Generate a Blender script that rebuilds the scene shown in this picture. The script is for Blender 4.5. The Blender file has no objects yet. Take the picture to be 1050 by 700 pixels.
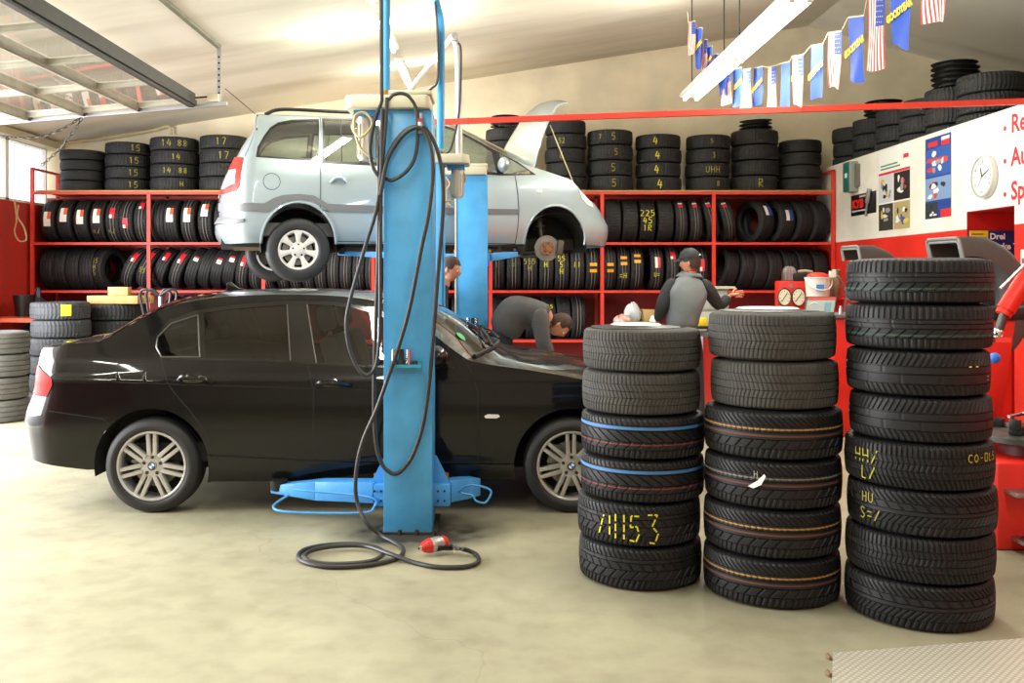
import bpy, bmesh, math, random
from mathutils import Vector, Matrix, Euler
from mathutils.geometry import delaunay_2d_cdt
random.seed(7)
SC = bpy.context.scene
COL = SC.collection
PI = math.pi
CX, CY, F, H = 505.0, 284.0, 950.0, 1.55      # vanishing point, focal length (px) and eye height of the photograph

def P(u, v, Y):
    return Vector(((u - CX) * Y / F, Y, H - (v - CY) * Y / F))
def PF(u, v, z=0.0):                            # point on a horizontal plane
    Y = (H - z) * F / (v - CY)
    return Vector(((u - CX) * Y / F, Y, z))

# ------------------------------------------------------------------ materials
def lin(c):
    c = c / 255.0
    return c / 12.92 if c <= 0.04045 else ((c + 0.055) / 1.055) ** 2.4
def rgb(r, g, b): return (lin(r), lin(g), lin(b), 1.0)
MATS = {}
def M(name, col=(128, 128, 128), rough=0.5, metal=0.0, var=0.0, vs=8.0, col2=None, bump=0.0, bs=60.0, coat=0.0, spec=0.5, emit=0.0, alpha=None):
    if name in MATS: return MATS[name]
    m = bpy.data.materials.new(name); m.use_nodes = True
    nt = m.node_tree; b = nt.nodes['Principled BSDF']
    c = rgb(*col)
    b.inputs['Base Color'].default_value = c
    b.inputs['Roughness'].default_value = rough
    b.inputs['Metallic'].default_value = metal
    b.inputs['Specular IOR Level'].default_value = spec
    if coat:
        b.inputs['Coat Weight'].default_value = coat; b.inputs['Coat Roughness'].default_value = 0.04
    if emit:
        b.inputs['Emission Color'].default_value = c; b.inputs['Emission Strength'].default_value = emit
    tc = None
    if var or col2 or bump:
        tc = nt.nodes.new('ShaderNodeTexCoord')
    if var or col2:
        n = nt.nodes.new('ShaderNodeTexNoise'); n.inputs['Scale'].default_value = vs; n.inputs['Detail'].default_value = 6
        nt.links.new(tc.outputs['Object'], n.inputs['Vector'])
        r = nt.nodes.new('ShaderNodeValToRGB')
        r.color_ramp.elements[0].position = 0.32; r.color_ramp.elements[1].position = 0.68
        k = 1 - var
        r.color_ramp.elements[0].color = rgb(*col2) if col2 else (c[0]*k, c[1]*k, c[2]*k, 1)
        r.color_ramp.elements[1].color = c
        nt.links.new(n.outputs['Fac'], r.inputs['Fac']); nt.links.new(r.outputs['Color'], b.inputs['Base Color'])
    if bump:
        n2 = nt.nodes.new('ShaderNodeTexNoise'); n2.inputs['Scale'].default_value = bs; n2.inputs['Detail'].default_value = 4
        nt.links.new(tc.outputs['Object'], n2.inputs['Vector'])
        bp = nt.nodes.new('ShaderNodeBump'); bp.inputs['Strength'].default_value = bump; bp.inputs['Distance'].default_value = 0.01
        nt.links.new(n2.outputs['Fac'], bp.inputs['Height']); nt.links.new(bp.outputs['Normal'], b.inputs['Normal'])
    MATS[name] = m
    return m
def glass(name, tint, strength=0.06, gl=(1, 1, 1, 1)):
    if name in MATS: return MATS[name]
    m = bpy.data.materials.new(name); m.use_nodes = True; nt = m.node_tree
    for n in list(nt.nodes): nt.nodes.remove(n)
    o = nt.nodes.new('ShaderNodeOutputMaterial'); mx = nt.nodes.new('ShaderNodeMixShader')
    t = nt.nodes.new('ShaderNodeBsdfTransparent'); t.inputs['Color'].default_value = (*tint, 1)
    g = nt.nodes.new('ShaderNodeBsdfGlossy'); g.inputs['Roughness'].default_value = 0.02; g.inputs['Color'].default_value = gl
    lw = nt.nodes.new('ShaderNodeLayerWeight'); lw.inputs['Blend'].default_value = 0.5
    pw = nt.nodes.new('ShaderNodeMath'); pw.operation = 'POWER'; pw.inputs[1].default_value = 4.0; nt.links.new(lw.outputs['Facing'], pw.inputs[0])
    f = nt.nodes.new('ShaderNodeMath'); f.operation = 'MULTIPLY_ADD'; f.inputs[1].default_value = 1 - strength; f.inputs[2].default_value = strength; nt.links.new(pw.outputs[0], f.inputs[0])
    nt.links.new(f.outputs[0], mx.inputs['Fac']); nt.links.new(t.outputs[0], mx.inputs[1]); nt.links.new(g.outputs[0], mx.inputs[2])
    nt.links.new(mx.outputs[0], o.inputs[0])
    MATS[name] = m
    return m

RUB = M('tyre_rubber', (40, 40, 41), 0.62, var=0.25, vs=14, bump=0.12, bs=180, spec=0.35)
RUBW = M('tyre_rubber_worn', (72, 71, 68), 0.72, var=0.25, vs=10, bump=0.12, bs=180, spec=0.3)
RUBN = M('tyre_rubber_new', (29, 29, 31), 0.55, var=0.2, vs=14, spec=0.35)
BLACK = M('black_plastic', (22, 22, 23), 0.45)
DARK = M('dark_void', (10, 10, 10), 0.8)
GREYP = M('grey_plastic', (70, 70, 70), 0.55)
BLUE = M('blue_lift_paint', (80, 168, 226), 0.38, var=0.22, vs=5, bump=0.05, bs=20)
CREAM = M('cream_machine_paint', (205, 203, 178), 0.5, var=0.1, vs=5)
STEEL = M('brushed_steel', (165, 166, 168), 0.35, 1.0)
ALLOY = M('alloy_silver', (196, 197, 198), 0.32, 0.85)
ALLOYW = M('alloy_pale', (216, 214, 206), 0.4, 0.35)
DKSTEEL = M('dark_steel', (70, 68, 64), 0.5, 0.7, var=0.3)
RED = M('red_paint', (222, 40, 28), 0.42, var=0.15, vs=6)
REDRACK = M('red_rack_paint', (226, 58, 40), 0.5, var=0.15, vs=10)
WHITE = M('white_paint', (238, 236, 226), 0.5)
YEL = M('yellow_chalk', (216, 206, 44), 0.9)
YELD = M('yellow_chalk_faded', (150, 142, 58), 0.9)
WOOD = M('pine_wood', (206, 160, 98), 0.6, col2=(184, 134, 76), vs=6)
SKIN = M('skin', (205, 140, 110), 0.55)
HOSE = M('hose_rubber', (44, 43, 41), 0.5)
CHROME = M('chrome', (225, 225, 225), 0.12, 1.0)

# ------------------------------------------------------------------ mesh building
def spline(pts, n=8, closed=False):
    pts = [Vector(p) for p in pts]; out = []
    N = len(pts)
    rng = range(N) if closed else range(N - 1)
    for i in rng:
        if closed:
            a, b, c, d = pts[i-1], pts[i], pts[(i+1) % N], pts[(i+2) % N]
        else:
            b, c = pts[i], pts[i+1]
            a = pts[i-1] if i > 0 else b + (b - c)
            d = pts[i+2] if i + 2 < N else c + (c - b)
        for k in range(n):
            t = k / n
            out.append(0.5 * ((2*b) + (c - a)*t + (2*a - 5*b + 4*c - d)*t*t + (3*b - a - 3*c + d)*t*t*t))
    if not closed: out.append(pts[-1])
    return out

class MB:
    def __init__(s): s.v = []; s.f = []; s.mi = []; s.n = None
    def add(s, vs, fs, mi=0, mtx=None):
        o = len(s.v)
        for p in vs:
            p = Vector(p); s.v.append(mtx @ p if mtx else p)
        for f in fs: s.f.append([i + o for i in f]); s.mi.append(mi)
        return s
    def box(s, c, d, mi=0, mtx=None, taper=1.0):
        x, y, z = d[0]/2, d[1]/2, d[2]/2; c = Vector(c)
        vs = [c + Vector((sx*x*(taper if sz > 0 else 1), sy*y*(taper if sz > 0 else 1), sz*z)) for sz in (-1, 1) for sy in (-1, 1) for sx in (-1, 1)]
        return s.add(vs, [(0,2,3,1),(4,5,7,6),(0,1,5,4),(2,6,7,3),(0,4,6,2),(1,3,7,5)], mi, mtx)
    def bb(s, x0, x1, y0, y1, z0, z1, mi=0, mtx=None):
        return s.box(((x0+x1)/2, (y0+y1)/2, (z0+z1)/2), (abs(x1-x0), abs(y1-y0), abs(z1-z0)), mi, mtx)
    def cyl(s, p0, p1, r0, r1=None, seg=20, cap=True, mi=0, mtx=None):
        p0, p1 = Vector(p0), Vector(p1); r1 = r0 if r1 is None else r1
        d = (p1 - p0).normalized(); a = d.orthogonal().normalized(); b = d.cross(a)
        vs = []
        for p, r in ((p0, r0), (p1, r1)):
            for i in range(seg):
                t = 2*PI*i/seg; vs.append(p + (a*math.cos(t) + b*math.sin(t))*r)
        fs = [(i, (i+1) % seg, seg + (i+1) % seg, seg + i) for i in range(seg)]
        if cap: fs += [tuple(range(seg))[::-1], tuple(range(seg, 2*seg))]
        return s.add(vs, fs, mi, mtx)
    def tube(s, pts, r, seg=8, closed=False, mi=0, cap=True):
        pts = [Vector(p) for p in pts]; N = len(pts)
        rr = r if callable(r) else (lambda t: r)
        vs = []; up = None
        for i, p in enumerate(pts):
            if closed: d = pts[(i+1) % N] - pts[i-1]
            else: d = pts[min(i+1, N-1)] - pts[max(i-1, 0)]
            d.normalize()
            if up is None: up = d.orthogonal().normalized()
            up = (up - d*up.dot(d))
            if up.length < 1e-6: up = d.orthogonal()
            up.normalize(); b = d.cross(up)
            for k in range(seg):
                t = 2*PI*k/seg; vs.append(p + (up*math.cos(t) + b*math.sin(t))*rr(i/(N-1)))
        fs = []
        for i in range(N if closed else N-1):
            j = (i+1) % N
            for k in range(seg): fs.append((i*seg+k, i*seg+(k+1) % seg, j*seg+(k+1) % seg, j*seg+k))
        if cap and not closed: fs += [tuple(range(seg))[::-1], tuple(range((N-1)*seg, N*seg))]
        return s.add(vs, fs, mi)
    def lathe(s, prof, seg=32, mtx=None, mi=0, closed=False, a0=0.0, a1=2*PI):
        vs = []; full = abs(a1 - a0 - 2*PI) < 1e-6; ns = seg if full else seg + 1; np_ = len(prof)
        for i in range(ns):
            t = a0 + (a1-a0)*i/seg; c, q = math.cos(t), math.sin(t)
            for r, z in prof: vs.append((r*c, r*q, z))
        fs = []
        for i in range(seg):
            j = (i+1) % ns
            for k in range(np_ if closed else np_-1):
                l = (k+1) % np_
                fs.append((i*np_+k, j*np_+k, j*np_+l, i*np_+l))
        return s.add(vs, fs, mi, mtx)
    def prism(s, poly, h0, h1, mtx=None, mi=0):
        n = len(poly)
        vs = [(x, y, h0) for x, y in poly] + [(x, y, h1) for x, y in poly]
        fs = [tuple(range(n))[::-1], tuple(range(n, 2*n))] + [(i, (i+1) % n, n+(i+1) % n, n+i) for i in range(n)]
        return s.add(vs, fs, mi, mtx)
    def sphere(s, c, r, seg=16, rings=10, sc=(1, 1, 1), mi=0, mtx=None):
        vs = []; fs = []
        c = Vector(c)
        for i in range(rings+1):
            ph = PI*i/rings
            for k in range(seg):
                t = 2*PI*k/seg
                vs.append(c + Vector((r*sc[0]*math.sin(ph)*math.cos(t), r*sc[1]*math.sin(ph)*math.sin(t), r*sc[2]*math.cos(ph))))
        for i in range(rings):
            for k in range(seg): fs.append((i*seg+k, (i+1)*seg+k, (i+1)*seg+(k+1) % seg, i*seg+(k+1) % seg))
        return s.add(vs, fs, mi, mtx)
    def mesh(s, name, mats, smooth=35, bevel=0.0, fixn=True, weld=False):
        me = bpy.data.meshes.new(name)
        me.from_pydata([tuple(p) for p in s.v], [], s.f)
        mats = mats if isinstance(mats, (list, tuple)) else [mats]
        for m in mats: me.materials.append(m)
        if any(s.mi): me.polygons.foreach_set('material_index', s.mi)
        if bevel or weld or fixn:
            bm = bmesh.new(); bm.from_mesh(me)
            if weld: bmesh.ops.remove_doubles(bm, verts=bm.verts, dist=1e-5)
            if fixn: bmesh.ops.recalc_face_normals(bm, faces=bm.faces)
            if bevel:
                es = [e for e in bm.edges if len(e.link_faces) == 2 and e.calc_face_angle(0) > 0.6]
                bmesh.ops.bevel(bm, geom=es, offset=bevel, segments=2, profile=0.5, affect='EDGES', clamp_overlap=True)
            bm.to_mesh(me); bm.free()
        if smooth:
            me.polygons.foreach_set('use_smooth', [True]*len(me.polygons))
            if smooth < 180: me.set_sharp_from_angle(angle=math.radians(smooth))
        if s.n is not None:
            me.normals_split_custom_set_from_vertices([tuple(n) for n in s.n])
        me.update()
        return me
    def build(s, name, mats, parent=None, smooth=35, bevel=0.0, fixn=True, weld=False):
        return link(name, s.mesh(name, mats, smooth, bevel, fixn, weld), parent)

def link(name, data, parent=None):
    o = bpy.data.objects.new(name, data); COL.objects.link(o)
    if parent: o.parent = parent
    return o
def tag(o, label=None, cat=None, group=None, kind=None):
    if label: o['label'] = label
    if cat: o['category'] = cat
    if group: o['group'] = group
    if kind: o['kind'] = kind
    return o
def thing(name, label, cat, loc=(0, 0, 0), rotz=0.0, group=None):
    o = link(name, None); o.location = loc; o.rotation_euler = (0, 0, rotz); o.empty_display_size = 0.1
    return tag(o, label, cat, group)
def struct(name, mb, mats, **k):
    o = mb.build(name, mats, **k); o['kind'] = 'structure'; return o

def text_mesh(txt, size, extrude=0.0, bold=0.0, shear=0.0, align='LEFT'):
    cu = bpy.data.curves.new('txt', 'FONT'); cu.body = txt; cu.size = size; cu.extrude = extrude; cu.offset = bold; cu.shear = shear
    cu.align_x = align; cu.resolution_u = 3
    o = bpy.data.objects.new('txt', cu); COL.objects.link(o)
    dg = bpy.context.evaluated_depsgraph_get()
    me = bpy.data.meshes.new_from_object(o.evaluated_get(dg))
    bpy.data.objects.remove(o); bpy.data.curves.remove(cu)
    return me
def text(name, txt, size, mat, parent, mtx, **k):
    me = text_mesh(txt, size, **k); me.materials.clear(); me.materials.append(mat); me.transform(mtx)
    return link(name, me, parent)

ORD = ['first', 'second', 'third', 'fourth', 'fifth', 'sixth', 'seventh', 'eighth', 'ninth', 'tenth', 'eleventh', 'twelfth', 'thirteenth', 'fourteenth', 'fifteenth', 'sixteenth', 'seventeenth', 'eighteenth', 'nineteenth', 'twentieth']

# ------------------------------------------------------------------ camera and view
cam = bpy.data.cameras.new('camera'); co = bpy.data.objects.new('camera', cam); COL.objects.link(co)
co.location = (0, 0, H); co.rotation_euler = (PI/2, 0, 0)
cam.sensor_width = 36; cam.lens = 36*F/1050
cam.shift_x = (525 - CX)/1050; cam.shift_y = -(350 - CY)/1050
cam.clip_start = 0.05; cam.clip_end = 200
SC.camera = co
SC.view_settings.view_transform = 'Standard'
SC.view_settings.look = 'None'
SC.view_settings.exposure = -0.12
# ------------------------------------------------------------------ room
def floor_mat():
    m = bpy.data.materials.new('concrete_floor'); m.use_nodes = True; nt = m.node_tree; b = nt.nodes['Principled BSDF']
    tc = nt.nodes.new('ShaderNodeTexCoord')
    n1 = nt.nodes.new('ShaderNodeTexNoise'); n1.inputs['Scale'].default_value = 0.7; n1.inputs['Detail'].default_value = 8; n1.inputs['Roughness'].default_value = 0.62
    n2 = nt.nodes.new('ShaderNodeTexNoise'); n2.inputs['Scale'].default_value = 6; n2.inputs['Detail'].default_value = 8
    r1 = nt.nodes.new('ShaderNodeValToRGB'); r2 = nt.nodes.new('ShaderNodeValToRGB')
    for n in (n1, n2): nt.links.new(tc.outputs['Object'], n.inputs['Vector'])
    e = r1.color_ramp.elements
    e[0].position = 0.30; e[0].color = rgb(138, 133, 111); e[1].position = 0.62; e[1].color = rgb(167, 163, 137)
    e = r2.color_ramp.elements
    e[0].position = 0.28; e[0].color = (0.72, 0.71, 0.68, 1); e[1].position = 0.55; e[1].color = (1, 1, 1, 1)
    mx = nt.nodes.new('ShaderNodeMixRGB'); mx.blend_type = 'MULTIPLY'; mx.inputs[0].default_value = 0.6
    nt.links.new(n1.outputs['Fac'], r1.inputs[0]); nt.links.new(n2.outputs['Fac'], r2.inputs[0])
    nt.links.new(r1.outputs[0], mx.inputs[1]); nt.links.new(r2.outputs[0], mx.inputs[2])
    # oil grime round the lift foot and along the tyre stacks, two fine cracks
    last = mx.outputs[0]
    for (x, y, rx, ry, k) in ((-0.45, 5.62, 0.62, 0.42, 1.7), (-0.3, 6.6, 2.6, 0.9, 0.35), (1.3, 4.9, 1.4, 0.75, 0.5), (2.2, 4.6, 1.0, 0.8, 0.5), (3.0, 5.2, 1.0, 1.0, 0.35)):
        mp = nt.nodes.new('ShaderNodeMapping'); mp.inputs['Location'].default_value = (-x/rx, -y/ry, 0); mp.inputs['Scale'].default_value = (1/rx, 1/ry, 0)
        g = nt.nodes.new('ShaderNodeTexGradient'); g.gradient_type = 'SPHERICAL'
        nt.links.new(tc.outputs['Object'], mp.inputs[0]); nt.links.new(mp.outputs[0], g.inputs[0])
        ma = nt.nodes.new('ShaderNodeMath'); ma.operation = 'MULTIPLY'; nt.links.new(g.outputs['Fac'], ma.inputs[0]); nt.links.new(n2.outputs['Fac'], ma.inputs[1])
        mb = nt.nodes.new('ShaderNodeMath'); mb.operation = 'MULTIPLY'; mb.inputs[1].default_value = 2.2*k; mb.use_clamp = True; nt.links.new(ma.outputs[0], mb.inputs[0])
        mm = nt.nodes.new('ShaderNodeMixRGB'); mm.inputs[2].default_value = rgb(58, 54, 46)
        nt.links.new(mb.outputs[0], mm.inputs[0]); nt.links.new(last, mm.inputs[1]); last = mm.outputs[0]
    vo = nt.nodes.new('ShaderNodeTexVoronoi'); vo.feature = 'DISTANCE_TO_EDGE'; vo.inputs['Scale'].default_value = 0.33
    nw = nt.nodes.new('ShaderNodeTexNoise'); nw.inputs['Scale'].default_value = 2.2; nt.links.new(tc.outputs['Object'], nw.inputs['Vector'])
    av = nt.nodes.new('ShaderNodeMixRGB'); av.inputs[0].default_value = 0.35; nt.links.new(tc.outputs['Object'], av.inputs[1]); nt.links.new(nw.outputs['Color'], av.inputs[2]); nt.links.new(av.outputs[0], vo.inputs['Vector'])
    cr = nt.nodes.new('ShaderNodeMath'); cr.operation = 'LESS_THAN'; cr.inputs[1].default_value = 0.0012; nt.links.new(vo.outputs['Distance'], cr.inputs[0])
    cf = nt.nodes.new('ShaderNodeMath'); cf.operation = 'MULTIPLY'; cf.inputs[1].default_value = 0.13; nt.links.new(cr.outputs[0], cf.inputs[0])
    cm = nt.nodes.new('ShaderNodeMixRGB'); cm.inputs[2].default_value = rgb(90, 82, 66); nt.links.new(cf.outputs[0], cm.inputs[0]); nt.links.new(last, cm.inputs[1])
    nt.links.new(cm.outputs[0], b.inputs['Base Color'])
    b.inputs['Roughness'].default_value = 0.5; b.inputs['Specular IOR Level'].default_value = 0.3
    bp = nt.nodes.new('ShaderNodeBump'); bp.inputs['Strength'].default_value = 0.08; bp.inputs['Distance'].default_value = 0.02
    nt.links.new(n2.outputs['Fac'], bp.inputs['Height']); nt.links.new(bp.outputs[0], b.inputs['Normal'])
    return m
def two_tone(name, z, low, high, soft=0.004, low2=None):
    m = bpy.data.materials.new(name); m.use_nodes = True; nt = m.node_tree; b = nt.nodes['Principled BSDF']
    g = nt.nodes.new('ShaderNodeNewGeometry'); sx = nt.nodes.new('ShaderNodeSeparateXYZ'); nt.links.new(g.outputs['Position'], sx.inputs[0])
    mr = nt.nodes.new('ShaderNodeMapRange'); mr.inputs[1].default_value = z - soft; mr.inputs[2].default_value = z + soft; nt.links.new(sx.outputs['Z'], mr.inputs[0])
    n = nt.nodes.new('ShaderNodeTexNoise'); n.inputs['Scale'].default_value = 1.6; n.inputs['Detail'].default_value = 7; nt.links.new(g.outputs['Position'], n.inputs['Vector'])
    ra = nt.nodes.new('ShaderNodeValToRGB'); rb = nt.nodes.new('ShaderNodeValToRGB')
    for r, c, c2 in ((ra, low, low2), (rb, high, None)):
        r.color_ramp.elements[0].position = 0.38; r.color_ramp.elements[1].position = 0.62
        r.color_ramp.elements[1].color = rgb(*c); r.color_ramp.elements[0].color = rgb(*(c2 or [int(q*0.93) for q in c]))
        nt.links.new(n.outputs['Fac'], r.inputs[0])
    mx = nt.nodes.new('ShaderNodeMixRGB'); nt.links.new(mr.outputs[0], mx.inputs[0]); nt.links.new(ra.outputs[0], mx.inputs[1]); nt.links.new(rb.outputs[0], mx.inputs[2])
    nt.links.new(mx.outputs[0], b.inputs['Base Color']); b.inputs['Roughness'].default_value = 0.55
    return m
def ceiling_mat():
    m = bpy.data.materials.new('painted_ceiling'); m.use_nodes = True; nt = m.node_tree; b = nt.nodes['Principled BSDF']
    g = nt.nodes.new('ShaderNodeNewGeometry')
    mp = nt.nodes.new('ShaderNodeMapping'); mp.inputs['Scale'].default_value = (0.22, 1.3, 0.3); nt.links.new(g.outputs['Position'], mp.inputs[0])
    n = nt.nodes.new('ShaderNodeTexNoise'); n.inputs['Scale'].default_value = 1.0; n.inputs['Detail'].default_value = 5; nt.links.new(mp.outputs[0], n.inputs['Vector'])
    r = nt.nodes.new('ShaderNodeValToRGB'); e = r.color_ramp.elements
    e[0].position = 0.30; e[0].color = rgb(198, 190, 170); e[1].position = 0.52; e[1].color = rgb(226, 220, 204)
    nt.links.new(n.outputs['Fac'], r.inputs[0]); nt.links.new(r.outputs[0], b.inputs['Base Color']); b.inputs['Roughness'].default_value = 0.7
    return m

XL, XR, YB, YN = -6.5, 4.8, 13.75, -4.5
RX, RZ = 4.67, 5.27                                    # ridge
def ceil_z(x): return RZ - 0.157*(RX - x) if x < RX else RZ - 0.26*(x - RX)
struct('floor', MB().bb(XL-0.2, 9.2, YN, YB+0.2, -0.2, 0), floor_mat())
mb = MB()
mb.add([(XL-0.25, YN, ceil_z(XL-0.25)), (RX, YN, RZ), (9.2, YN, ceil_z(9.2)), (XL-0.25, YB+0.2, ceil_z(XL-0.25)), (RX, YB+0.2, RZ), (9.2, YB+0.2, ceil_z(9.2)),
        (XL-0.25, YN, 5.7), (RX, YN, 5.7), (9.2, YN, 5.7), (XL-0.25, YB+0.2, 5.7), (RX, YB+0.2, 5.7), (9.2, YB+0.2, 5.7)],
       [(0, 3, 4, 1), (1, 4, 5, 2), (6, 7, 10, 9), (7, 8, 11, 10), (0, 1, 7, 6), (1, 2, 8, 7), (3, 9, 10, 4), (4, 10, 11, 5), (0, 6, 9, 3), (2, 5, 11, 8)])
struct('ceiling', mb, ceiling_mat(), smooth=0)
mb = MB(); mtx = Matrix.Translation((0, YB, 0)) @ Matrix.Rotation(PI/2, 4, 'X')
mb.prism([(XL-0.2, 0), (9.2, 0), (9.2, ceil_z(9.2)), (RX, RZ), (XL-0.2, ceil_z(XL-0.2))], -0.2, 0, mtx)
struct('wall_back', mb, two_tone('back_wall_paint', 2.72, (150, 32, 28), (246, 234, 202), low2=(128, 40, 38)), smooth=0)
# left wall: red below, long window band above, sectional-door opening nearer the camera
LW = two_tone('left_wall_paint', 2.58, (190, 46, 34), (236, 232, 218), low2=(170, 48, 38))
mb = MB().bb(XL-0.2, XL, 10.1, YB, 0, 2.58).bb(XL-0.2, XL, 10.1, 10.3, 2.58, 3.6).bb(XL-0.2, XL, YN, 3.4, 0, 3.6).bb(XL-0.2, XL, 3.4, 10.1, 3.3, 3.6)
struct('wall_left', mb, LW, smooth=0)
PANE = glass('clear_pane', (0.95, 0.97, 1.0))
for i, (y0, y1) in enumerate(((10.3, 11.4), (11.4, 12.48), (12.48, 13.6))):
    mb = MB().bb(XL-0.12, XL-0.04, y0, y0+0.05, 2.58, 3.45).bb(XL-0.12, XL-0.04, y1-0.03, y1, 2.58, 3.45).bb(XL-0.12, XL-0.04, y0, y1, 2.58, 2.62).bb(XL-0.12, XL-0.04, y0, y1, 3.41, 3.45)
    o = struct('window_%d' % (i+1), mb, WHITE)
    pn = MB().bb(XL-0.085, XL-0.075, y0+0.05, y1-0.03, 2.62, 3.41).build('pane', PANE, o)
struct('trim_1', MB().bb(XL-0.2, XL+0.16, 3.2, YB, 3.42, 3.52), M('beam_paint', (196, 184, 150), 0.6, var=0.1), smooth=0)
# right partition wall of the office, with the red doorway recess
RW = two_tone('right_wall_paint', 2.035, (226, 44, 28), (244, 242, 230))
mb = MB().bb(XR, XR+0.03, 9.38, YB, 0, 3.12).bb(XR, XR+0.03, YN, 8.52, 0, 3.12).bb(XR, XR+0.03, 8.52, 9.38, 2.21, 3.12)
struct('wall_right', mb, RW, smooth=0)
REDW = M('red_recess_paint', (196, 30, 22), 0.5, var=0.1)
mb = MB().bb(XR+0.002, XR+0.75, 9.37, 9.45, 0, 2.3).bb(XR+0.03, XR+0.75, 8.45, 8.52, 0, 2.3).bb(XR+0.7, XR+0.76, 8.45, 9.45, 0, 2.3).bb(XR+0.03, XR+0.75, 8.45, 9.45, 2.2, 2.3)
struct('door_1', mb, REDW, smooth=0)
struct('trim_2', MB().bb(XR+0.035, 9.2, YN, YB, 2.92, 3.02), M('office_roof', (120, 112, 98), 0.8), smooth=0)
struct('wall_outer', MB().bb(9.2, 9.4, YN, YB, 0, 4.2), M('outer_wall', (190, 176, 140), 0.7), smooth=0)
struct('wall_front', MB().bb(XL-0.2, 9.2, YN-0.2, YN, 0, 5.4), M('front_wall', (196, 188, 170), 0.7), smooth=0)
# unseen pale yard outside the open sectional door, added to bounce light in
struct('ground', MB().bb(-40, XL-0.2, -20, 34, -0.25, -0.02), M('yard_bounce', (215, 213, 208), 0.9), smooth=0)

# overhead red rail
a, b = P(440, 125.5, 8.75), P(1062, 103.6, 8.05)
mb = MB(); d = (b-a).normalized(); mid = (a+b)/2
mb.box((0, 0, 0), ((b-a).length, 0.045, 0.05), 0, Matrix.Translation(mid) @ d.to_track_quat('X', 'Z').to_matrix().to_4x4())
for k in range(6):
    p = a.lerp(b, 0.07 + k*0.17); mb.box(p, (0.012, 0.05, 0.056))
o = mb.build('overhead_rail', M('rail_red', (226, 62, 44), 0.45, var=0.1)); tag(o, 'long red steel rail running overhead from the lift to the right wall', 'rail')

# tread-plate ramp mat, bottom right
def tread_mat():
    m = bpy.data.materials.new('tread_plate'); m.use_nodes = True; nt = m.node_tree; b = nt.nodes['Principled BSDF']
    b.inputs['Base Color'].default_value = rgb(168, 165, 148); b.inputs['Metallic'].default_value = 0.25; b.inputs['Roughness'].default_value = 0.5
    tc = nt.nodes.new('ShaderNodeTexCoord'); ws = []
    for ang in (0.785, -0.785):
        mp = nt.nodes.new('ShaderNodeMapping'); mp.inputs['Rotation'].default_value = (0, 0, ang)
        w = nt.nodes.new('ShaderNodeTexWave'); w.inputs['Scale'].default_value = 14; w.wave_profile = 'SIN'
        nt.links.new(tc.outputs['Object'], mp.inputs[0]); nt.links.new(mp.outputs[0], w.inputs[0]); ws.append(w)
    mu = nt.nodes.new('ShaderNodeMath'); mu.operation = 'MULTIPLY'; nt.links.new(ws[0].outputs['Fac'], mu.inputs[0]); nt.links.new(ws[1].outputs['Fac'], mu.inputs[1])
    bp = nt.nodes.new('ShaderNodeBump'); bp.inputs['Strength'].default_value = 0.5; bp.inputs['Distance'].default_value = 0.004
    nt.links.new(mu.outputs[0], bp.inputs['Height']); nt.links.new(bp.outputs[0], b.inputs['Normal'])
    r = nt.nodes.new('ShaderNodeValToRGB'); r.color_ramp.elements[0].color = rgb(176, 173, 158); r.color_ramp.elements[1].color = rgb(212, 209, 194); r.color_ramp.elements[1].position = 0.5
    nt.links.new(mu.outputs[0], r.inputs[0]); nt.links.new(r.outputs[0], b.inputs['Base Color'])
    return m
p1, p2, p3, p4 = PF(854, 669, 0.012), PF(1062, 653, 0.012), PF(1062, 800, 0.012), PF(850, 800, 0.012)
mb = MB().add([p1, p2, p3, p4] + [Vector((p.x, p.y, 0.0005)) for p in (p1, p2, p3, p4)], [(0, 1, 2, 3), (7, 6, 5, 4), (0, 4, 5, 1), (1, 5, 6, 2), (2, 6, 7, 3), (3, 7, 4, 0)])
o = mb.build('tread_plate', tread_mat(), smooth=0); tag(o, 'flat pale chequered tread plate lying on the floor in front of tallest tyre stack', 'metal plate')
for v in (672, 689):
    q = PF(853, v, 0.014)
    MB().cyl(q + Vector((-.012, -0.02, -.004)), q + Vector((-.012, 0.02, -.004)), 0.008, seg=10).build('hinge', M('rusty_hinge', (120, 92, 66), .7), o)

# ------------------------------------------------------------------ light
W = bpy.data.worlds.new('world'); SC.world = W; W.use_nodes = True
nt = W.node_tree; bg = nt.nodes['Background']
bg.inputs['Color'].default_value = (0.93, 0.96, 1.0, 1); bg.inputs['Strength'].default_value = 3.5
def area(name, loc, target, sx, sy, power, col=(1, 1, 1)):
    l = bpy.data.lights.new(name, 'AREA'); l.shape = 'RECTANGLE'; l.size = sx; l.size_y = sy; l.energy = power; l.color = col
    o = bpy.data.objects.new(name, l); COL.objects.link(o); o.location = loc
    o.rotation_euler = (Vector(target) - Vector(loc)).to_track_quat('-Z', 'Y').to_euler(); return o
area('daylight_door', (XL-0.5, 7.0, 1.9), (0, 6.6, 0.2), 6.0, 3.0, 1550, (0.97, 0.97, 1.0))

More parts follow.
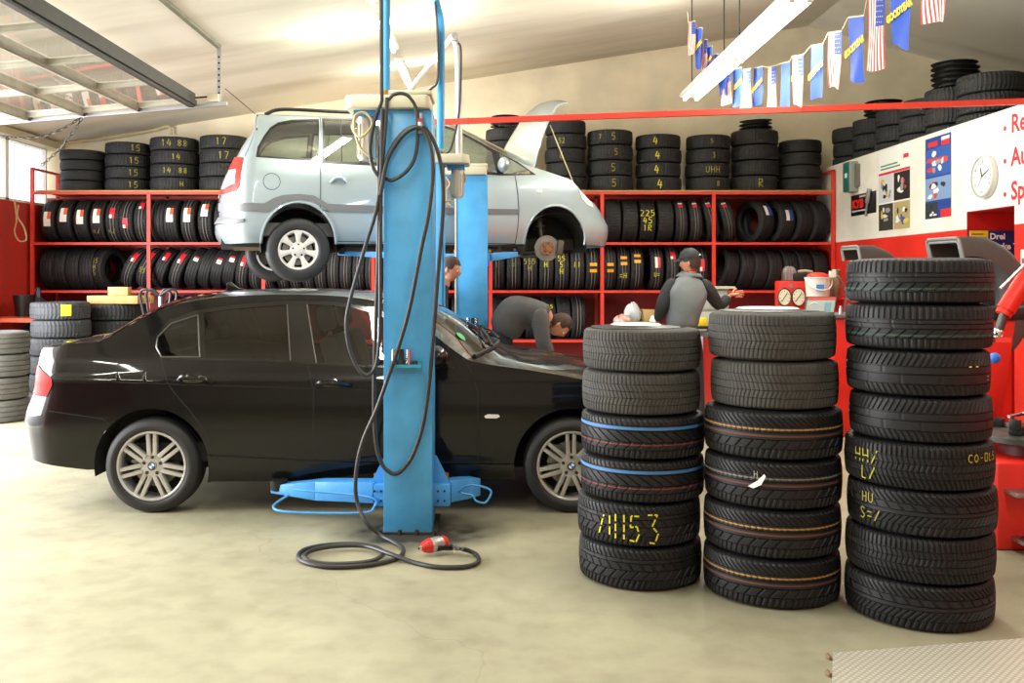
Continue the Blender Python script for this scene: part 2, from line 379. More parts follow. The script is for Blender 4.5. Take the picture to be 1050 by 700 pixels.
TUBE = M('fluorescent_tube', (255, 250, 232), 0.5, emit=9.0)
def fixture(x, y0, y1, z, label, rods=(), n=2, power=60, wide=0.2):
    r = thing('fluorescent_light', label, 'ceiling light', (x, (y0+y1)/2, z), 0)
    L = (y1-y0)/2
    mb = MB(); mb.box((0, 0, 0.05), (wide, 2*L, 0.05)); mb.build('housing', WHITE, r, bevel=0.006)
    for k in range(n):
        xx = (k - (n-1)/2)*wide*0.55
        MB().cyl((xx, -L+0.03, 0), (xx, L-0.03, 0), 0.019, seg=10).build('tube', TUBE, r)
        mb = MB()
        for sgn in (-1, 1): mb.box((xx, sgn*(L-0.02), 0.012), (0.04, 0.03, 0.05))
        mb.build('tube_socket', WHITE, r)
    for yy in rods:
        top = ceil_z(x)
        MB().cyl((0, yy-(y0+y1)/2, 0.07), (0, yy-(y0+y1)/2, top-z), 0.007, seg=8).build('hanger_rod', DKSTEEL, r)
    area('lamp', (x, (y0+y1)/2, z-0.04), (x, (y0+y1)/2, 0), wide, 2*L, power*1.05, (0.98, 0.98, 0.85))
    for sg in (-1, 1):
        xx = x + sg*(wide/2+.03); area('ceiling_fill', (xx, (y0+y1)/2, z+.03), (xx+sg*.7, (y0+y1)/2, z+.9), .04, 2*L, power*(.48 if 9.4 < y0 < 10 else (.14 if n == 1 else .62)), (0.98, 0.98, 0.85))  # added strips without a body, brightening the ceiling beside each fixture
    return r
fixture(2.4, 9.3, 11.25, 3.70, 'suspended twin-tube light on rods, farther end over the red racks', (9.6, 11.15), 2, 62, 0.26)
fixture(2.4, 7.2, 9.25, 3.70, 'suspended twin-tube light nearest the camera, beside the flag bunting', (7.6, 9.0), 2, 62, 0.26)
for (y0, y1, lb, pw) in ((7.4, 9.0, 'ceiling tube light at the top edge left of the blue pipe', 60), (9.5, 10.9, 'ceiling tube light half hidden behind the blue pipe of the lift', 60), (11.5, 12.9, 'ceiling tube light farthest back, above the cream lift motor cover', 60)):
    fixture(-1.16, y0, y1, ceil_z(-1.16)-0.16, lb, (), 1, pw, 0.12)
# bare unseen lamps added to light the front, mostly along the same rows
for (x, y0, y1, pw) in ((2.4, 3.6, 5.6, 75), (-1.16, 3.4, 5.4, 70), (2.4, 0.2, 2.2, 70), (-1.16, 0.0, 2.0, 70), (-4.4, 1.0, 3.0, 50)):
    area('lamp', (x, (y0+y1)/2, 3.7), (x, (y0+y1)/2, 0), 0.07, y1-y0, pw*1.0, (0.98, 0.985, 0.87))
# ------------------------------------------------------------------ tyres
def tyre_mesh(name, R, W, rin, N=360, sub=5, ribs=None, mats=(RUB,), gd=0.008, hwf=0.40, crown=0.006, mirror=False):
    """ribs: list from -1..1 of (z0, z1, shear0, shear1, every, phase, depth, matindex) as fractions of the tread half width; gaps between ribs are grooves."""
    hw = W*hwf; rows = []          # (r, z, slot_depth, every, phase, shear, mat)
    prev_end = None
    for rb in ribs:
        z0, z1, s0, s1, ev, ph, dp, mi = rb
        if prev_end is not None and z0 - prev_end > 0.005:
            rows.append(('g', prev_end + 0.012)); rows.append(('g', z0 - 0.012))
        n = max(2, int((z1-z0)*hw/0.011)+1)
        for i in range(n):
            t = i/(n-1); rows.append(('r', z0+(z1-z0)*t, dp, ev, ph, s0+(s1-s0)*t, mi))
        prev_end = z1
    prof = []
    h2 = W/2
    side = [(R-0.010, hw+0.007), (R-0.020, hw+0.013), (R-0.038, h2-0.006), (R-0.058, h2-0.0015), (R-0.078, h2), (rin+0.040, h2-0.004), (rin+0.022, h2-0.006), (rin+0.018, h2-0.010), (rin+0.006, h2-0.014), (rin, h2-0.024), (rin+0.002, h2-0.040), (rin+0.035, h2-0.035), (R-0.045, h2-0.03), (R-0.022, hw*0.6), (R-0.020, 0.0)]
    for r, z in reversed(side): prof.append((r, -z, 0, 1, 0, None, 0))
    for q in rows:
        zz = q[1]*hw; r = R - crown*q[1]*q[1]
        if q[0] == 'g': prof.append((r-gd, zz, 0, 1, 0, None, 0))
        else: prof.append((r, zz, q[2], q[3], q[4], q[5], q[6]))
    for r, z in side[:-1]: prof.append((r, z, 0, 1, 0, None, 0))
    sh = None; full = []
    first = next(p[5] for p in prof if p[5] is not None); last = None
    for p in prof:
        s = p[5]
        if s is None: s = last if last is not None else first
        last = s; full.append(p[:5] + (s, p[6]))
    # shoulder slots run over the first two sidewall rows
    idx = [i for i, p in enumerate(prof) if p[5] is not None]
    for k in (1, 2):
        a, b = full[idx[0]], full[idx[-1]]
        i0, i1 = idx[0]-k, idx[-1]+k
        full[i0] = full[i0][:2] + (a[2]*(0.9 if k == 1 else 0.5), a[3], a[4], a[5], 0)
        full[i1] = full[i1][:2] + (b[2]*(0.9 if k == 1 else 0.5), b[3], b[4], b[5], 0)
    n = len(full); vs = []; fs = []; mi = []
    for i in range(N):
        cell, k = divmod(i, sub)
        for (r, z, dp, ev, ph, s, m) in full:
            t = 2*PI*i/N + s
            if dp and k < 2 and (cell + ph) % ev == 0: r -= dp
            vs.append((r*math.cos(t), r*math.sin(t), z))
    for i in range(N):
        j = (i+1) % N
        for k in range(n):
            l = (k+1) % n
            fs.append((i*n+k, j*n+k, j*n+l, i*n+l))
            mi.append(full[k][6] if full[k][6] == full[l][6] else 0)
    mb = MB(); mb.v = [Vector(v) for v in vs]; mb.f = fs; mb.mi = mi
    return mb.mesh(name, mats, smooth=28, fixn=True)

def patch(name, parent, mats, R, a0, a1, z0, z1, na=6, split=None, lift=0.0025):
    mats = mats if isinstance(mats, (list, tuple)) else [mats]
    mb = MB(); vs = []
    for i in range(na+1):
        a = a0+(a1-a0)*i/na
        for z in (z0, (z0+z1)/2, z1): vs.append(((R+lift)*math.cos(a), (R+lift)*math.sin(a), z))
    mb.v = [Vector(v) for v in vs]
    for i in range(na):
        for k in range(2):
            mb.f.append((i*3+k, i*3+k+1, i*3+k+4, i*3+k+3))
            mb.mi.append(split(i/na, k) if split else 0)
    return mb.build(name, list(mats), parent, fixn=False)

GL = {'0': [[(0, 0), (0, 1), (.6, 1), (.6, 0), (0, 0)]], '1': [[(.15, .8), (.35, 1), (.35, 0)]], '2': [[(0, .85), (.3, 1), (.6, .8), (.5, .5), (0, 0), (.6, 0)]],
      '3': [[(0, 1), (.55, 1), (.25, .6), (.6, .35), (.4, 0), (0, .05)]], '4': [[(.3, 1), (0, .35), (.65, .35)], [(.5, .75), (.4, -.05)]], '5': [[(.6, 1), (.1, 1), (.05, .55), (.45, .6), (.6, .3), (.4, 0), (0, .05)]],
      '6': [[(.5, 1), (.1, .6), (0, .2), (.3, 0), (.6, .2), (.4, .5), (.05, .4)]], '7': [[(0, 1), (.6, 1), (.2, 0)]], '8': [[(.3, .5), (0, .75), (.3, 1), (.6, .75), (0, .25), (.3, 0), (.6, .25), (.3, .5)]],
      'C': [[(.6, .9), (.2, 1), (0, .6), (.05, .2), (.4, 0), (.6, .1)]], 'O': [[(.3, 1), (0, .7), (0, .3), (.3, 0), (.6, .3), (.6, .7), (.3, 1)]], '-': [[(.1, .5), (.5, .5)]], 'L': [[(.05, 1), (.05, 0), (.55, 0)]],
      'H': [[(0, 1), (0, 0)], [(.6, 1), (.6, 0)], [(0, .5), (.6, .5)]], 'R': [[(0, 0), (0, 1), (.5, .9), (.5, .6), (0, .5), (.6, 0)]], '|': [[(.3, 1), (.3, 0)]], '/': [[(0, 0), (.6, 1)]], 'U': [[(0, 1), (0, .2), (.3, 0), (.6, .2), (.6, 1)]],
      '=': [[(0, .3), (.6, .3)], [(0, .7), (.6, .7)]], 'S': [[(.6, .9), (.2, 1), (0, .75), (.6, .3), (.4, 0), (0, .1)]], '.': [[(.2, 0), (.3, .08)]], ' ': []}
def chalk(parent, lines, R, ac, zc, h, mat=None, stroke=0.007, standing=False, dashed=False, cond=0.8, slant=0.0):
    mat = mat or YEL; mb = MB()
    def pos(x, y):
        if standing: a, z = ac - y/R, zc + x
        else: a, z = ac + x/R, zc + y
        return Vector(((R+0.003)*math.cos(a), (R+0.003)*math.sin(a), z))
    for li, line in enumerate(lines):
        wch = h*cond; x0 = -wch*len(line)/2; y0 = (len(lines)/2 - li - 1)*h*1.25 + 0.1*h
        for ch in line:
            for st in GL[ch]:
                pts = []
                for (ax, ay), (bx, by) in zip(st[:-1], st[1:]):
                    L = math.hypot(bx-ax, by-ay)*h; m = max(1, int(L/0.012))
                    for q in range(m): pts.append((ax+(bx-ax)*q/m, ay+(by-ay)*q/m))
                pts.append(st[-1])
                pts = [(x0 + px*h*cond + slant*py*h, y0 + py*h) for px, py in pts]
                for i in range(len(pts)-1):
                    if dashed and i % 4 == 3: continue
                    (ax, ay), (bx, by) = pts[i], pts[i+1]
                    L = math.hypot(bx-ax, by-ay) or 1; nx, ny = -(by-ay)/L*stroke/2, (bx-ax)/L*stroke/2
                    mb.add([pos(ax+nx, ay+ny), pos(bx+nx, by+ny), pos(bx-nx, by-ny), pos(ax-nx, ay-ny)], [(0, 1, 2, 3)])
            x0 += wch
    if mb.f: return mb.build('chalk_mark', mat, parent, fixn=False)

BLUEL = M('blue_line', (62, 118, 176), 0.7); REDL = M('red_line', (132, 52, 50), 0.8); ORL = M('orange_line', (168, 124, 62), 0.8); RBRN = M('brown_line', (96, 58, 46), 0.8); TEAL = M('teal_line', (44, 78, 66), 0.8); WHL = M('grey_line', (118, 114, 104), 0.8); PURL = M('violet_line', (46, 46, 66), 0.8)
def ribset(kind):
    if kind == 'worn':     # fine slanted sipes, five ribs
        return [(-1, -.62, .00, .02, 1, 0, .0035, 0), (-.58, -.22, .02, .06, 1, 0, .003, 0), (-.17, .17, .06, .03, 1, 0, .0025, 0), (.22, .58, .03, -.02, 1, 0, .003, 0), (.62, 1, -.02, -.03, 1, 0, .0035, 0)]
    if kind == 'bluered':
        return [(-1, -.66, .0, .02, 1, 0, .006, 0), (-.60, -.36, .02, .10, 2, 0, .004, 0), (-.36, -.30, .10, .10, 2, 0, .004, 2), (-.30, -.22, .1, .12, 2, 0, .004, 0), (-.15, .42, .12, -.10, 2, 0, .006, 0), (.48, .52, -.10, -.10, 1, 0, 0, 0), (.52, .68, -.10, -.10, 1, 0, 0, 1), (.68, .74, -.1, -.1, 1, 0, 0, 0), (.78, 1, -.10, -.13, 1, 0, .005, 0)]
    if kind == 'zig':
        return [(-1, -.60, .0, .05, 1, 0, .006, 0), (-.54, -.06, .05, .17, 2, 0, .006, 0), (0, .36, .17, .10, 2, 1, .006, 0), (.42, .60, .10, .08, 3, 0, .003, 0), (.64, 1, .08, .02, 1, 0, .006, 0)]
    if kind == 'orange':
        return [(-1, -.64, .0, .03, 1, 0, .006, 0), (-.58, -.18, .03, .13, 2, 0, .006, 0), (-.12, .0, .13, .14, 1, 0, 0, 0), (.0, .10, .14, .14, 1, 0, 0, 3), (.10, .20, .14, .14, 1, 0, 0, 0), (.25, .34, .14, .14, 1, 0, .003, 0), (.34, .42, .14, .14, 1, 0, .004, 1), (.42, .52, .14, .12, 1, 0, .003, 0), (.56, 1, .12, -.02, 1, 0, .006, 0)]
    if kind == 'greyline':
        r = ribset('orange'); r[6] = r[6][:7] + (2,); return r
    if kind == 'teal':
        return [(-1, -.62, .0, .0, 1, 0, .004, 0), (-.56, -.48, 0, .02, 2, 0, .006, 0), (-.48, -.38, .02, .06, 2, 0, .005, 4), (-.38, -.12, .06, .13, 2, 0, .006, 0), (-.05, .16, .13, .10, 3, 0, .002, 0), (.22, .38, .1, .1, 4, 0, .003, 0), (.46, 1, .1, .1, 1, 0, .006, 0)]
    if kind == 'smoothrib':
        return [(-1, -.58, .06, .0, 1, 0, .006, 0), (-.50, -.06, .0, .0, 6, 0, .002, 0), (.04, .36, .0, .0, 6, 3, .002, 0), (.44, 1, .0, .08, 1, 0, .006, 0)]
    if kind == 'winter':
        return [(-1, -.60, .08, .03, 1, 0, .007, 0), (-.55, -.22, .03, .0, 1, 0, .005, 0), (-.17, .17, .0, .03, 1, 0, .005, 0), (.22, .55, .03, .0, 1, 0, .005, 0), (.60, 1, .0, .0, 1, 0, .007, 0)]
    if kind == 'winterv':
        return [(-1, -.64, .0, .04, 1, 0, .007, 0), (-.58, -.10, .04, .16, 1, 0, .006, 0), (-.05, .14, .16, .16, 1, 0, 0, 0), (.20, .52, .16, .10, 2, 0, .006, 0), (.58, 1, .10, -.01, 1, 0, .007, 0)]
LINES = (ORL, WHL, RBRN, TEAL)
TM = {}
def near_mesh(kind, R, W, worn=False):
    key = (kind, R, W)
    if key not in TM:
        base = RUBW if worn else RUBN
        mats = [base, BLUEL, REDL, RBRN, TEAL] if kind in ('bluered', 'teal') else [base, ORL, WHL, RBRN, TEAL]
        TM[key] = tyre_mesh('tyre_' + kind, R, W, R*0.66, 360 if kind not in ('worn', 'winter') else 450, 5, ribset(kind), mats)
    return TM[key]
def far_mesh(kind):
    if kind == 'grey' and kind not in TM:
        TM[kind] = far_mesh('rib').copy(); TM[kind].materials[0] = M('tyre_rubber_lit', (104, 103, 99), 0.75, var=0.2, vs=10, spec=.3)  # paler rubber copy: daylight on the edge stack put into the colour
    if kind == 'grey2' and kind not in TM:
        TM[kind] = far_mesh('block').copy(); TM[kind].materials[0] = M('tyre_rubber_lit_bluish', (62, 65, 68), 0.65, var=0.2, vs=10, spec=.4)  # bluish light on the note stack put into the rubber colour
    if kind not in TM:
        ribs = {'rib': [(-1, -.6, 0, 0, 1, 0, 0, 0), (-.5, -.06, 0, 0, 1, 0, 0, 0), (.06, .5, 0, 0, 1, 0, 0, 0), (.6, 1, 0, 0, 1, 0, 0, 0)],
                'block': [(-1, -.55, 0, .04, 1, 0, .006, 0), (-.45, .45, .04, .04, 1, 0, .004, 0), (.55, 1, .04, 0, 1, 0, .006, 0)],
                'line': [(-1, -.6, 0, 0, 1, 0, .005, 0), (-.5, -.32, 0, 0, 1, 0, 0, 0), (-.32, -.2, 0, 0, 1, 0, 0, 1), (-.2, -.08, 0, 0, 1, 0, 0, 0), (.08, .22, 0, 0, 1, 0, 0, 0), (.22, .32, 0, 0, 1, 0, 0, 1), (.32, .5, 0, 0, 1, 0, 0, 0), (.6, 1, 0, 0, 1, 0, .005, 0)]}[kind]
        TM[kind] = tyre_mesh('tyre_' + kind, 0.315, 0.205, 0.20, 144, 3, ribs, [RUB, WHL], gd=0.009)
    return TM[kind]

ONTOP = ['bottom', 'second from bottom', 'third from bottom', 'fourth from bottom', 'fifth from bottom', 'sixth from bottom', 'seventh from bottom', 'topmost']
def new_tyre(me, loc, rot, label, group):
    o = link('tyre', me); o.location = loc; o.rotation_euler = rot
    return tag(o, label, 'tyre', group)

# --- the three tall stacks in the foreground
S1, S2, S3 = (0.772, 4.86), (1.39, 4.615), (1.985, 4.325)
W1, W2, W3 = 0.215, 0.2305, 0.2045
st = []
YELM = M('yellow_chalk_dim', (170, 164, 40), 0.9)
spec1 = [('zig', 0.318, 'plain zigzag tread', 0), ('zig', 0.318, 'yellow chalk strokes', 1), ('bluered', 0.320, 'blue and red tread lines', 0), ('bluered', 0.320, 'blue and red tread lines', 0), ('worn', 0.306, 'worn grey tread', 0), ('worn', 0.306, 'worn grey tread', 0)]
dx = [0, -.006, .012, .014, .006, .010]
for k, (kind, R, d, c) in enumerate(spec1):
    me = near_mesh(kind, R, W1, kind == 'worn')
    pos = 'topmost' if k == 5 else ONTOP[k]
    o = new_tyre(me, (S1[0]+dx[k], S1[1], W1*(k+.5)), (0, 0, 0.37*k), 'tyre with %s, %s in left foreground stack' % (d, pos), 'tyres in the left foreground stack')
    if k == 1:
        base = -PI/2 - 0.37*k
        for s_, off, hh in ((['|', '|', '|'], -0.185, .05), (['H'], -0.105, 0.10), (['U'], -0.02, 0.10), (['5'], 0.06, 0.12)):
            pass
        chalk(o, ['/|'], R, base-0.66, 0.0, 0.095, stroke=0.008, dashed=True, cond=0.5)
        chalk(o, ['||'], R, base-0.42, 0.0, 0.12, stroke=0.008, dashed=True, cond=0.36)
        chalk(o, ['5'], R, base-0.17, -.005, 0.125, stroke=0.008, dashed=True, cond=0.62)
        chalk(o, ['3'], R, base+0.12, -.005, 0.14, stroke=0.008, dashed=True, cond=0.62)
spec2 = [('orange', 0.329), ('orange', 0.329), ('greyline', 0.329), ('orange', 0.331), ('worn', 0.306), ('worn', 0.306)]
dx = [-.004, -.002, .002, .004, .010, -.002]
lb2 = ['wide new tyre with orange tread line, bottom of the middle foreground stack', 'wide new tyre with orange tread line, second from bottom in middle foreground stack', 'wide new tyre with white paper tag in its tread, middle foreground stack', 'wide new tyre with orange tread line, uppermost wide one in middle foreground stack', 'worn grey tyre second from top in the middle foreground stack', 'worn grey tyre topmost of the middle foreground stack under a white disc']
for k, (kind, R) in enumerate(spec2):
    o = new_tyre(near_mesh(kind, R, W2, kind == 'worn'), (S2[0]+dx[k], S2[1], W2*(k+.5)), (0, 0, 0.41*k), lb2[k], 'tyres in the middle foreground stack')
    if k == 2:
        a = -PI/2 - 0.41*k - 0.42
        mb = MB(); R_ = R+0.004
        def q(a, z, l=0): return Vector(((R_+l)*math.cos(a), (R_+l)*math.sin(a), z))
        mb.add([q(a-.20, -.005, .004), q(a-.06, .028, .010), q(a+.03, .062, .020), q(a+.05, .052, .020), q(a-.01, .010, .012), q(a-.12, -.012, .006)], [(0, 1, 4, 5), (1, 2, 3, 4)])
        mb.build('paper_tag', M('paper_white', (238, 236, 228), 0.7), o, fixn=False)
        chalk(o, ['H'], R, a-.08, .055, 0.03, mat=M('tag_grey', (150, 150, 146), 0.8), stroke=0.004)
spec3 = [('winterv', 0.321), ('winter', 0.321), ('winterv', 0.321), ('winter', 0.321), ('smoothrib', 0.306), ('smoothrib', 0.308), ('teal', 0.316), ('teal', 0.316)]
lb3 = ['winter tyre with slanted blocks, bottom of the tall right foreground stack', 'winter tyre with square blocks, second from bottom of tall right foreground stack', 'winter tyre chalked on its left side, third from bottom of tall right stack', 'winter tyre with yellow chalk at both sides, fourth from bottom of tall right stack', 'ribbed tyre fifth from bottom of the tall right foreground stack', 'ribbed tyre with small yellow chalk dash, third from top of tall right stack', 'tyre with faint teal tread line, second from top of tall right stack', 'tyre with faint teal tread line, topmost of the tall right foreground stack']
dx = [0, .004, .012, .0, .006, -.006, -.002, .002]
for k, (kind, R) in enumerate(spec3):
    o = new_tyre(near_mesh(kind, R, W3), (S3[0]+dx[k], S3[1], W3*(k+.5)), (0, 0, 0.29*k), lb3[k], 'tyres in the right foreground stack')
    b0 = -PI/2 - 0.29*k - 0.43
    if k == 3:
        chalk(o, ['HH/'], R, b0-0.70, 0.03, 0.060, mat=YELM, stroke=0.006, cond=0.8, dashed=True); chalk(o, ['L/'], R, b0-0.66, -0.045, 0.055, mat=YELM, stroke=0.006)
        chalk(o, ['CO-0L5.'], R, b0+1.02, 0.048, 0.034, mat=YELM, stroke=0.005, cond=0.95)
    if k == 2:
        chalk(o, ['HU'], R, b0-0.72, 0.045, 0.045, mat=YELD, stroke=0.006); chalk(o, ['S=/'], R, b0-0.68, -0.03, 0.05, mat=YELD, stroke=0.006)
    if k == 5:
        chalk(o, ['--'], R, b0+0.85, 0.035, 0.03, stroke=0.006, cond=1.3); chalk(o, ['='], R, b0+1.2, -0.02, 0.04, mat=YELD, stroke=0.005)
DISC = M('disc_white', (246, 245, 242), 0.35)
for (s, w, r, lb) in ((S1, W1, 0.132, 'white round wheel cover lying on top of the left foreground tyre stack'), (S2, W2, 0.152, 'white round wheel cover lying on top of the middle foreground tyre stack')):
    T = Matrix.Translation((s[0]-.02, s[1], w*6+0.008)); mb = MB().lathe([(0.0, 0.012), (r*0.9, 0.010), (r, 0.004)], 40, T).lathe([(r, 0.004), (r+.02, -0.006), (0.235, -0.006), (0.235, -0.008), (0.0, -0.008)], 40, T, mi=1)
    tag(mb.build('wheel_cover', [DISC, BLACK]), lb, 'wheel cover', 'white covers on the front stacks')

# --- small stacks (on the racks, on the office roof, on the floor at left)
STK_W = M('sticker_white', (240, 236, 226), 0.5); STK_R = M('sticker_red', (218, 34, 48), 0.5); STK_O = M('sticker_orange', (250, 168, 24), 0.5, emit=0.0); STK_B = M('sticker_blue', (36, 70, 168), 0.5); STK_K = M('sticker_black', (24, 22, 22), 0.6); STK_OR = M('sticker_vermilion', (232, 92, 44), 0.5)
def stack(x, y, z, n, w, R, label, group, kind='block', texts=None, ac=-PI/2, ch=0.1, mat=None, jit=0.012, r0=0.315, worn=False):
    sc = R/r0; out = []
    for k in range(n):
        pos = 'topmost' if k == n-1 else ('bottom one' if k == 0 else ('second from bottom' if k == 1 else ('third from bottom' if k == 2 else '%s from bottom' % ORD[k])))
        rot = random.uniform(0, 6)
        o = new_tyre(far_mesh(kind), (x + random.uniform(-jit, jit), y + random.uniform(-jit, jit), z + w*(k+.5)), (0, 0, rot), label % pos, group)
        o.scale = (sc, sc, w/0.205)
        if texts and texts[k]:
            for (t, da, dz, hh) in texts[k]:
                chalk(o, [t], r0, ac - rot + da, dz, hh, mat=mat or YELD, stroke=0.011)
        out.append(o)
    return out
def th(u): return -PI/2 - math.atan2((u-CX), F)    # azimuth that faces the camera
ZT = P(0, 195, 13.0).z
YT = 13.33
def topstack(u, n, wpx, hpx, label, texts=None, kind='block', ch=.1, mat=None):
    R = wpx*YT/F/2*0.985; w = hpx*(YT-R)/F
    return stack((u-CX)*YT/F, YT, ZT, n, w, R, label, 'tyres stacked on top of the racks', kind, texts, th(u), ch, mat)
t15 = [('15', 0.25, 0, .09)]
topstack(86, 4, 45, 10.7, 'plain ribbed tyre, %s in the leftmost stack on the left rack', None, 'rib')
topstack(131, 4, 45, 12.7, 'tyre chalked 15, %s in second stack on the left rack', [[('15', .25, 0, .1)], [('15', .25, 0, .1)], [('15', .3, 0, .1)], [('15', .35, 0, .1)]])
topstack(180, 4, 49, 14.0, 'tyre chalked 14, %s in third stack on the left rack', [[('H', .3, 0, .07)], [('14', -.3, 0, .08), ('88', .35, 0, .08)], [('14', .05, 0, .08)], [('14', -.3, 0, .1), ('88', .35, 0, .09)]])
topstack(230, 4, 50, 14.5, 'tyre chalked 17, %s of the rack-top stack nearest the silver van tail', [None, None, [('17', 0, 0, .1)], [('17', -.1, 0, .1)]])
topstack(517, 5, 38, 13.0, 'tyre %s in the rack-top stack behind the open bonnet, left side')
topstack(580, 5, 42, 14.8, 'tyre %s in the rack-top stack directly behind the open bonnet', [None, None, [('6', -.1, 0, .1)], [('52', -.2, 0, .07)], None])
topstack(626, 4, 47, 15.9, 'tyre chalked 5, %s of the first stack right of the bonnet', [[('5', .2, 0, .1)], [('5', .2, 0, .1)], [('5', .3, 0, .08)], [('7', -.4, 0, .06), ('5', .2, 0, .09)]])
topstack(675, 4, 46.5, 14.7, 'tyre chalked 4, %s of the second stack right of the bonnet', [[('4', .1, 0, .12)], [('4', .0, 0, .11)], [('4', .0, 0, .11)], [('4', -.05, 0, .11)]], mat=YEL)
topstack(726, 4, 45.5, 14.6, 'tyre with chalk marks, %s of the third stack right of the bonnet', [[('8', .5, 0, .07)], [('JHH' if False else 'UHH', .3, 0, .09)], [('3', .3, 0, .07)], [('5', .2, 0, .06)]])
topstack(774, 4, 48, 15.9, 'tyre %s in the rack-top stack crowned by black rims', [[('R', .35, 0, .11)], None, None, None])
topstack(820, 4, 43, 13.3, 'tyre %s in the rightmost stack on top of the right rack', None, 'rib')

def rim_stack(x, y, z, n, r, h, label, group, tilt=0.0):
    for k in range(n):
        o = thing('hubcap', label % ('top' if k == n-1 else ('bottom' if k == 0 else ('second' if k == 1 else ORD[k]))), 'rim', (x+random.uniform(-.015, .015), y, z + h*k), random.uniform(0, 3), group)
        o.rotation_euler = (0, tilt, o.rotation_euler.z)
        MB().lathe([(r, 0), (r*.97, h*.12), (r*.80, h*.25), (r*.78, h*.6), (r*.96, h*.82), (r, h*.95), (r*.93, h*.9), (r*.74, h*.6), (r*.74, h*.22), (r*.92, h*.04)], 36, closed=True).build('rim_barrel', BLACK, o)
        mb = MB()
        for q in range(8):
            a = q*PI/4; mb.box((0, 0, 0), (r*.8, r*.22, h*.18), 0, Matrix.Rotation(a, 4, 'Z') @ Matrix.Translation((r*.42, 0, h*.7)))
        mb.cyl((0, 0, h*.55), (0, 0, h*.8), r*.25); mb.build('rim_spokes', BLACK, o)
x = (518-CX)*YT/F; rim_stack(x, YT, P(0, 130, YT).z+.0, 3, 0.21, 0.048, 'black hubcap, %s of small pile behind the open bonnet', 'black rims behind the bonnet')
x = (774-CX)*YT/F; rim_stack(x+.02, YT, P(0, 131.5, YT-.3).z, 3, 0.23, 0.052, 'black hubcap, %s of pile on the rack right of the lamp', 'black rims on the right rack', -0.06)

for i, (xx, yy, n, R) in enumerate(((5.12, 13.05, 3, .31), (5.12, 12.33, 3, .31), (5.14, 11.65, 3, .31), (5.15, 10.98, 3, .31), (5.16, 10.33, 3, .31), (5.17, 9.62, 3, .33))):
    stack(xx, yy, 3.02, n, 0.205, R, 'dark tyre, %s in ' + ORD[i] + ' stack above white wall, counted from back', 'tyres stored on the office roof', 'block', [None, None, [('15', -.1, 0, .09)]] if i == 3 else None, th(940))
rim_stack(5.14, 12.2, 3.02+.615, 4, 0.23, 0.055, 'black hubcap, %s of the far rim pile above the white wall', 'black rims on the office roof, far pile')
rim_stack(5.12, 10.25, 3.02+.615, 5, 0.24, 0.055, 'black hubcap, %s of the near rim pile above the white wall', 'black rims on the office roof, near pile')

# floor stacks at the left
def pstack(u, wpx, vtop, vrow, n, Y, label, group, kind='rib', texts=None):
    R = wpx*Y/F/2*0.985; w = vrow*(Y-R)/F
    return stack((u-CX)*Y/F, Y, 0.0, n, w, R, label, group, kind, None, th(u)), w, R
ls, w, R = pstack(-4, 64, 340, 23.6, 4, 10.05, 'grey daylit tyre, %s of the low stack at the left picture edge', 'tyres in the low stack at the left edge', 'grey')
ls, w, R = pstack(62, 58, 303, 18.7, 6, 11.0, 'tyre, %s in the left floor stack topped by a yellow note', 'tyres in the floor stack with the note', 'grey2')
nt_ = patch('sticky_note', None, M('note_yellow', (240, 236, 60), 0.6), R, 0, 0.34, -0.055, 0.075, lift=0.012)
rz = th(62)+0.0; nt_.location = (ls[-1].location.x, ls[-1].location.y, ls[-1].location.z); nt_.rotation_euler = (0, 0, rz)
tag(nt_, 'yellow square sticky note on the topmost tyre of the left floor stack', 'note')
ls2, w2, R2 = pstack(120, 61, 314, 17.2, 6, 11.62, 'dark tyre, %s of the floor stack carrying wooden beams', 'tyres in the stack under the wooden beams', 'block')

# --- racks
RY0, RY1 = 12.935, 13.725
ZS = [P(0, 197, 13.0).z, P(0, 248.5, 13.0).z, P(0, 297.5, 13.0).z, P(0, 348, 13.0).z]
def rack(us, label, end_left=False, end_right=False):
    X = [(u-CX)*13.0/F for u in us]
    r = thing('tyre_rack', label, 'rack', ((X[0]+X[-1])/2, 13.29, 0)); ox = 0
    def L(mb): 
        for p in mb.v: p -= r.location
        return mb
    for i, x in enumerate(X):
        top = ZS[0]
        if (i == 0 and end_left): top += 0.34
        if (i == len(X)-1 and end_right): top += 0.31
        for y in (RY0, RY1-0.03):
            L(MB().bb(x-0.024, x+0.024, y, y+0.035, 0, top)).build('upright', REDRACK, r)
        if top > ZS[0]:
            L(MB().bb(x-0.02, x+0.02, RY0, RY1, top-0.03, top)).build('end_bar', REDRACK, r)
    for j, z in enumerate(ZS):
        L(MB().bb(X[0], X[-1], RY0-0.004, RY0+0.03, z-0.035, z).bb(X[0], X[-1], RY1-0.03, RY1, z-0.035, z)).build('shelf_beam', REDRACK, r)
        if j == 0: L(MB().bb(X[0]+0.05, X[-1], RY0-0.01, RY1, z+0.002, z+0.022)).build('shelf_board', M('shelf_chipboard', (190, 150, 84), 0.7, var=0.2), r)
        else: L(MB().bb(X[0], X[-1], RY0+0.03, RY1-0.03, z-0.02, z-0.004)).build('shelf_board', M('shelf_dark_board', (110, 44, 32), 0.7), r)
    for i in range(len(X)-1):
        if i % 2 == 0:
            a, b = Vector((X[i], RY1+0.02, ZS[1]+.66)), Vector((X[i+1], RY1+0.02, ZS[3]))
            mb = MB(); d = (b-a); mb.box((0, 0, 0), (d.length, 0.01, 0.06), 0, Matrix.Translation((a+b)/2) @ d.to_track_quat('X', 'Z').to_matrix().to_4x4()); L(mb).build('brace', RED, r)
    return r
rack((35, 154, 271, 383), 'red steel tyre rack at the left rear, behind the silver van tail', True)
rack((388.6, 503, 617, 731, 853), 'red steel tyre rack at the right rear, behind the two mechanics', False, True)

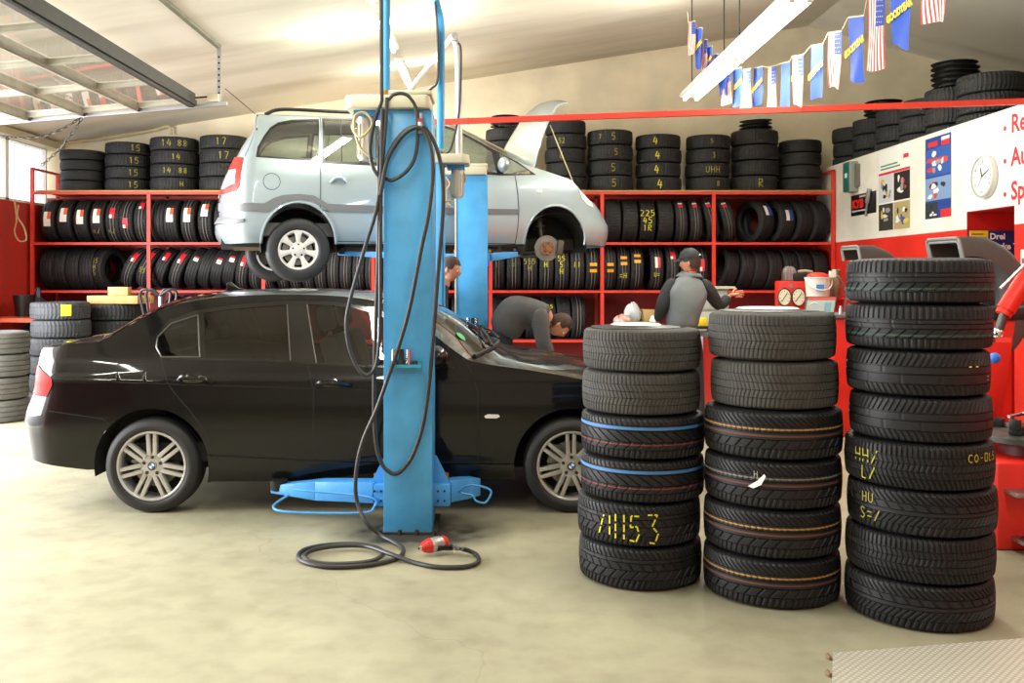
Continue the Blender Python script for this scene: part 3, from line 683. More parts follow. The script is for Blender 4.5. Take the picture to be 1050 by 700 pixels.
def standing(u, row, label, lean=0.0, yaw=0.0, kind='rib', sticker=None, chalks=None, R=0.312, w=0.2):
    Y = 13.33; x = (u-CX)*(Y-R)/F; sc = R/0.315
    h = R*abs(math.cos(lean)) + w/2*abs(math.sin(lean))
    o = new_tyre(far_mesh(kind), (x, Y, ZS[row] + h), (0, 0, 0), label, 'tyres standing on the rack shelves')
    o.rotation_euler = (Matrix.Rotation(yaw, 3, 'Z') @ Matrix.Rotation(PI/2 + lean, 3, 'Y')).to_euler()
    o.scale = (sc, sc, w/0.205)
    up = lambda d: -PI/2 - d
    if sticker:
        mats, d0, d1, z0, z1, sp = sticker
        patch('label_sticker', o, mats, 0.315, up(d1), up(d0), z0, z1, 6, sp)
    if chalks:
        lines, d, z, hh = chalks
        chalk(o, lines, 0.315, up(d), z, hh, mat=YELD if u < 560 else YEL, stroke=0.009, standing=True)
    return o
def st_wr(d): return ([STK_W, STK_OR], d-.12, d+0.55, -0.05, 0.05, lambda t, k: 1 if (t < .45 and k == 1) else 0)
def st_red(d, l=0.42): return ([STK_R, STK_W], d, d+l, -0.035, 0.04, lambda t, k: 1 if t > .55 and k == 0 else 0)
def st_or(d): return ([STK_O, STK_K, STK_W], d, d+0.42, -0.05, 0.05, lambda t, k: 1 if .3 < t < .6 else 0)
def st_blue(d): return ([STK_W, STK_B], d, d+0.5, -0.04, 0.055, lambda t, k: 1 if k == 1 else 0)
# left rack, upper shelf
uu = [48, 65, 82, 98.5, 114, 128.5, 143.5, 160.5, 174, 191.5, 209.5, 226]
sk = [st_wr(-.15), st_wr(.05), st_wr(-.05), st_wr(0), st_red(.1, .5), st_red(-.35, .45), st_red(.55), None, st_wr(.05), st_wr(.05), st_wr(.3), None]
dn = ['white and orange sticker', 'white and orange sticker', 'white and orange sticker', 'white and orange sticker', 'red and white sticker', 'low red and white sticker', 'high red sticker', 'no sticker', 'white sticker', 'white sticker', 'high white sticker', 'no sticker']
for i, u in enumerate(uu):
    standing(u, 1, 'tyre with %s, %s from left on upper shelf of left rack' % (dn[i], ORD[i]), 0.0, random.uniform(-.06, .02), 'line' if 4 <= i < 7 or i > 8 else 'rib', sk[i], (['=/'], -.5, 0, .07) if i in (3, 4) else None)
# left rack, middle shelf
for i, u in enumerate([47, 60, 74, 88, 104]):
    standing(u, 2, 'dark upright tyre, %s from left on the middle shelf of left rack' % ORD[i], 0, -0.05 if i < 4 else -.35, 'rib', None, (['55', 'H', '5'], .1, 0, .07) if i == 4 else None, R=.305)
lean = [.42, .42, .40, .40, .36, .33, .3, .28, .22, .14, .08]
lk = [st_red(.35, .5), st_red(.5, .4), st_red(.4, .5), st_red(.25, .55), ([STK_W, STK_R], .35, .6, -.04, .04, lambda t, k: 1 if t < .3 else 0), None, ([STK_W, STK_R], .2, .5, -.04, .04, lambda t, k: 1 if t < .3 else 0), ([STK_W, STK_R], .3, .6, -.04, .04, lambda t, k: 1 if t < .3 else 0), st_red(.1, .5), None, None]
for i, u in enumerate([133, 148.5, 165, 182, 198, 211, 223.5, 236, 249, 262, 275]):
    standing(u, 2, 'tyre leaning rightwards, %s of the leaning row on middle shelf of left rack' % ORD[i], lean[i], -.05, 'line' if i in (0, 1, 3, 8, 9, 10) else 'rib', lk[i], (['55'], -.1, 0, .07) if i == 1 else None, R=.30, w=.18)
for i, u in enumerate([289, 302, 315, 328, 341, 354, 367, 380]):
    standing(u, 2, 'upright tyre on the left rack under the silver van, %s right of its wheel' % ORD[i], 0.03, 0, 'line', None, None, R=.30, w=.175)
for i, u in enumerate([170, 184, 198]):
    standing(u, 3, 'dark tyre on the lowest left rack shelf just above the black car, %s from left' % ORD[i], 0.2, 0, 'rib', R=.3, w=.18)
# right rack, upper shelf
kinds = ['block']*4 + ['line']*3
for i, u in enumerate([629, 646.5, 664.5, 683]):
    standing(u, 1, ('tyre chalked with yellow size figures' if i == 2 else 'plain winter tyre') + ', %s from left on upper shelf of right rack' % ORD[i], 0, .03, 'block', None, (['225', '45', '1R'], .0, 0, .085) if i == 2 else None, w=.225, R=.315)
for i, (u, ln) in enumerate([(699.5, -.04), (714.5, -.06), (730.5, -.19), (747.5, -.22)]):
    standing(u, 1, 'lined tyre with red label near its top, %s of four' % ORD[i], ln, 0, 'line', ([STK_R, STK_W], .62, .92, -.04, .035, lambda t, k: 1 if t < .25 else 0), None, w=.175)
for i, u in enumerate([780, 803, 822, 839]):
    standing(u, 1, ('tyre with white and blue label' if i < 2 else 'plain tyre') + ', %s in the upper right rack bay' % ORD[i], 0, .42 if i == 0 else .3, 'rib', st_blue(.25 if i == 0 else .0) if i < 2 else None, None, w=.235, R=.31)
# right rack, middle shelf
for i, u in enumerate([510, 527, 544, 560.5, 576.5, 592.5, 608.5]):
    standing(u, 2, 'tyre with ' + ('orange label' if i == 6 else 'yellow chalk') + ', %s from left under the raised van front' % ORD[i], 0, 0, 'line', st_or(-.2) if i == 6 else None, None if i == 6 else ([['|'], ['='], ['555', 'H'], ['H'], ['55', '5', 'H'], ['||']][i], .15, 0, .075), w=.205, R=.315)
data = [(626, st_or(-.2), None, 'orange label low on its tread'), (640, st_or(.12), (['=H'], -.35, 0, .08), 'orange label and yellow chalk'), (654, st_or(.22), None, 'orange label high on its tread'), (674.5, ([STK_W, STK_R], .0, .5, -.04, .045, lambda t, k: 1 if k == 1 else 0), (['U='], -.3, 0, .06), 'white and red label'), (690.5, st_red(.4, .4), None, 'red label high up'), (705, None, None, 'no label, behind the mechanic cap'), (720, st_red(-.15, .55), None, 'red and white label low down')]
for i, (u, s, c, d) in enumerate(data):
    standing(u, 2, 'tyre with %s, %s in the middle bay of right rack' % (d, ORD[i]), 0, 0, 'line', s, c, w=.185, R=.315)
for i, (u, ln) in enumerate([(749, .2), (765.5, .13), (779.5, .1), (794, .07), (810, .05), (825, .04), (841, .02)]):
    standing(u, 2, 'plain dark tyre, %s from left in the middle shelf right bay' % ORD[i], ln, .12, 'rib', None, None, w=.2, R=.285)
for i, u in enumerate([511, 528, 546, 562, 577.5, 593]):
    standing(u, 3, 'tyre on the low shelf behind the bending mechanic, %s from left' % ORD[i], 0, .05, 'block' if i < 5 else 'line', None, (['555', '='], .45, 0, .06) if i == 3 else None, w=.2, R=.30)

for i, u in enumerate([402, 419, 436, 453, 470, 487]):
    standing(u, 2, 'dark tyre in the rack bay behind the lift columns, %s from left' % ORD[i], 0, 0, 'line', w=.205, R=.31)
    standing(u, 3, 'dark tyre on the low shelf behind the lift columns, %s from left' % ORD[i], 0, 0, 'rib', w=.205, R=.30)
# ------------------------------------------------------------------ cars
def interp(tab, x):
    if x <= tab[0][0]: return tab[0][1]
    for (a, fa), (b, fb) in zip(tab[:-1], tab[1:]):
        if x <= b: return fa + (fb-fa)*(x-a)/(b-a)
    return tab[-1][1]
class Smooth:
    def __init__(s, pts): s.p = pts
    def __call__(s, x):
        p = s.p
        if x <= p[0][0]: return p[0][1]
        if x >= p[-1][0]: return p[-1][1]
        for i in range(len(p)-1):
            if x <= p[i+1][0]:
                x0, y0 = p[i]; x1, y1 = p[i+1]; h = x1-x0
                d = (y1-y0)/h
                def sl(j):
                    if j <= 0 or j >= len(p)-1: return (p[min(j+1, len(p)-1)][1]-p[max(j-1, 0)][1])/(p[min(j+1, len(p)-1)][0]-p[max(j-1, 0)][0])
                    a = (p[j][1]-p[j-1][1])/(p[j][0]-p[j-1][0]); b = (p[j+1][1]-p[j][1])/(p[j+1][0]-p[j][0])
                    return 0 if a*b <= 0 else 2*a*b/(a+b)
                m0, m1 = sl(i), sl(i+1); t = (x-x0)/h
                return y0*(2*t**3-3*t*t+1) + h*m0*(t**3-2*t*t+t) + y1*(-2*t**3+3*t*t) + h*m1*(t**3-t*t)
def inpoly(p, poly):
    x, y = p; c = False; j = len(poly)-1
    for i in range(len(poly)):
        xi, yi = poly[i]; xj, yj = poly[j]
        if (yi > y) != (yj > y) and x < (xj-xi)*(y-yi)/(yj-yi) + xi: c = not c
        j = i
    return c
class Car:
    def __init__(s, loc, yaw, W, x0r, ar, x0f, af, n, inset, rr, rf):
        s.M = Matrix.Translation((loc[0], loc[1], 0)) @ Matrix.Rotation(yaw, 4, 'Z'); s.Mi = s.M.inverted()
        s.W = W; s.x0r, s.x0f = x0r, x0f; s.inset = Smooth(inset); s.rr = Smooth(rr); s.rf = Smooth(rf)
        e = 2/n; K = 60; rear = []; front = []
        for k in range(K+1):
            ph = PI/2*k/K; sx, cy = math.sin(ph)**e, math.cos(ph)**e if k < K else 0.0
            rear.append((x0r-ar*sx, cy, sx)); front.append((x0f+af*sx, cy, sx))
        def arc(lst, s0, sg):
            out = [(s0,)+lst[0]]; q = 0
            for a, b in zip(lst[:-1], lst[1:]):
                q += math.hypot(b[0]-a[0], (b[1]-a[1])*W); out.append((s0+sg*q,)+b)
            return out
        R = arc(rear, x0r, -1)[::-1]; Fr = arc(front, x0f, 1)
        s.tab = [(a, x, y, -g) for a, x, y, g in R] + [(a, x, y, g) for a, x, y, g in Fr]
        s.s0, s.s1 = s.tab[0][0], s.tab[-1][0]
    def pl(s, q):
        t = s.tab
        if q <= t[0][0]: return t[0][1:]
        lo, hi = 0, len(t)-1
        if q >= t[-1][0]: return t[-1][1:]
        while hi-lo > 1:
            m = (lo+hi)//2
            if t[m][0] <= q: lo = m
            else: hi = m
        a, b = t[lo], t[hi]; k = (q-a[0])/(b[0]-a[0])
        return tuple(a[i]+(b[i]-a[i])*k for i in (1, 2, 3))
    def pos(s, q, z, lift=0.0):
        x, y, g = s.pl(q)
        x += s.rr(z)*(-g) if g < 0 else -s.rf(z)*g
        p = Vector((x, -y*(s.W - s.inset(z)), z))
        if lift: p += s.nrm(q, z)*lift
        return p
    def nrm(s, q, z):
        h = 0.004
        a = s.pos(min(q+h, s.s1), z) - s.pos(max(q-h, s.s0), z); b = s.pos(q, z+h) - s.pos(q, z-h)
        n = a.cross(b)
        return n.normalized() if n.length > 1e-12 else Vector((-1 if q < 0 else 1, 0, 0))
    def q_at(s, x):
        if s.x0r <= x <= s.x0f: return x
        lo, hi = (s.s0, s.x0r) if x < s.x0r else (s.x0f, s.s1)
        for _ in range(40):
            m = (lo+hi)/2
            if s.pl(m)[0] < x: lo = m
            else: hi = m
        return (lo+hi)/2
    def px(s, u, v):
        O = s.Mi @ Vector((0, 0, H)); d = s.Mi.to_3x3() @ Vector(((u-CX)/F, 1, -(v-CY)/F))
        y = -s.W; q = z = 0
        for _ in range(25):
            t = (y-O.y)/d.y; p = O + d*t; z = p.z
            x = p.x
            if x < s.x0r: x -= s.rr(z)*min(1, (s.x0r-x)/(s.x0r-s.tab[0][1]))
            q = s.q_at(x); y = 0.5*y + 0.5*s.pos(q, z).y
        return (q, z)
    def pp(s, pts): return [s.px(*p) for p in pts]
    def skin(s, outline, polys, h=0.07):
        V = []; E = []
        def loop(poly, closed=True):
            o = len(V); m = 0
            pts = []
            for i in range(len(poly) if closed else len(poly)-1):
                a, b = poly[i], poly[(i+1) % len(poly)]
                L = math.hypot(b[0]-a[0], b[1]-a[1]); k = max(1, int(L/0.06))
                for j in range(k): pts.append((a[0]+(b[0]-a[0])*j/k, a[1]+(b[1]-a[1])*j/k))
            for p in pts: V.append(Vector(p))
            for i in range(len(pts)): E.append((o+i, o+(i+1) % len(pts)))
        loop(outline)
        for _, poly in polys: loop(poly)
        xs = [p[0] for p in outline]; zs = [p[1] for p in outline]
        x = min(xs)+h/2
        while x < max(xs):
            z = min(zs)+h/2
            while z < max(zs):
                if inpoly((x, z), outline): V.append(Vector((x, z)))
                z += h
            x += h*(0.5 if x < s.x0r+.02 or x > s.x0f-.02 else 1.0)
        vv, ee, ff, _, _, _ = delaunay_2d_cdt(V, E, [], 0, 1e-5)
        out = {'body': []}
        for n_, _ in polys: out[n_] = []
        for f in ff:
            c = (sum(vv[i].x for i in f)/3, sum(vv[i].y for i in f)/3)
            if not inpoly(c, outline): continue
            for n_, poly in polys:
                if inpoly(c, poly): out[n_].append(f); break
            else: out['body'].append(f)
        s.vv = vv
        return out
    def panel(s, tris, side, lift=0.0, mb=None):
        """triangles of the side skin as geometry with analytic normals; side -1 = near side, +1 = mirrored"""
        mb = mb or MB(); mb.n = mb.n or []
        idx = {}
        o = len(mb.v)
        for f in tris:
            for i in f:
                if i not in idx:
                    idx[i] = o + len(idx); q, z = s.vv[i]
                    p = s.pos(q, z); n = s.nrm(q, z)
                    if lift: p = p + n*lift
                    if side > 0: p = Vector((p.x, -p.y, p.z)); n = Vector((n.x, -n.y, n.z))
                    mb.v.append(p); mb.n.append(n)
        for f in tris:
            g = [idx[i] for i in f]; a, b, c = (mb.v[i] for i in g)
            if (b-a).cross(c-a).dot(mb.n[g[0]]) < 0: g.reverse()
            mb.f.append(g); mb.mi.append(0)
        return mb
    def ribbon(s, pts, w, lift=0.003, side=-1, mb=None, closed=False):
        """flat strip of width w lying on the skin along (s, z) points"""
        mb = mb or MB()
        if closed: pts = list(pts)+[pts[0]]
        P2 = []
        for a, b in zip(pts[:-1], pts[1:]):
            L = math.hypot(b[0]-a[0], b[1]-a[1]); k = max(1, int(L/0.05))
            for j in range(k): P2.append((a[0]+(b[0]-a[0])*j/k, a[1]+(b[1]-a[1])*j/k))
        P2.append(pts[-1]); vs = []; n = len(P2)
        for i, p in enumerate(P2):
            a = P2[max(i-1, 0)]; b = P2[min(i+1, n-1)]
            L = math.hypot(b[0]-a[0], b[1]-a[1]) or 1; nx, nz = -(b[1]-a[1])/L*w/2, (b[0]-a[0])/L*w/2
            for sg in (-1, 1):
                pt = s.pos(p[0]+sg*nx, p[1]+sg*nz, lift)
                if side > 0: pt.y = -pt.y
                vs.append(pt)
        return mb.add(vs, [(2*i, 2*i+1, 2*i+3, 2*i+2) for i in range(n-1)])
    def bar(s, pts, r, lift=0.004, side=-1, mb=None, closed=False, seg=6):
        mb = mb or MB(); P3 = []
        pl = list(pts)+([pts[0]] if closed else [])
        for a, b in zip(pl[:-1], pl[1:]):
            k = max(1, int(math.hypot(b[0]-a[0], b[1]-a[1])/0.05))
            for j in range(k):
                p = s.pos(a[0]+(b[0]-a[0])*j/k, a[1]+(b[1]-a[1])*j/k, lift)
                if side > 0: p.y = -p.y
                P3.append(p)
        if not closed:
            p = s.pos(pl[-1][0], pl[-1][1], lift)
            if side > 0: p.y = -p.y
            P3.append(p)
        return mb.tube(P3, r, seg, closed)
    def top(s, top_pts, params, ranges, cols=24, step=0.06):
        """crowned skins between the two upper edges. params(s)->(crown, bulge); ranges name->(s0,s1)"""
        rows = []
        for a, b in zip(top_pts[:-1], top_pts[1:]):
            k = max(1, int(math.hypot(b[0]-a[0], b[1]-a[1])/step))
            for j in range(k): rows.append((a[0]+(b[0]-a[0])*j/k, a[1]+(b[1]-a[1])*j/k))
        rows.append(top_pts[-1])
        cuts = sorted(set(x for r in ranges.values() for x in r))
        res = []
        for a, b in zip(rows[:-1], rows[1:]):
            res.append(a)
            for c in cuts:
                if a[0] < c-1e-4 and b[0] > c+1e-4: res.append((c, a[1]+(b[1]-a[1])*(c-a[0])/(b[0]-a[0])))
        res.append(rows[-1]); rows = res
        G = []
        for (q, z) in rows:
            B = s.pos(q, z); c, b = params(q); line = []
            for j in range(cols+1):
                t = -1+2*j/cols; k = 1-abs(t)**2.4
                line.append(Vector((B.x + b*k, -B.y*t*-1 if False else B.y*(-t), B.z + c*k)))
            G.append(line)
        out = {}
        for name, (a, b) in ranges.items():
            ii = [i for i, r in enumerate(rows) if a-1e-4 <= r[0] <= b+1e-4]
            mb = MB(); mb.n = []
            for i in ii:
                for j in range(cols+1):
                    mb.v.append(G[i][j].copy())
                    i0, i1 = max(i-1, ii[0]), min(i+1, ii[-1]); j0, j1 = max(j-1, 0), min(j+1, cols)
                    n = (G[i1][j]-G[i0][j]).cross(G[i][j1]-G[i][j0])
                    if n.length < 1e-10: n = Vector((0, 0, 1))
                    n.normalize()
                    if n.z < -0.05: n = -n
                    mb.n.append(n)
            for k in range(len(ii)-1):
                for j in range(cols):
                    g = [k*(cols+1)+j, k*(cols+1)+j+1, (k+1)*(cols+1)+j+1, (k+1)*(cols+1)+j]
                    a_, b_, c_ = mb.v[g[0]], mb.v[g[1]], mb.v[g[2]]
                    if (b_-a_).cross(c_-a_).dot(mb.n[g[1]]) < 0: g.reverse()
                    mb.f.append(g); mb.mi.append(0)
            out[name] = mb
        s.rows, s.G = rows, G
        return out
def merge(*mbs):
    o = MB(); o.n = []
    for m in mbs:
        k = len(o.v); o.v += m.v; o.n += m.n; o.f += [[i+k for i in f] for f in m.f]; o.mi += m.mi
    return o
def cb(mb, name, mat, parent): return mb.build(name, mat, parent, smooth=180, fixn=False)
def liner(parent, hub_x, hub_z, r, W, depth=0.32, zb=0.22, z_only_top=True):
    for sg in (-1, 1):
        pts = [(hub_x + (r+0.004)*math.cos(a), hub_z + (r+0.004)*math.sin(a)) for a in [PI*(-0.06 + 1.12*k/24) for k in range(25)]]
        mb = MB(); vs = []
        for x, z in pts:
            vs += [(x, sg*(W-0.012), z), (x, sg*(W-depth), z)]
        fs = [(2*i, 2*i+1, 2*i+3, 2*i+2) for i in range(24)]
        mb.add(vs, fs); mb.add([(x, sg*(W-depth), z) for x, z in pts], [tuple(range(25))])
        mb.build('wheel_arch_liner', M('arch_liner', (16, 16, 16), 0.85), parent, smooth=40)

TYRECAR = M('car_tyre', (34, 34, 35), 0.6, var=0.15, vs=20, bump=0.08, bs=150)
def wheel(parent, x, y, z, R, w, rr, kind, out=-1, name='wheel'):
    """alloy wheel; local +Z of the meshes points outboard"""
    T = Matrix.Translation((x, y, z)) @ Matrix.Rotation(PI/2 if out < 0 else -PI/2, 4, 'X')
    h = w/2
    rim = MB()
    if kind == 'double':
        rim.lathe([(rr, h-.012), (rr-.004, h+.002), (rr-.016, h+.002), (rr-.022, h-.008), (rr-.026, h-.03), (rr-.034, -h*.3), (rr-.03, -h), (rr-.004, -h), (rr-.012, -h*.4), (rr, h-.03)], 56, T, closed=True)
        for k in range(7):
            for sg in (-1, 1):
                A = Matrix.Rotation(PI/2 + 2*PI*k/7 + 0.02, 4, 'Z')
                r0, r1 = 0.068, rr-.018; w0, w1 = 0.0135, 0.0115; o0, o1 = 0.019*sg, 0.0235*sg
                z0, z1 = h-.012, h-.006; b0, b1 = h-.05, h-.035
                vs = [(r0, o0-w0, z0), (r0, o0+w0, z0), (r1, o1+w1, z1), (r1, o1-w1, z1), (r0, o0-w0*1.2, b0), (r0, o0+w0*1.2, b0), (r1, o1+w1*1.2, b1), (r1, o1-w1*1.2, b1)]
                rim.add(vs, [(0, 1, 2, 3), (7, 6, 5, 4), (0, 4, 5, 1), (1, 5, 6, 2), (2, 6, 7, 3), (3, 7, 4, 0)], 0, T @ A)
        rim.lathe([(0, h-.016), (.034, h-.014), (.074, h-.017), (.083, h-.026), (.084, h-.06), (0, h-.06)], 32, T)
        rmat = M('alloy_bright', (190, 189, 185), 0.32, 0.6)
    else:
        rim.lathe([(rr, h-.012), (rr-.004, h+.002), (rr-.018, h+.002), (rr-.024, h-.008), (rr-.03, h-.03), (rr-.038, -h*.3), (rr-.03, -h), (rr-.004, -h), (rr-.012, -h*.4), (rr, h-.03)], 56, T, closed=True)
        for k in range(7):
            A = Matrix.Rotation(PI/2 + 2*PI*k/7, 4, 'Z'); r0, r1 = .05, rr-.018; z0, z1 = h-.004, h-.002
            poly = [(r0, -.024), (r0+.05, -.021), (r1-.03, -.030), (r1, -.050), (r1, .050), (r1-.03, .030), (r0+.05, .021), (r0, .024)]
            n = len(poly)
            vs = [(px, py, z0+(z1-z0)*(px-r0)/(r1-r0)) for px, py in poly] + [(px, py*1.1, z0-.035) for px, py in poly]
            rim.add(vs, [tuple(range(n)), tuple(range(n, 2*n))[::-1]] + [(i, n+i, n+(i+1) % n, (i+1) % n) for i in range(n)], 0, T @ A)
        rim.lathe([(0, h-.002), (.07, h-.002), (.082, h-.008), (.084, h-.04), (0, h-.04)], 32, T)
        rmat = ALLOYW
    o = rim.build(name, rmat, parent, smooth=40, bevel=0.0025 if kind == 'double' else 0.003)
    t = MB(); ti = R-.008
    t.lathe([(rr-.006, h-.02), (rr-.004, h-.004), (rr+.004, h+.004), (rr+.012, h+.009), (rr+.03, h+.012), (R-.045, h+.010), (R-.022, h+.0), (R-.010, h-.012), (R-.003, h-.03), (R, h-.05), (R-.008, h-.051), (R-.008, h-.058), (R, h-.059), (R+.001, 0.006), (R-.008, .005), (R-.008, -.005), (R+.001, -.006), (R, -h+.059), (R-.008, -h+.058), (R-.008, -h+.051), (R, -h+.05), (R-.003, -h+.03), (R-.022, -h), (R-.045, -h-.01), (rr+.03, -h-.012), (rr, -h-.004), (rr-.006, -h+.02)], 72, T)
    t.build('tyre', TYRECAR, o, smooth=50)
    c = MB(); c.lathe([(0, h-.006), (.026, h-.007), (.031, h-.012)], 28, T); cap = c.build('centre_cap', BLACK if kind == 'double' else ALLOYW, o)
    if kind == 'double':
        c = MB()
        for k in range(4):
            c.lathe([(0, h-.0050), (.019, h-.0055)], 6, T @ Matrix.Rotation(k*PI/2, 4, 'Z'), mi=k % 2, a0=0, a1=PI/2)
        c.lathe([(.026, h-.0055), (.028, h-.005), (.030, h-.0095)], 28, T, mi=2)
        c.build('roundel', [M('roundel_white', (235, 235, 238), 0.4), M('roundel_blue', (60, 120, 200), 0.4), CHROME], o, fixn=True)
    for k in range(5):
        A = T @ Matrix.Rotation(2*PI*k/5+.3, 4, 'Z'); rb = .056 if kind == 'double' else .058
        MB().cyl((rb, 0, h-.03), (rb, 0, h-.012 if kind == 'double' else h+.001), .0115 if kind == 'double' else .010, seg=12, mtx=A).build('wheel_bolt', DKSTEEL, o)
    d = MB(); d.lathe([(.06, -.01), (.15, -.01), (.15, .012), (.06, .012)], 40, T, closed=True)
    d.box((-.125, .03, .0), (.06, .13, .07), 0, T @ Matrix.Rotation(-.3, 4, 'Z')); d.build('brake_disc', M('disc_grey', (150, 146, 138), 0.4, 0.8), o)
    MB().lathe([(0, -h*.2), (rr-.03, -h*.2)], 40, T).build('brake_shield', DARK, o)
    return o

def seat(parent, x, y, zb, mat, w=0.5, name='front_seat'):
    o = MB()
    def rb(c, d, ang):
        o.box((0, 0, 0), d, 0, Matrix.Translation(c) @ Matrix.Rotation(ang, 4, 'Y'))
    rb((x+.22, y, zb+.06), (.5, w, .14), -.12); rb((x-.10, y, zb+.38), (.13, w, .62), -.28)
    s_ = o.build(name, mat, parent, bevel=0.04)
    h_ = MB(); h_.box((0, 0, 0), (.09, .26, .18), 0, Matrix.Translation((x-.23, y, zb+.80)) @ Matrix.Rotation(-.2, 4, 'Y')); h_.build('headrest', mat, s_, bevel=.03)

# ================================================================== black saloon on the floor
def black_car():
    CYc = 6.98
    inset = [(.15, .07), (.22, .03), (.30, .012), (.42, .004), (.55, .0), (.72, .004), (.83, .012), (.875, .014), (.90, .026), (.94, .040), (1.0, .062), (1.08, .105), (1.2, .175), (1.36, .275), (1.44, .345), (1.5, .42)]
    rr = [(.2, .06), (.32, .045), (.45, .02), (.56, .0), (.64, .012), (.72, .05), (.84, .09), (.95, .09), (1.05, .10), (1.1, .12), (1.5, .3)]
    rf = [(.15, .12), (.3, .04), (.5, .0), (.7, .08), (.85, .25), (1.2, .5)]
    c = Car((0, CYc), 0, .908, -2.76, .505, .68, .62, 3.0, inset, rr, rf)
    root = thing('sedan', 'black four-door saloon car parked on the floor beneath the silver van', 'car', (0, CYc, 0))
    hr, hf, hz = -2.238, .519, .310
    arch = lambda hx, r, a0, a1: [(hx + r*math.cos(a), hz + r*math.sin(a)) for a in [a0+(a1-a0)*k/20 for k in range(21)]]
    ztop = [c.px(*p) for p in spline2([(72, 352), (102, 349.5), (125, 338), (150, 324), (175, 314), (200, 308), (225, 304.5), (260, 302.5), (300, 301.8), (340, 303), (370, 306), (395, 311.5), (420, 325), (445, 343), (464, 358), (480, 369)], 3)]
    hood = [c.px(*p) for p in [(500, 373.5), (540, 379), (580, 385.5), (610, 391), (640, 397)]]
    rear_top = [(c.s0, 1.075), (c.s0+.25, 1.075), (c.s0+.5, 1.07), (c.s0+.72, 1.065), (c.q_at(-3.0), 1.08)]
    fr_top = [(.95, .80), (1.1, .775), (c.s1-.45, .75), (c.s1-.2, .735), (c.s1, .73)]
    TOP = rear_top + [p for p in ztop if p[0] > rear_top[-1][0]+.04] + hood + [p for p in fr_top if p[0] > hood[-1][0]+.05]
    bot = [(c.s0, .36), (c.s0+.5, .34), (c.q_at(-3.05), .33), (-2.66, .285)] + arch(hr, .378, PI*1.02, -.10*PI) + [(hr+.39, .21), (-1.2, .215), (-.4, .215), (hf-.40, .225)] + arch(hf, .378, PI*1.08, -.05*PI) + [(.98, .22), (c.s1-.5, .2), (c.s1, .2)]
    outline = bot + TOP[::-1]
    G1 = c.pp([(162, 345), (176, 331.5), (203, 323), (205, 366), (166, 366), (160.5, 356)])
    G2 = c.pp([(209.5, 321), (240, 316.6), (294.5, 312.5), (298, 369.5), (211, 367)])
    G3 = c.pp([(315.5, 312.3), (340, 313), (362, 315.6), (390, 323.5), (420, 342), (452, 366), (456, 376.5), (389, 374.5), (325, 372)])
    FRM = c.pp([(157, 345), (173, 328), (200, 318.5), (240, 312.5), (294, 308.5), (340, 309), (366, 312), (394, 319.5), (424, 338), (456, 361.5), (466, 377.5), (389, 376.5), (324, 374), (298, 371.2), (164, 368), (156, 357)])
    BP = c.pp([(295.5, 312.4), (314.5, 312.2), (324, 372), (299, 370)])
    RD = c.pp([(165, 369), (171, 391), (180, 404), (195, 421), (210, 442), (217, 466), (260, 469), (321, 471), (321, 399), (315.5, 372.5), (298, 372), (230, 370)])
    FD = c.pp([(316, 373), (322, 399), (322, 471), (420, 474), (490, 474), (490, 401), (481, 377), (470, 379), (389, 377), (340, 375.5)])
    SK = c.pp([(213, 466.5), (321, 472), (420, 475), (528, 475.5), (529, 491.5), (213.5, 493)])
    FF = c.pp([(120.5, 373), (148, 373.5), (149, 377), (147, 393), (142, 393), (119.5, 392), (120, 380)])
    TLs = [(c.q_at(-3.11), .955), (c.q_at(-3.03), .925), (c.q_at(-2.93), .88), (c.q_at(-2.925), .84), (c.q_at(-2.96), .765), (c.q_at(-3.11), .765), (c.q_at(-3.18), .78), (c.s0+.42, .79), (c.s0+.40, .93)]
    IND = c.pp([(496.5, 426.5), (500, 424.5), (511, 424.8), (512.5, 427), (509, 428.8), (498, 428.6)])
    polys = [('g1', G1), ('g2', G2), ('g3', G3), ('bp', BP), ('frame', FRM), ('fuel', FF), ('light', TLs), ('ind', IND), ('rd', RD), ('fd', FD), ('skirt', SK)]
    T = c.skin(outline, polys, .042)
    PAINT = M('black_car_paint', (12, 12, 12), 0.3, coat=0.7, spec=0.1)
    GLOSS = M('gloss_black_trim', (12, 12, 13), 0.15, coat=0.5)
    GT = glass('tinted_glass', (.10, .10, .095)); GC = glass('car_glass', (.50, .53, .50))
    def par(q):
        cr = interp([(c.s0, 0), (c.s0+.3, .01), (-2.95, .03), (-2.62, .035), (-2.45, .05), (-2.1, .05), (-1.8, .038), (-1.0, .035), (-.8, .05), (-.55, .085), (-.32, .085), (-.2, .06), (-.05, .05), (.6, .06), (.95, .07), (c.s1-.3, .02), (c.s1, 0)], q)
        b = interp([(c.s0, 0), (-2.75, -.02), (-2.62, -.10), (-2.3, -.08), (-1.9, -.04), (-1.5, 0), (-1.0, 0.02), (-.7, .08), (-.4, .16), (-.16, .20), (.1, .1), (.8, .05), (c.s1-.3, .02), (c.s1, 0)], q)
        return cr, b
    s_rg0 = -2.56; s_rg1 = -1.93; s_ws0 = -.80; s_ws1 = -.17
    tops = c.top(TOP, par, {'trunk': (c.s0, s_rg0), 'rg': (s_rg0, s_rg1), 'roof': (s_rg1, s_ws0), 'ws': (s_ws0, s_ws1), 'hood': (s_ws1, c.s1)}, 24, .05)
    body = merge(c.panel(T['body'], -1), c.panel(T['body'], 1), tops['trunk'], tops['roof'])
    cb(body, 'body', PAINT, root)
    cb(tops['hood'], 'bonnet', PAINT, root)
    cb(tops['rg'], 'rear_window', GT, root); ws = cb(tops['ws'], 'windscreen', GC, root)
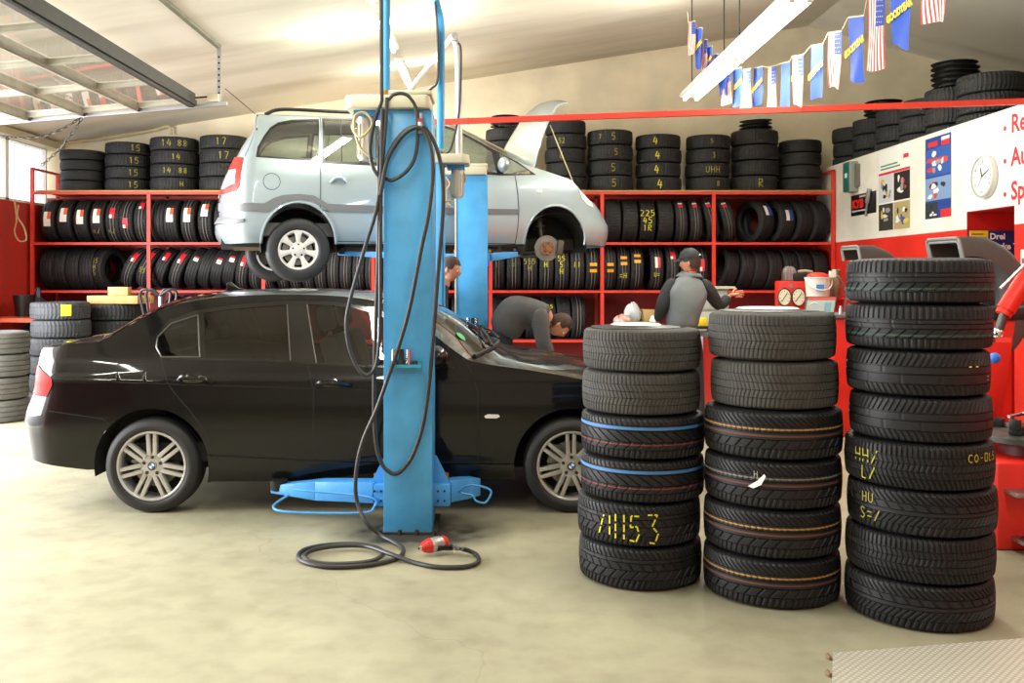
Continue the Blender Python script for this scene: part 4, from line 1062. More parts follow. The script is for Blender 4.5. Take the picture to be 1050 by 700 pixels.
    for sd in (-1, 1):
        rd = cb(c.panel(T['rd'], sd), 'rear_door', PAINT, root); fd = cb(c.panel(T['fd'], sd), 'front_door', PAINT, root)
        cb(c.panel(T['frame'], sd, .001), 'window_frame', GLOSS, root)
        cb(c.panel(T['bp'], sd, .002), 'door_pillar', GLOSS, root)
        cb(c.panel(T['g1'], sd, -.002), 'quarter_glass', GT, rd); cb(c.panel(T['g2'], sd, -.002), 'door_glass', GT, rd)
        cb(c.panel(T['g3'], sd, -.002), 'door_glass', GC, fd)
        cb(c.panel(T['skirt'], sd, .012), 'side_skirt', PAINT, root)
        cb(c.panel(T['fuel'], sd), 'fuel_flap' if sd < 0 else 'body_panel', PAINT, root)
        cb(c.panel(T['light'], sd, .004), 'tail_light', M('tail_red', (220, 26, 20), 0.6, spec=.1, emit=.15), root)  # slight emission imitates light coming through the red lens
        cb(c.panel(T['ind'], sd, .003), 'side_indicator', M('clear_lens', (236, 232, 222), 0.2, coat=.5), root)
        # bright edges round the windows, door gaps
        for mb in (c.bar(G1, .006, .002, sd, None, True), c.bar(G2[2:4], .004, .003, sd), c.bar(c.pp([(315, 312.5), (324.5, 372)]), .004, .003, sd)):
            mb.build('window_trim', M('satin_trim', (96, 94, 88), 0.35, 0.6), root)
        seam = MB(); W_ = .007
        c.ribbon(c.pp([(160, 356), (165, 368), (171, 391), (180, 404), (195, 421), (210, 442), (217, 466)]), W_, .0015, sd, seam)
        c.ribbon(c.pp([(217, 466.3), (321, 471.8), (490, 474.5)]), W_, .0015, sd, seam)
        c.ribbon(c.pp([(324, 372.5), (315.5, 373), (321.5, 399), (321.5, 471)]), W_, .0015, sd, seam)
        c.ribbon(c.pp([(474, 366), (481, 376), (490, 401), (490, 474)]), W_, .0015, sd, seam)
        c.ribbon(FF, .005, .0015, sd, seam, True)
        c.ribbon(c.pp([(50, 421), (70, 424), (104, 429), (112, 434)]), .006, .0015, sd, seam)
        c.ribbon(TLs, .006, .005, sd, seam, True)
        seam.build('panel_gaps', DARK, root)
        hl = MB(); c.bar(c.pp([(54, 388.6), (85, 389.8), (119, 391.2), (176, 393.6), (250, 396)]), .0035, .0005, sd, hl)
        c.bar(c.pp([(250, 396), (330, 398.3), (390, 400)]), .003, .0003, sd, hl); hl.build('waist_crease', PAINT, root)
        for door, pts in ((rd, [(183, 389.5), (190, 387.8), (206, 388.3), (219, 391.0)]), (fd, [(324, 393.5), (332, 391.8), (348, 392.8), (361, 395.4)])):
            q = c.pp(pts); mb = MB(); P3 = [c.pos(a, z, .0 if i in (0, 3) else .034) for i, (a, z) in enumerate(q)]
            P3 = spline(P3, 6)
            if sd > 0: P3 = [Vector((p.x, -p.y, p.z)) for p in P3]
            mb.tube(P3, lambda t: .012 + .005*math.sin(PI*t), 8); h_ = mb.build('door_handle', PAINT, door)
            mb = MB(); cc = c.pos((q[1][0]+q[2][0])/2, (q[1][1]+q[2][1])/2 - .004); cc.y *= -sd
            mb.lathe([(0, .003), (.05, .002), (.062, -.003)], 20, Matrix.Translation(cc) @ Matrix.Rotation(PI/2*(1 if sd < 0 else -1), 4, 'X') @ Matrix.Diagonal((1.35, .5, 1, 1)))
            mb.build('handle_recess', GLOSS, h_)
        # mirror
        q = c.px(447, 371); p = c.pos(*q); mb = MB()
        mb.sphere((p.x+.0, p.y-.13, p.z+.045), .1, 16, 10, (.85, 1.15, .75)); mb.tube([p + Vector((.03, .02, -.01)), p + Vector((.02, -.08, .02))], .022, 8)
        if sd > 0:
            for v in mb.v: v.y = -v.y
        mb.build('door_mirror', PAINT, root)
    # front face pieces: headlights, grille, plates
    for sg in (-1, 1):
        q = c.s1-.52; p = c.pos(q, .68, .0); mb = MB(); mb.sphere((p.x-.03, p.y*-sg, .68), .1, 16, 8, (.75, 1.7, .62)); mb.build('headlight', M('headlamp', (205, 210, 214), 0.1, coat=1.0), root)
        mb = MB(); p = c.pos(c.s1, .62, .004); mb.box((p.x, sg*.13, .62), (.03, .2, .14)); mb.build('kidney_grille', CHROME, root, bevel=.03)
    mb = MB(); p = c.pos(c.s1, .42); mb.box((p.x+.004, 0, .42), (.02, .52, .11)); mb.build('number_plate', WHITE, root)
    p = c.pos(c.s0, .84); MB().box((p.x-.006, 0, .84), (.02, .52, .11)).build('number_plate', WHITE, root)
    # wipers, sticker in the windscreen, cowl
    def wsp(q, t, lift):
        i = min(range(len(c.rows)), key=lambda k: abs(c.rows[k][0]-q)); j = int(round((t+1)/2*24)); return c.G[i][24-j] + Vector((.4, 0, .9)).normalized()*lift
    for (t0, t1) in ((.55, -.05), (-.10, -.72)):
        mb = MB(); a = wsp(s_ws1+.04, t0, .03); b = wsp(s_ws1-.10, (t0+t1)/2, .03); e = wsp(s_ws1-.03, t1, .025)
        mb.tube([a, b*.5+a*.5+Vector((0, 0, .02)), b], .009, 6); mb.tube(spline([wsp(s_ws1-.03, t0+.05, .018), wsp(s_ws1-.10, (t0+t1)/2, .02), e], 5), .007, 6); mb.build('wiper', BLACK, root)
    mb = MB(); lst = [wsp(s_ws1+.01, t/10, .008) for t in range(-9, 10)]; mb.tube(lst, .016, 6); mb.build('cowl_seal', BLACK, root)
    ctr = wsp(s_ws1-.14, .74, .004); nn = Vector((.62, -.25, .75)).normalized(); qz = nn.to_track_quat('Z', 'Y').to_matrix().to_4x4()
    MB().lathe([(0, 0), (.04, 0)], 20, Matrix.Translation(ctr) @ qz).build('green_badge', M('badge_green', (40, 176, 70), 0.5), ws, fixn=False)
    # antenna fin
    mb = MB(); q0 = c.px(225, 303)[0]; i = min(range(len(c.rows)), key=lambda k: abs(c.rows[k][0]-q0)); p = c.G[i][12]
    mb.prism([(-.08, 0), (.09, 0), (.01, .02), (-.05, .062), (-.075, .06)], -.018, .018, Matrix.Translation(p - Vector((0, 0, .004))) @ Matrix.Rotation(PI/2, 4, 'X'))
    mb.build('antenna_fin', PAINT, root, bevel=.006)
    # wheels
    for x in (hr, hf):
        wheel(root, x, -.80, hz, .314, .205, .233, 'double', -1); wheel(root, x, .80, hz, .314, .205, .233, 'double', 1)
    liner(root, hr, hz, .378, .9); liner(root, hf, hz, .378, .9)
    MB().bb(-3.0, 1.0, -.52, .52, .24, .34).bb(-1.83, .12, -.84, .84, .2, .3).build('underbody', DARK, root)
    # interior
    INT = M('interior_grey', (62, 60, 56), 0.8); INTD = M('interior_dark', (24, 23, 22), 0.8)
    MB().bb(-2.5, -.1, -.84, .84, .32, .46).bb(-2.55, -2.2, -.72, .72, .46, .98).bb(-.25, .0, -.72, .72, .46, .93).build('cabin_floor', INTD, root, bevel=.03)
    for sg in (-1, 1): seat(root, -.95, sg*.38, .46, INT)
    o = MB(); o.box((0, 0, 0), (.16, 1.3, .6), 0, Matrix.Translation((-2.02, 0, .78)) @ Matrix.Rotation(-.3, 4, 'Y')); o.box((-1.75, 0, .52), (.5, 1.3, .14)); o.build('rear_seat', INT, root, bevel=.05)
    for sg in (-1, 1): MB().box((-2.16, sg*.36, 1.10), (.09, .26, .12)).build('rear_headrest', INT, root, bevel=.03)
    mb = MB(); mb.tube([Vector((-.42, .36, .93)) + Vector((-.35*.19*math.sin(t), .19*math.cos(t), .94*.19*math.sin(t))) for t in [2*PI*k/20 for k in range(20)]], .015, 6, True); mb.build('steering_wheel', INTD, root)
    return c
def spline2(pts, n):
    return [(p.x, p.y) for p in spline([(a, b, 0) for a, b in pts], n)]

# ================================================================== silver minivan on the lift
def silver_van():
    yaw = math.radians(16)
    W = .865
    hubn = Vector((-1.9586, 9.35, 0)) - Matrix.Rotation(yaw, 3, 'Z') @ Vector((0, -.855, 0))
    inset = [(1.80, .09), (1.88, .045), (1.95, .018), (2.05, .004), (2.2, .0), (2.35, .004), (2.5, .012), (2.6, .026), (2.72, .058), (2.9, .118), (3.05, .185), (3.12, .225), (3.2, .30), (3.3, .42)]
    rr = [(1.85, .10), (1.90, .06), (1.96, .02), (2.04, .0), (2.10, .012), (2.18, .05), (2.29, .045), (2.45, .06), (2.56, .09), (2.65, .13), (2.8, .20), (2.95, .29), (3.06, .38), (3.12, .47), (3.2, .55)]
    rf = [(1.85, .06), (2.0, .01), (2.1, .0), (2.2, .05), (2.3, .12), (2.45, .28), (2.6, .45), (3.2, 1.2)]
    c = Car((hubn.x, hubn.y), yaw, W, -.40, .42, 2.95, .64, 2.6, inset, rr, rf)
    root = thing('minivan', 'silver minivan raised on the blue lift, bonnet open and front wheel removed', 'car', (hubn.x, hubn.y, 0), yaw)
    hr, hzr, hf, hzf = 0.0, 1.823, 2.69, 1.865
    top = [c.px(*p) for p in spline2([(262, 117.5), (275, 118), (300, 119.5), (340, 121.5), (380, 121.5), (420, 122), (445, 124.5), (465, 131), (485, 141), (505, 152), (525, 162.5), (541, 169.5)], 3)]
    hood = [c.px(*p) for p in spline2([(552, 173), (566, 177.5), (582, 183), (598, 190), (610, 198), (616, 206)], 2)]
    zt = top[0][1]
    rear_top = [(c.s0, zt+.02), (c.s0+.3, zt+.02), (c.s0+.62, zt+.015)]
    fr = [(c.s1-.45, 2.33), (c.s1-.2, 2.31), (c.s1, 2.30)]
    TOP = rear_top + [p for p in top if p[0] > rear_top[-1][0]+.04] + [h for h in hood if h[0] < fr[0][0]-.03] + fr
    ar = lambda hx, z0, r, a0, a1: [(hx + r*math.cos(a), z0 + r*math.sin(a)) for a in [a0+(a1-a0)*k/18 for k in range(19)]]
    zc = 1.93
    xr0, xr1 = c.px(267.5, 249), c.px(344.5, 248); xf0, xf1 = c.px(537, 250), c.px(600, 250)
    ra = (xr1[0]-xr0[0])/2; rc = (xr1[0]+xr0[0])/2; zr = xr0[1]; rtop = c.px(306, 207)[1]-zr
    fa = (xf1[0]-xf0[0])/2; fc = (xf1[0]+xf0[0])/2; zf = xf0[1]; ftop = c.px(572, 210.5)[1]-zf
    arcR = [(rc + ra*math.cos(a), zr + rtop*math.sin(a)) for a in [PI*(1-k/20) for k in range(21)]]
    arcF = [(fc + fa*math.cos(a), zf + ftop*math.sin(a)) for a in [PI*(1-k/20) for k in range(21)]]
    bot = [(c.s0, 1.90), (c.s0+.5, 1.895), (c.q_at(-.72), 1.885)] + [(rc-ra-.02, zr-.0)] + arcR + [c.px(384, 249.5), c.px(440, 250.5), c.px(500, 251)] + arcF + [(fc+fa+.03, zf-.005), (c.s1-.5, 1.90), (c.s1, 1.90)]
    outline = bot + TOP[::-1]
    Q = lambda *p: c.pp(p)
    G1 = Q((264.5, 159.5), (266, 152), (272, 141), (278, 133), (285, 128.5), (299, 125.5), (325.5, 124), (325, 163.5))
    G2 = Q((332.5, 123), (388, 123.3), (388, 167), (332, 165))
    G3 = Q((396, 123.5), (442, 127), (462, 133), (480, 141.5), (504, 155), (509.5, 177), (440, 172), (397, 168))
    G4 = Q((511.5, 157), (530, 167.5), (547.5, 178.5), (516.5, 178))
    F1 = Q((262, 161), (264, 150.5), (271, 138.5), (277, 130.5), (285, 125.5), (299, 122.8), (327, 121.8), (327, 165.5))
    F2 = Q((330, 121.2), (390, 121.8), (442, 125), (464, 131), (482, 140), (507, 153.5), (531, 166), (550, 179.3), (515, 180), (440, 175.3), (397, 170.5), (330, 167.4))
    MLr = Q((216, 208), (240, 208.4), (271, 208.4), (281, 202.8), (290, 200), (307, 198.8), (322, 200.5), (334, 208), (336, 209), (400, 211.5), (470, 213.5), (531, 214.5), (531, 220.3), (470, 219.6), (400, 218.7), (338, 217.2), (330, 211), (322, 206.5), (308, 204.3), (293, 206.8), (283, 212), (276, 217.5), (240, 217), (217.5, 216.5))
    FD = Q((328, 166.5), (328.5, 216), (338, 218.5), (344.5, 240), (345, 247.5), (420, 249.5), (421, 173))
    BD = Q((421, 173), (421, 249.5), (528, 250.5), (531, 232), (532, 215), (531, 200), (528, 180.2), (515, 180.5))
    TL = Q((234, 161.5), (246.5, 161.5), (245.7, 190), (242, 196), (229.5, 199), (223.5, 200), (224.5, 178), (229, 166))
    TW = Q((224.5, 175), (240.5, 174), (240.5, 188), (229, 194), (223.5, 195))
    FU = [(c.px(278.6, 186)[0]+.083*math.cos(t), c.px(278.6, 186)[1]+.083*math.sin(t)) for t in [2*PI*k/24 for k in range(24)]]
    HL = Q((601, 194), (606, 197.5), (612, 203.5), (616.5, 210), (614, 212.5), (607, 210), (602, 203.5))
    RW = [(c.s0, 2.66), (c.s0+.62, 2.66), (c.s0+.60, 2.9), (c.s0+.55, 3.05), (c.s0, 3.06)]
    PL = [(c.s0, 2.38), (c.s0+.27, 2.38), (c.s0+.27, 2.50), (c.s0, 2.50)]
    BT = Q((214.5, 224.5), (230, 223), (250, 224.5), (251, 227.5), (240, 230), (214, 230.5))
    polys = [('g1', G1), ('g2', G2), ('g3', G3), ('g4', G4), ('f1', F1), ('f2', F2), ('mould', MLr), ('tw', TW), ('tl', TL), ('hl', HL), ('fuel', FU), ('rw', RW), ('plate', PL), ('btrim', BT), ('rdoor', FD), ('fdoor', BD)]
    T = c.skin(outline, polys, .07)
    PAINT = M('silver_van_paint', (160, 175, 180), 0.34, 0.45, coat=0.9)
    TRIM = M('grey_moulding', (104, 106, 108), 0.5)
    GV = glass('van_glass', (.42, .50, .46), .14); GB = M('van_frame', (22, 22, 23), 0.3)
    def par(q):
        cr = interp([(c.s0, 0), (c.s0+.3, .03), (-.3, .06), (0, .08), (1.4, .085), (1.9, .10), (2.3, .10), (2.6, .05), (2.9, .05), (c.s1-.2, .02), (c.s1, 0)], q)
        b = interp([(c.s0, 0), (-.3, .0), (.8, 0), (1.3, .05), (1.9, .16), (2.45, .30), (2.7, .1), (c.s1, 0)], q)
        return cr, b
    s_w0 = c.px(437, 124)[0]; s_w1 = c.px(541, 169.5)[0]
    tops = c.top(TOP, par, {'roof': (c.s0, s_w0), 'ws': (s_w0, s_w1), 'bay': (s_w1, c.s1)}, 24, .06)
    cb(merge(c.panel(T['body'], -1), c.panel(T['body'], 1), tops['roof']), 'body', PAINT, root)
    cb(tops['ws'], 'windscreen', GV, root)
    bay = tops['bay']
    for i, p in enumerate(bay.v):
        t = (i % 25)/24
        if 0 < i % 25 < 24: p.z -= .10 + .05*((i*7) % 5)/5
    cb(bay, 'engine_bay', M('engine_dark', (30, 30, 31), 0.7), root)
    for sd in (-1, 1):
        rd = cb(c.panel(T['rdoor'], sd), 'rear_door', PAINT, root); fd = cb(c.panel(T['fdoor'], sd), 'front_door', PAINT, root)
        cb(c.panel(T['f1'], sd, .001), 'window_frame', GB, root); cb(c.panel(T['f2'], sd, .001), 'window_frame', GB, root)
        cb(c.panel(T['g1'], sd, -.002), 'quarter_window', GV, root); cb(c.panel(T['g2'], sd, -.002), 'door_glass', GV, rd)
        cb(c.panel(T['g3'], sd, -.002), 'door_glass', GV, fd); cb(c.panel(T['g4'], sd, -.002), 'front_quarter_window', GV, root)
        cb(c.panel(T['mould'], sd, .010), 'side_moulding', TRIM, root); cb(c.panel(T['btrim'], sd, .02), 'bumper_trim', TRIM, root)
        tl = cb(c.panel(T['tl'], sd, .006), 'tail_light', M('van_tail_red', (226, 36, 26), 0.4, coat=.25, spec=.3, emit=.08), root)
        cb(c.panel(T['tw'], sd, .008), 'clear_lens', M('lens_white', (238, 230, 226), 0.15, coat=1.0), tl)
        cb(c.panel(T['fuel'], sd), 'fuel_flap' if sd < 0 else 'body_panel', PAINT, root)
        cb(c.panel(T['rw'], sd, -.002), 'rear_window', GV, root); cb(c.panel(T['plate'], sd, .012), 'number_plate', WHITE, root)
        seam = MB()
        c.ribbon(Q((264, 118), (256, 138), (248, 160.5)), .010, .002, sd, seam)
        c.ribbon(Q((328.5, 121), (328.7, 170), (328.5, 214), (337, 217)), .009, .002, sd, seam)
        c.ribbon(Q((421, 173), (421, 249.5)), .009, .002, sd, seam)
        c.ribbon(Q((528, 180), (531, 200), (532, 215), (531, 232), (528, 250)), .009, .002, sd, seam)
        c.ribbon(FU, .006, .002, sd, seam, True)
        c.ribbon(Q((345, 247.2), (420, 248.8), (528, 249.8)), .008, .002, sd, seam)
        c.ribbon(Q((349, 123), (350.5, 166)), .012, .002, sd, seam)
        seam.build('panel_gaps', M('gap_grey', (50, 52, 54), 0.8), root)
        lip = MB(); c.bar(arcR, .014, .004, sd, lip); lip.build('arch_lip', PAINT, root); lip = MB(); c.bar(arcF, .014, .004, sd, lip); lip.build('arch_lip', PAINT, root)
        # roof rail
        rl = [c.px(u, v)[0] for u, v in ((272, 118), (290, 118.5), (340, 121), (400, 122))]
        mb = MB(); zt_ = top[2][1]
        pr = [c.pos(rl[0], zt_-.005, .0), c.pos(rl[1], zt_+.03, .02), c.pos(rl[2], zt_+.035, .02), c.pos(rl[3], zt_+.03, .02), c.pos(rl[3]+.25, zt_-.01, 0)]
        for p in pr[1:4]: p.z += .035; p.y += .06
        for p in (pr[0], pr[4]): p.y += .05; p.z += .02
        if sd > 0:
            for p in pr: p.y = -p.y
        mb.tube(spline(pr, 8), .019, 8); mb.build('roof_rail', BLACK, root)
        # handle
        for door, uv in ((rd, [(339, 187), (344, 183.5), (350, 183.8), (354.5, 187)]), (fd, [(432, 194), (437, 191), (443, 191), (447, 194)])):
            q = Q(*uv); P3 = spline([c.pos(a, z, 0 if i in (0, 3) else .04) for i, (a, z) in enumerate(q)], 5)
            if sd > 0: P3 = [Vector((p.x, -p.y, p.z)) for p in P3]
            h_ = MB().tube(P3, .02, 8).build('door_handle', PAINT, door)
            cc = c.pos((q[1][0]+q[2][0])/2, (q[1][1]+q[2][1])/2-.02); cc.y *= -sd
            MB().lathe([(0, .004), (.05, .004), (.06, -.002)], 20, Matrix.Translation(cc) @ Matrix.Rotation(-PI/2*sd*-1 if sd < 0 else -PI/2, 4, 'X') @ Matrix.Diagonal((1.3, .6, 1, 1))).build('handle_recess', TRIM, h_)
        p = c.pos(*c.px(516, 173)); mb = MB(); mb.sphere((p.x-.03, p.y-.11, p.z+.03), .085, 16, 10, (.7, 1.2, .95)); mb.tube([p, p + Vector((0, -.08, 0))], .03, 8)
        if sd > 0:
            for v in mb.v: v.y = -v.y
        mb.build('door_mirror', PAINT, root)
        cb(c.panel(T['hl'], sd, .004), 'headlight', M('van_headlamp', (226, 226, 220), 0.12, coat=1.0), root)
        p = c.pos(*c.px(553, 196)); MB().sphere((p.x, p.y*(1 if sd < 0 else -1), p.z), .028, 12, 8, (1.3, .35, .8)).build('side_indicator', M('clear_lens'), root)
    # far-side and near rear wheels, brake assembly where the front wheel is missing
    w_ = wheel(root, hr, -.755, hzr, .322, .2, .205, 'seven', -1); wheel(root, hr-.17, .755, hzr-.0, .322, .2, .205, 'seven', 1)
    TB = Matrix.Translation((hf-.02, -.80, hzf)) @ Matrix.Rotation(PI/2, 4, 'X')
    d = MB().lathe([(.05, -.012), (.14, -.012), (.14, .012), (.075, .012), (.07, .035), (.0, .035)], 44, TB).build('brake_disc', M('disc_worn', (128, 124, 116), 0.5, 0.25, var=0.3), root)
    mb = MB().lathe([(.0, .036), (.072, .036), (.074, .02)], 32, TB).lathe([(0, .05), (.03, .048), (.032, .03)], 24, TB); mb.build('wheel_hub', M('hub_rust', (150, 100, 62), 0.7, var=0.4, vs=30), d)
    for k in range(5):
        A = TB @ Matrix.Rotation(2*PI*k/5+.2, 4, 'Z'); MB().cyl((.052, 0, .03), (.052, 0, .042), .009, seg=10, mtx=A).build('stud_hole', DKSTEEL, d)
    mb = MB(); mb.box((.145, .03, .0), (.07, .16, .09), 0, TB @ Matrix.Rotation(-.15, 4, 'Z')); mb.build('brake_caliper', M('caliper', (92, 86, 76), 0.6, 0.5), root, bevel=.015)
    mb = MB().cyl((hf-.03, -.66, hzf+.08), (hf-.06, -.58, hzf+.42), .035, seg=14).cyl((hf-.045, -.62, hzf+.22), (hf-.06, -.58, hzf+.45), .055, seg=14)
    mb.tube([Vector((hf-.05+.075*math.cos(t), -.60+.075*math.sin(t), hzf+.2+.035*t/PI)) for t in [k*PI/8 for k in range(80)]], .010, 6)
    mb.build('spring_strut', DKSTEEL, root)
    mb = MB().tube([(hf-.02, -.72, hzf-.02), (hf-.3, -.5, hzf-.06), (hf-.5, -.38, hzf-.03)], .035, 8).tube([(hf-.05, -.74, hzf-.07), (hf-.22, -.62, hzf-.09), (hf-.40, -.55, hzf-.02)], .022, 8).box((hf-.34, -.5, hzf+.05), (.3, .25, .16)); mb.build('wishbone', DKSTEEL, root, bevel=.01)
    liner(root, rc, zr-.02, ra, W, .34); liner(root, fc, zf-.02, fa, W, .42)
    mb = MB().bb(-.75, 3.1, -.5, .5, 1.86, 1.98).bb(rc+ra+.02, fc-fa-.02, -.80, .80, 1.89, 1.97); mb.build('underbody', M('underseal', (60, 56, 50), 0.85, var=.3), root)
    mb = MB().tube([(-.72, -.32, 1.90), (-.45, -.34, 1.87), (.4, -.3, 1.84), (2.0, -.25, 1.84)], .035, 10).cyl((-.62, -.36, 1.90), (-.3, -.42, 1.90), .075, seg=16); mb.build('exhaust_pipe', M('rusty_exhaust', (120, 104, 84), 0.7, 0.4, var=.4), root)
    mb = MB().tube([(.05, -.6, 1.80), (.5, -.5, 1.86)], .03, 8).tube([(-.0, -.62, 1.82), (.0, .62, 1.82)], .035, 8); mb.build('rear_axle', DKSTEEL, root)
    # open bonnet: curved sheet hinged at the windscreen base
    hb = c.px(556, 173); B0 = c.pos(*hb); NB = 14; NC = 16
    wy = abs(B0.y)-.05
    mb = MB(); vs = []
    for lay in (0, 1):
        for i in range(NB+1):
            t = i/NB
            for j in range(NC+1):
                y = -1+2*j/NC
                L = .98*t*(1 - .10*y*y*t); hw = wy*(1-.10*t**2)
                bow = .07*(1-y*y)+.10*math.sin(PI*min(t*1.0, 1))*.55
                ang = math.radians(66)
                a_ = L; b_ = bow - .025*lay
                if t > .9: b_ -= (t-.9)*.9
                x = B0.x - .10 + a_*math.cos(ang) - b_*math.sin(ang) + .04*(1-y*y)*(1-t); z = B0.z + .0 + a_*math.sin(ang) + b_*math.cos(ang)
                vs.append((x, y*hw, z))
    n1 = (NB+1)*(NC+1); fs = []
    for i in range(NB):
        for j in range(NC):
            a = i*(NC+1)+j; fs.append((a, a+1, a+NC+2, a+NC+1)); fs.append((n1+a, n1+a+NC+1, n1+a+NC+2, n1+a+1))
    rim_ = [j for j in range(NC+1)] + [(i+1)*(NC+1)+NC for i in range(NB)] + [NB*(NC+1)+j for j in range(NC-1, -1, -1)] + [i*(NC+1) for i in range(NB-1, 0, -1)]
    for a, b in zip(rim_, rim_[1:]+rim_[:1]): fs.append((a, b, n1+b, n1+a))
    mb.add(vs, fs); mb.build('bonnet', PAINT, root, smooth=50)
    p0 = c.pos(*c.px(597, 189)); p1 = Vector((B0.x+.13, -wy+.06, B0.z+.50))
    MB().cyl(p0 + Vector((0, .03, -.02)), p1, .007, seg=8).build('bonnet_prop', M('prop_pale', (190, 180, 130), 0.5), root)
    # cabin
    INT = M('van_interior', (120, 122, 120), 0.85)
    MB().bb(-.5, 2.3, -.76, .76, 1.97, 2.1).build('cabin_floor', INT, root)
    for sg in (-1, 1): seat(root, 1.15, sg*.36, 2.2, INT)
    o = MB(); o.box((0, 0, 0), (.16, 1.2, .62), 0, Matrix.Translation((.15, 0, 2.5)) @ Matrix.Rotation(-.25, 4, 'Y')); o.build('rear_seat', INT, root, bevel=.05)
    MB().box((2.05, 0, 2.50), (.4, 1.35, .24)).build('dashboard', INT, root, bevel=.06)
    return c
car1 = black_car()
car2 = silver_van()
# ------------------------------------------------------------------ lifts
BLUED = M('blue_arm_paint', (72, 158, 228), 0.42, var=0.2, vs=9)
def hexa(mb, a, b):      # two quads (4 corners each) joined into a solid
    return mb.add(list(a)+list(b), [(3, 2, 1, 0), (4, 5, 6, 7), (0, 1, 5, 4), (1, 2, 6, 5), (2, 3, 7, 6), (3, 0, 4, 7)])
def lift_post(x, y, w, top, label, motor=-1, face=1, zc=0.2, gus=True):
    """face=1: closed back towards -Y (camera), open side towards +Y"""
    r = thing('lift_post', label, 'car lift', (x, y, 0), 0 if face > 0 else PI)
    d = .32; h = w/2
    mb = MB().bb(-h, h, 0, .012, 0, top).bb(-h, -h+.012, .012, d, 0, top).bb(h-.012, h, .012, d, 0, top).bb(-h, -h+.07, d-.012, d, 0, top).bb(h-.07, h, d-.012, d, 0, top)
    mb.build('column', BLUE, r, bevel=.003)
    MB().bb(-h-.03, h+.03, -.015, d+.12, 0, .012).build('base_plate', M('grimy_plate', (62, 60, 54), 0.7, var=.4), r, bevel=.003)
    for bx in (-h-.015, -h*.3, h*.4, h+.015):
        MB().cyl((bx, -.03, .0), (bx, -.03, .03), .013, seg=6).build('anchor_bolt', DKSTEEL, r)
    MB().cyl((0, .16, .05), (0, .16, top), .022, seg=14).build('screw_spindle', M('greased_spindle', (150, 148, 132), 0.35, 0.8), r)
    MB().bb(-h+.02, -h+.05, .05, .25, .03, top-.02).bb(h-.05, h-.02, .05, .25, .03, top-.02).build('guide_rail', CREAM, r)
    # cream belt cover and motor
    mb = MB(); m = motor
    x0, x1 = (m*(h+.23), -m*(h-.01)); x0, x1 = min(x0, x1), max(x0, x1)
    mb.prism([(x0, -.02), (x0+.04, -.05), (x1-.02, -.05), (x1, -.02), (x1, .30), (x1-.03, .33), (x0+.06, .33), (x0, .27)], top+.004, top+.085)
    a0, a1 = (-h-.0, h) ; mb.prism([(a0+.03, -.035), (a1-.0, -.035), (a1, .31), (a0+.03, .31)], top+.085, top+.115)
    mb.build('belt_cover', CREAM, r, bevel=.012)
    mx = m*(h+.115)
    mb = MB().cyl((mx, .10, top-.03), (mx, .10, top-.28), .056, seg=24).cyl((mx, .10, top-.28), (mx, .10, top-.295), .046, seg=24)
    for k in range(14):
        a = 2*PI*k/14; mb.box((mx+.058*math.cos(a), .10+.058*math.sin(a), top-.17), (.008, .008, .19))
    mb.build('motor', M('motor_beige', (196, 190, 176), 0.45, 0.3), r)
    MB().bb(mx-.07, mx+.09, .02, .2, top-.032, top+.003).build('motor_bracket', BLUED, r)
    mb = MB().tube(spline([(mx-.04, .03, top-.02), (mx-.075, -.0, top-.10), (mx-.02, -.03, top-.17), (mx+.05, -.03, top-.09), (mx+.0, -.03, top-.02), (mx-.06, -.02, top-.06), (mx-.03, -.0, top-.22), (mx+.06, .0, top-.30), (m*h, .05, top-.33)], 8), .008, 6); mb.build('motor_cable', M('beige_cable', (176, 160, 118), 0.5), r)
    # carriage
    c = MB().bb(-h-(.075 if gus else .02), h+(.105 if gus else .02), .12, .30, zc-.08, zc+.055); car = c.build('carriage', BLUED, r, bevel=.006)
    for sg, xx in (((-1, -h), (1, h)) if gus else ()):
        mb = MB().prism([(xx, zc+.05), (xx+sg*.10, zc+.055), (xx+sg*.015, zc+.22), (xx, zc+.22)], .16, .20, Matrix.Rotation(PI/2, 4, 'X') @ Matrix.Scale(-1, 4, (0, 0, 1))); mb.build('gusset', BLUED, car)
        for k in range(2):
            for q in range(2): MB().cyl((xx+sg*(.03+.04*k), .12, zc-.045+.06*q), (xx+sg*(.03+.04*k), .112, zc-.045+.06*q), .007, seg=8).build('carriage_bolt', DKSTEEL, car)
    return r
def lift_arm(parent, base, tip, w0, w1, h0, h1, pad=True, name='lift_arm'):
    base, tip = Vector(base), Vector(tip); d = (tip-base); s = Vector((-d.y, d.x, 0)).normalized(); up = Vector((0, 0, 1))
    mb = MB(); q = []
    for p, w, h in ((base, w0, h0), (base+d*.55, (w0+w1)*.55, h0*.95), (tip, w1, h1)):
        q.append([p - s*w/2 - up*h/2, p + s*w/2 - up*h/2, p + s*w/2 + up*h/2, p - s*w/2 + up*h/2])
    hexa(mb, q[0], q[1]); hexa(mb, q[1], q[2]); o = mb.build(name, BLUED, parent, bevel=.004)
    if pad: MB().cyl(tip - up*.01 - d.normalized()*.04, tip + up*.055 - d.normalized()*.04, .05, .06, seg=18).build('rubber_pad', BLACK, o)
    MB().cyl(base + up*(h0/2), base + up*(h0/2+.045), .03, seg=14).build('pivot_pin', M('brass_pin', (150, 120, 60), .5, .7), o)
    return o
XA = -0.5125
pa = lift_post(XA, 5.6, .292, 2.56, 'blue two-post lift column nearest the camera, hoses hanging down its front', -1, 1, .215)
arm = lift_arm(pa, (-.20, .20, .215), (-.92, .46, .17), .16, .07, .125, .05)
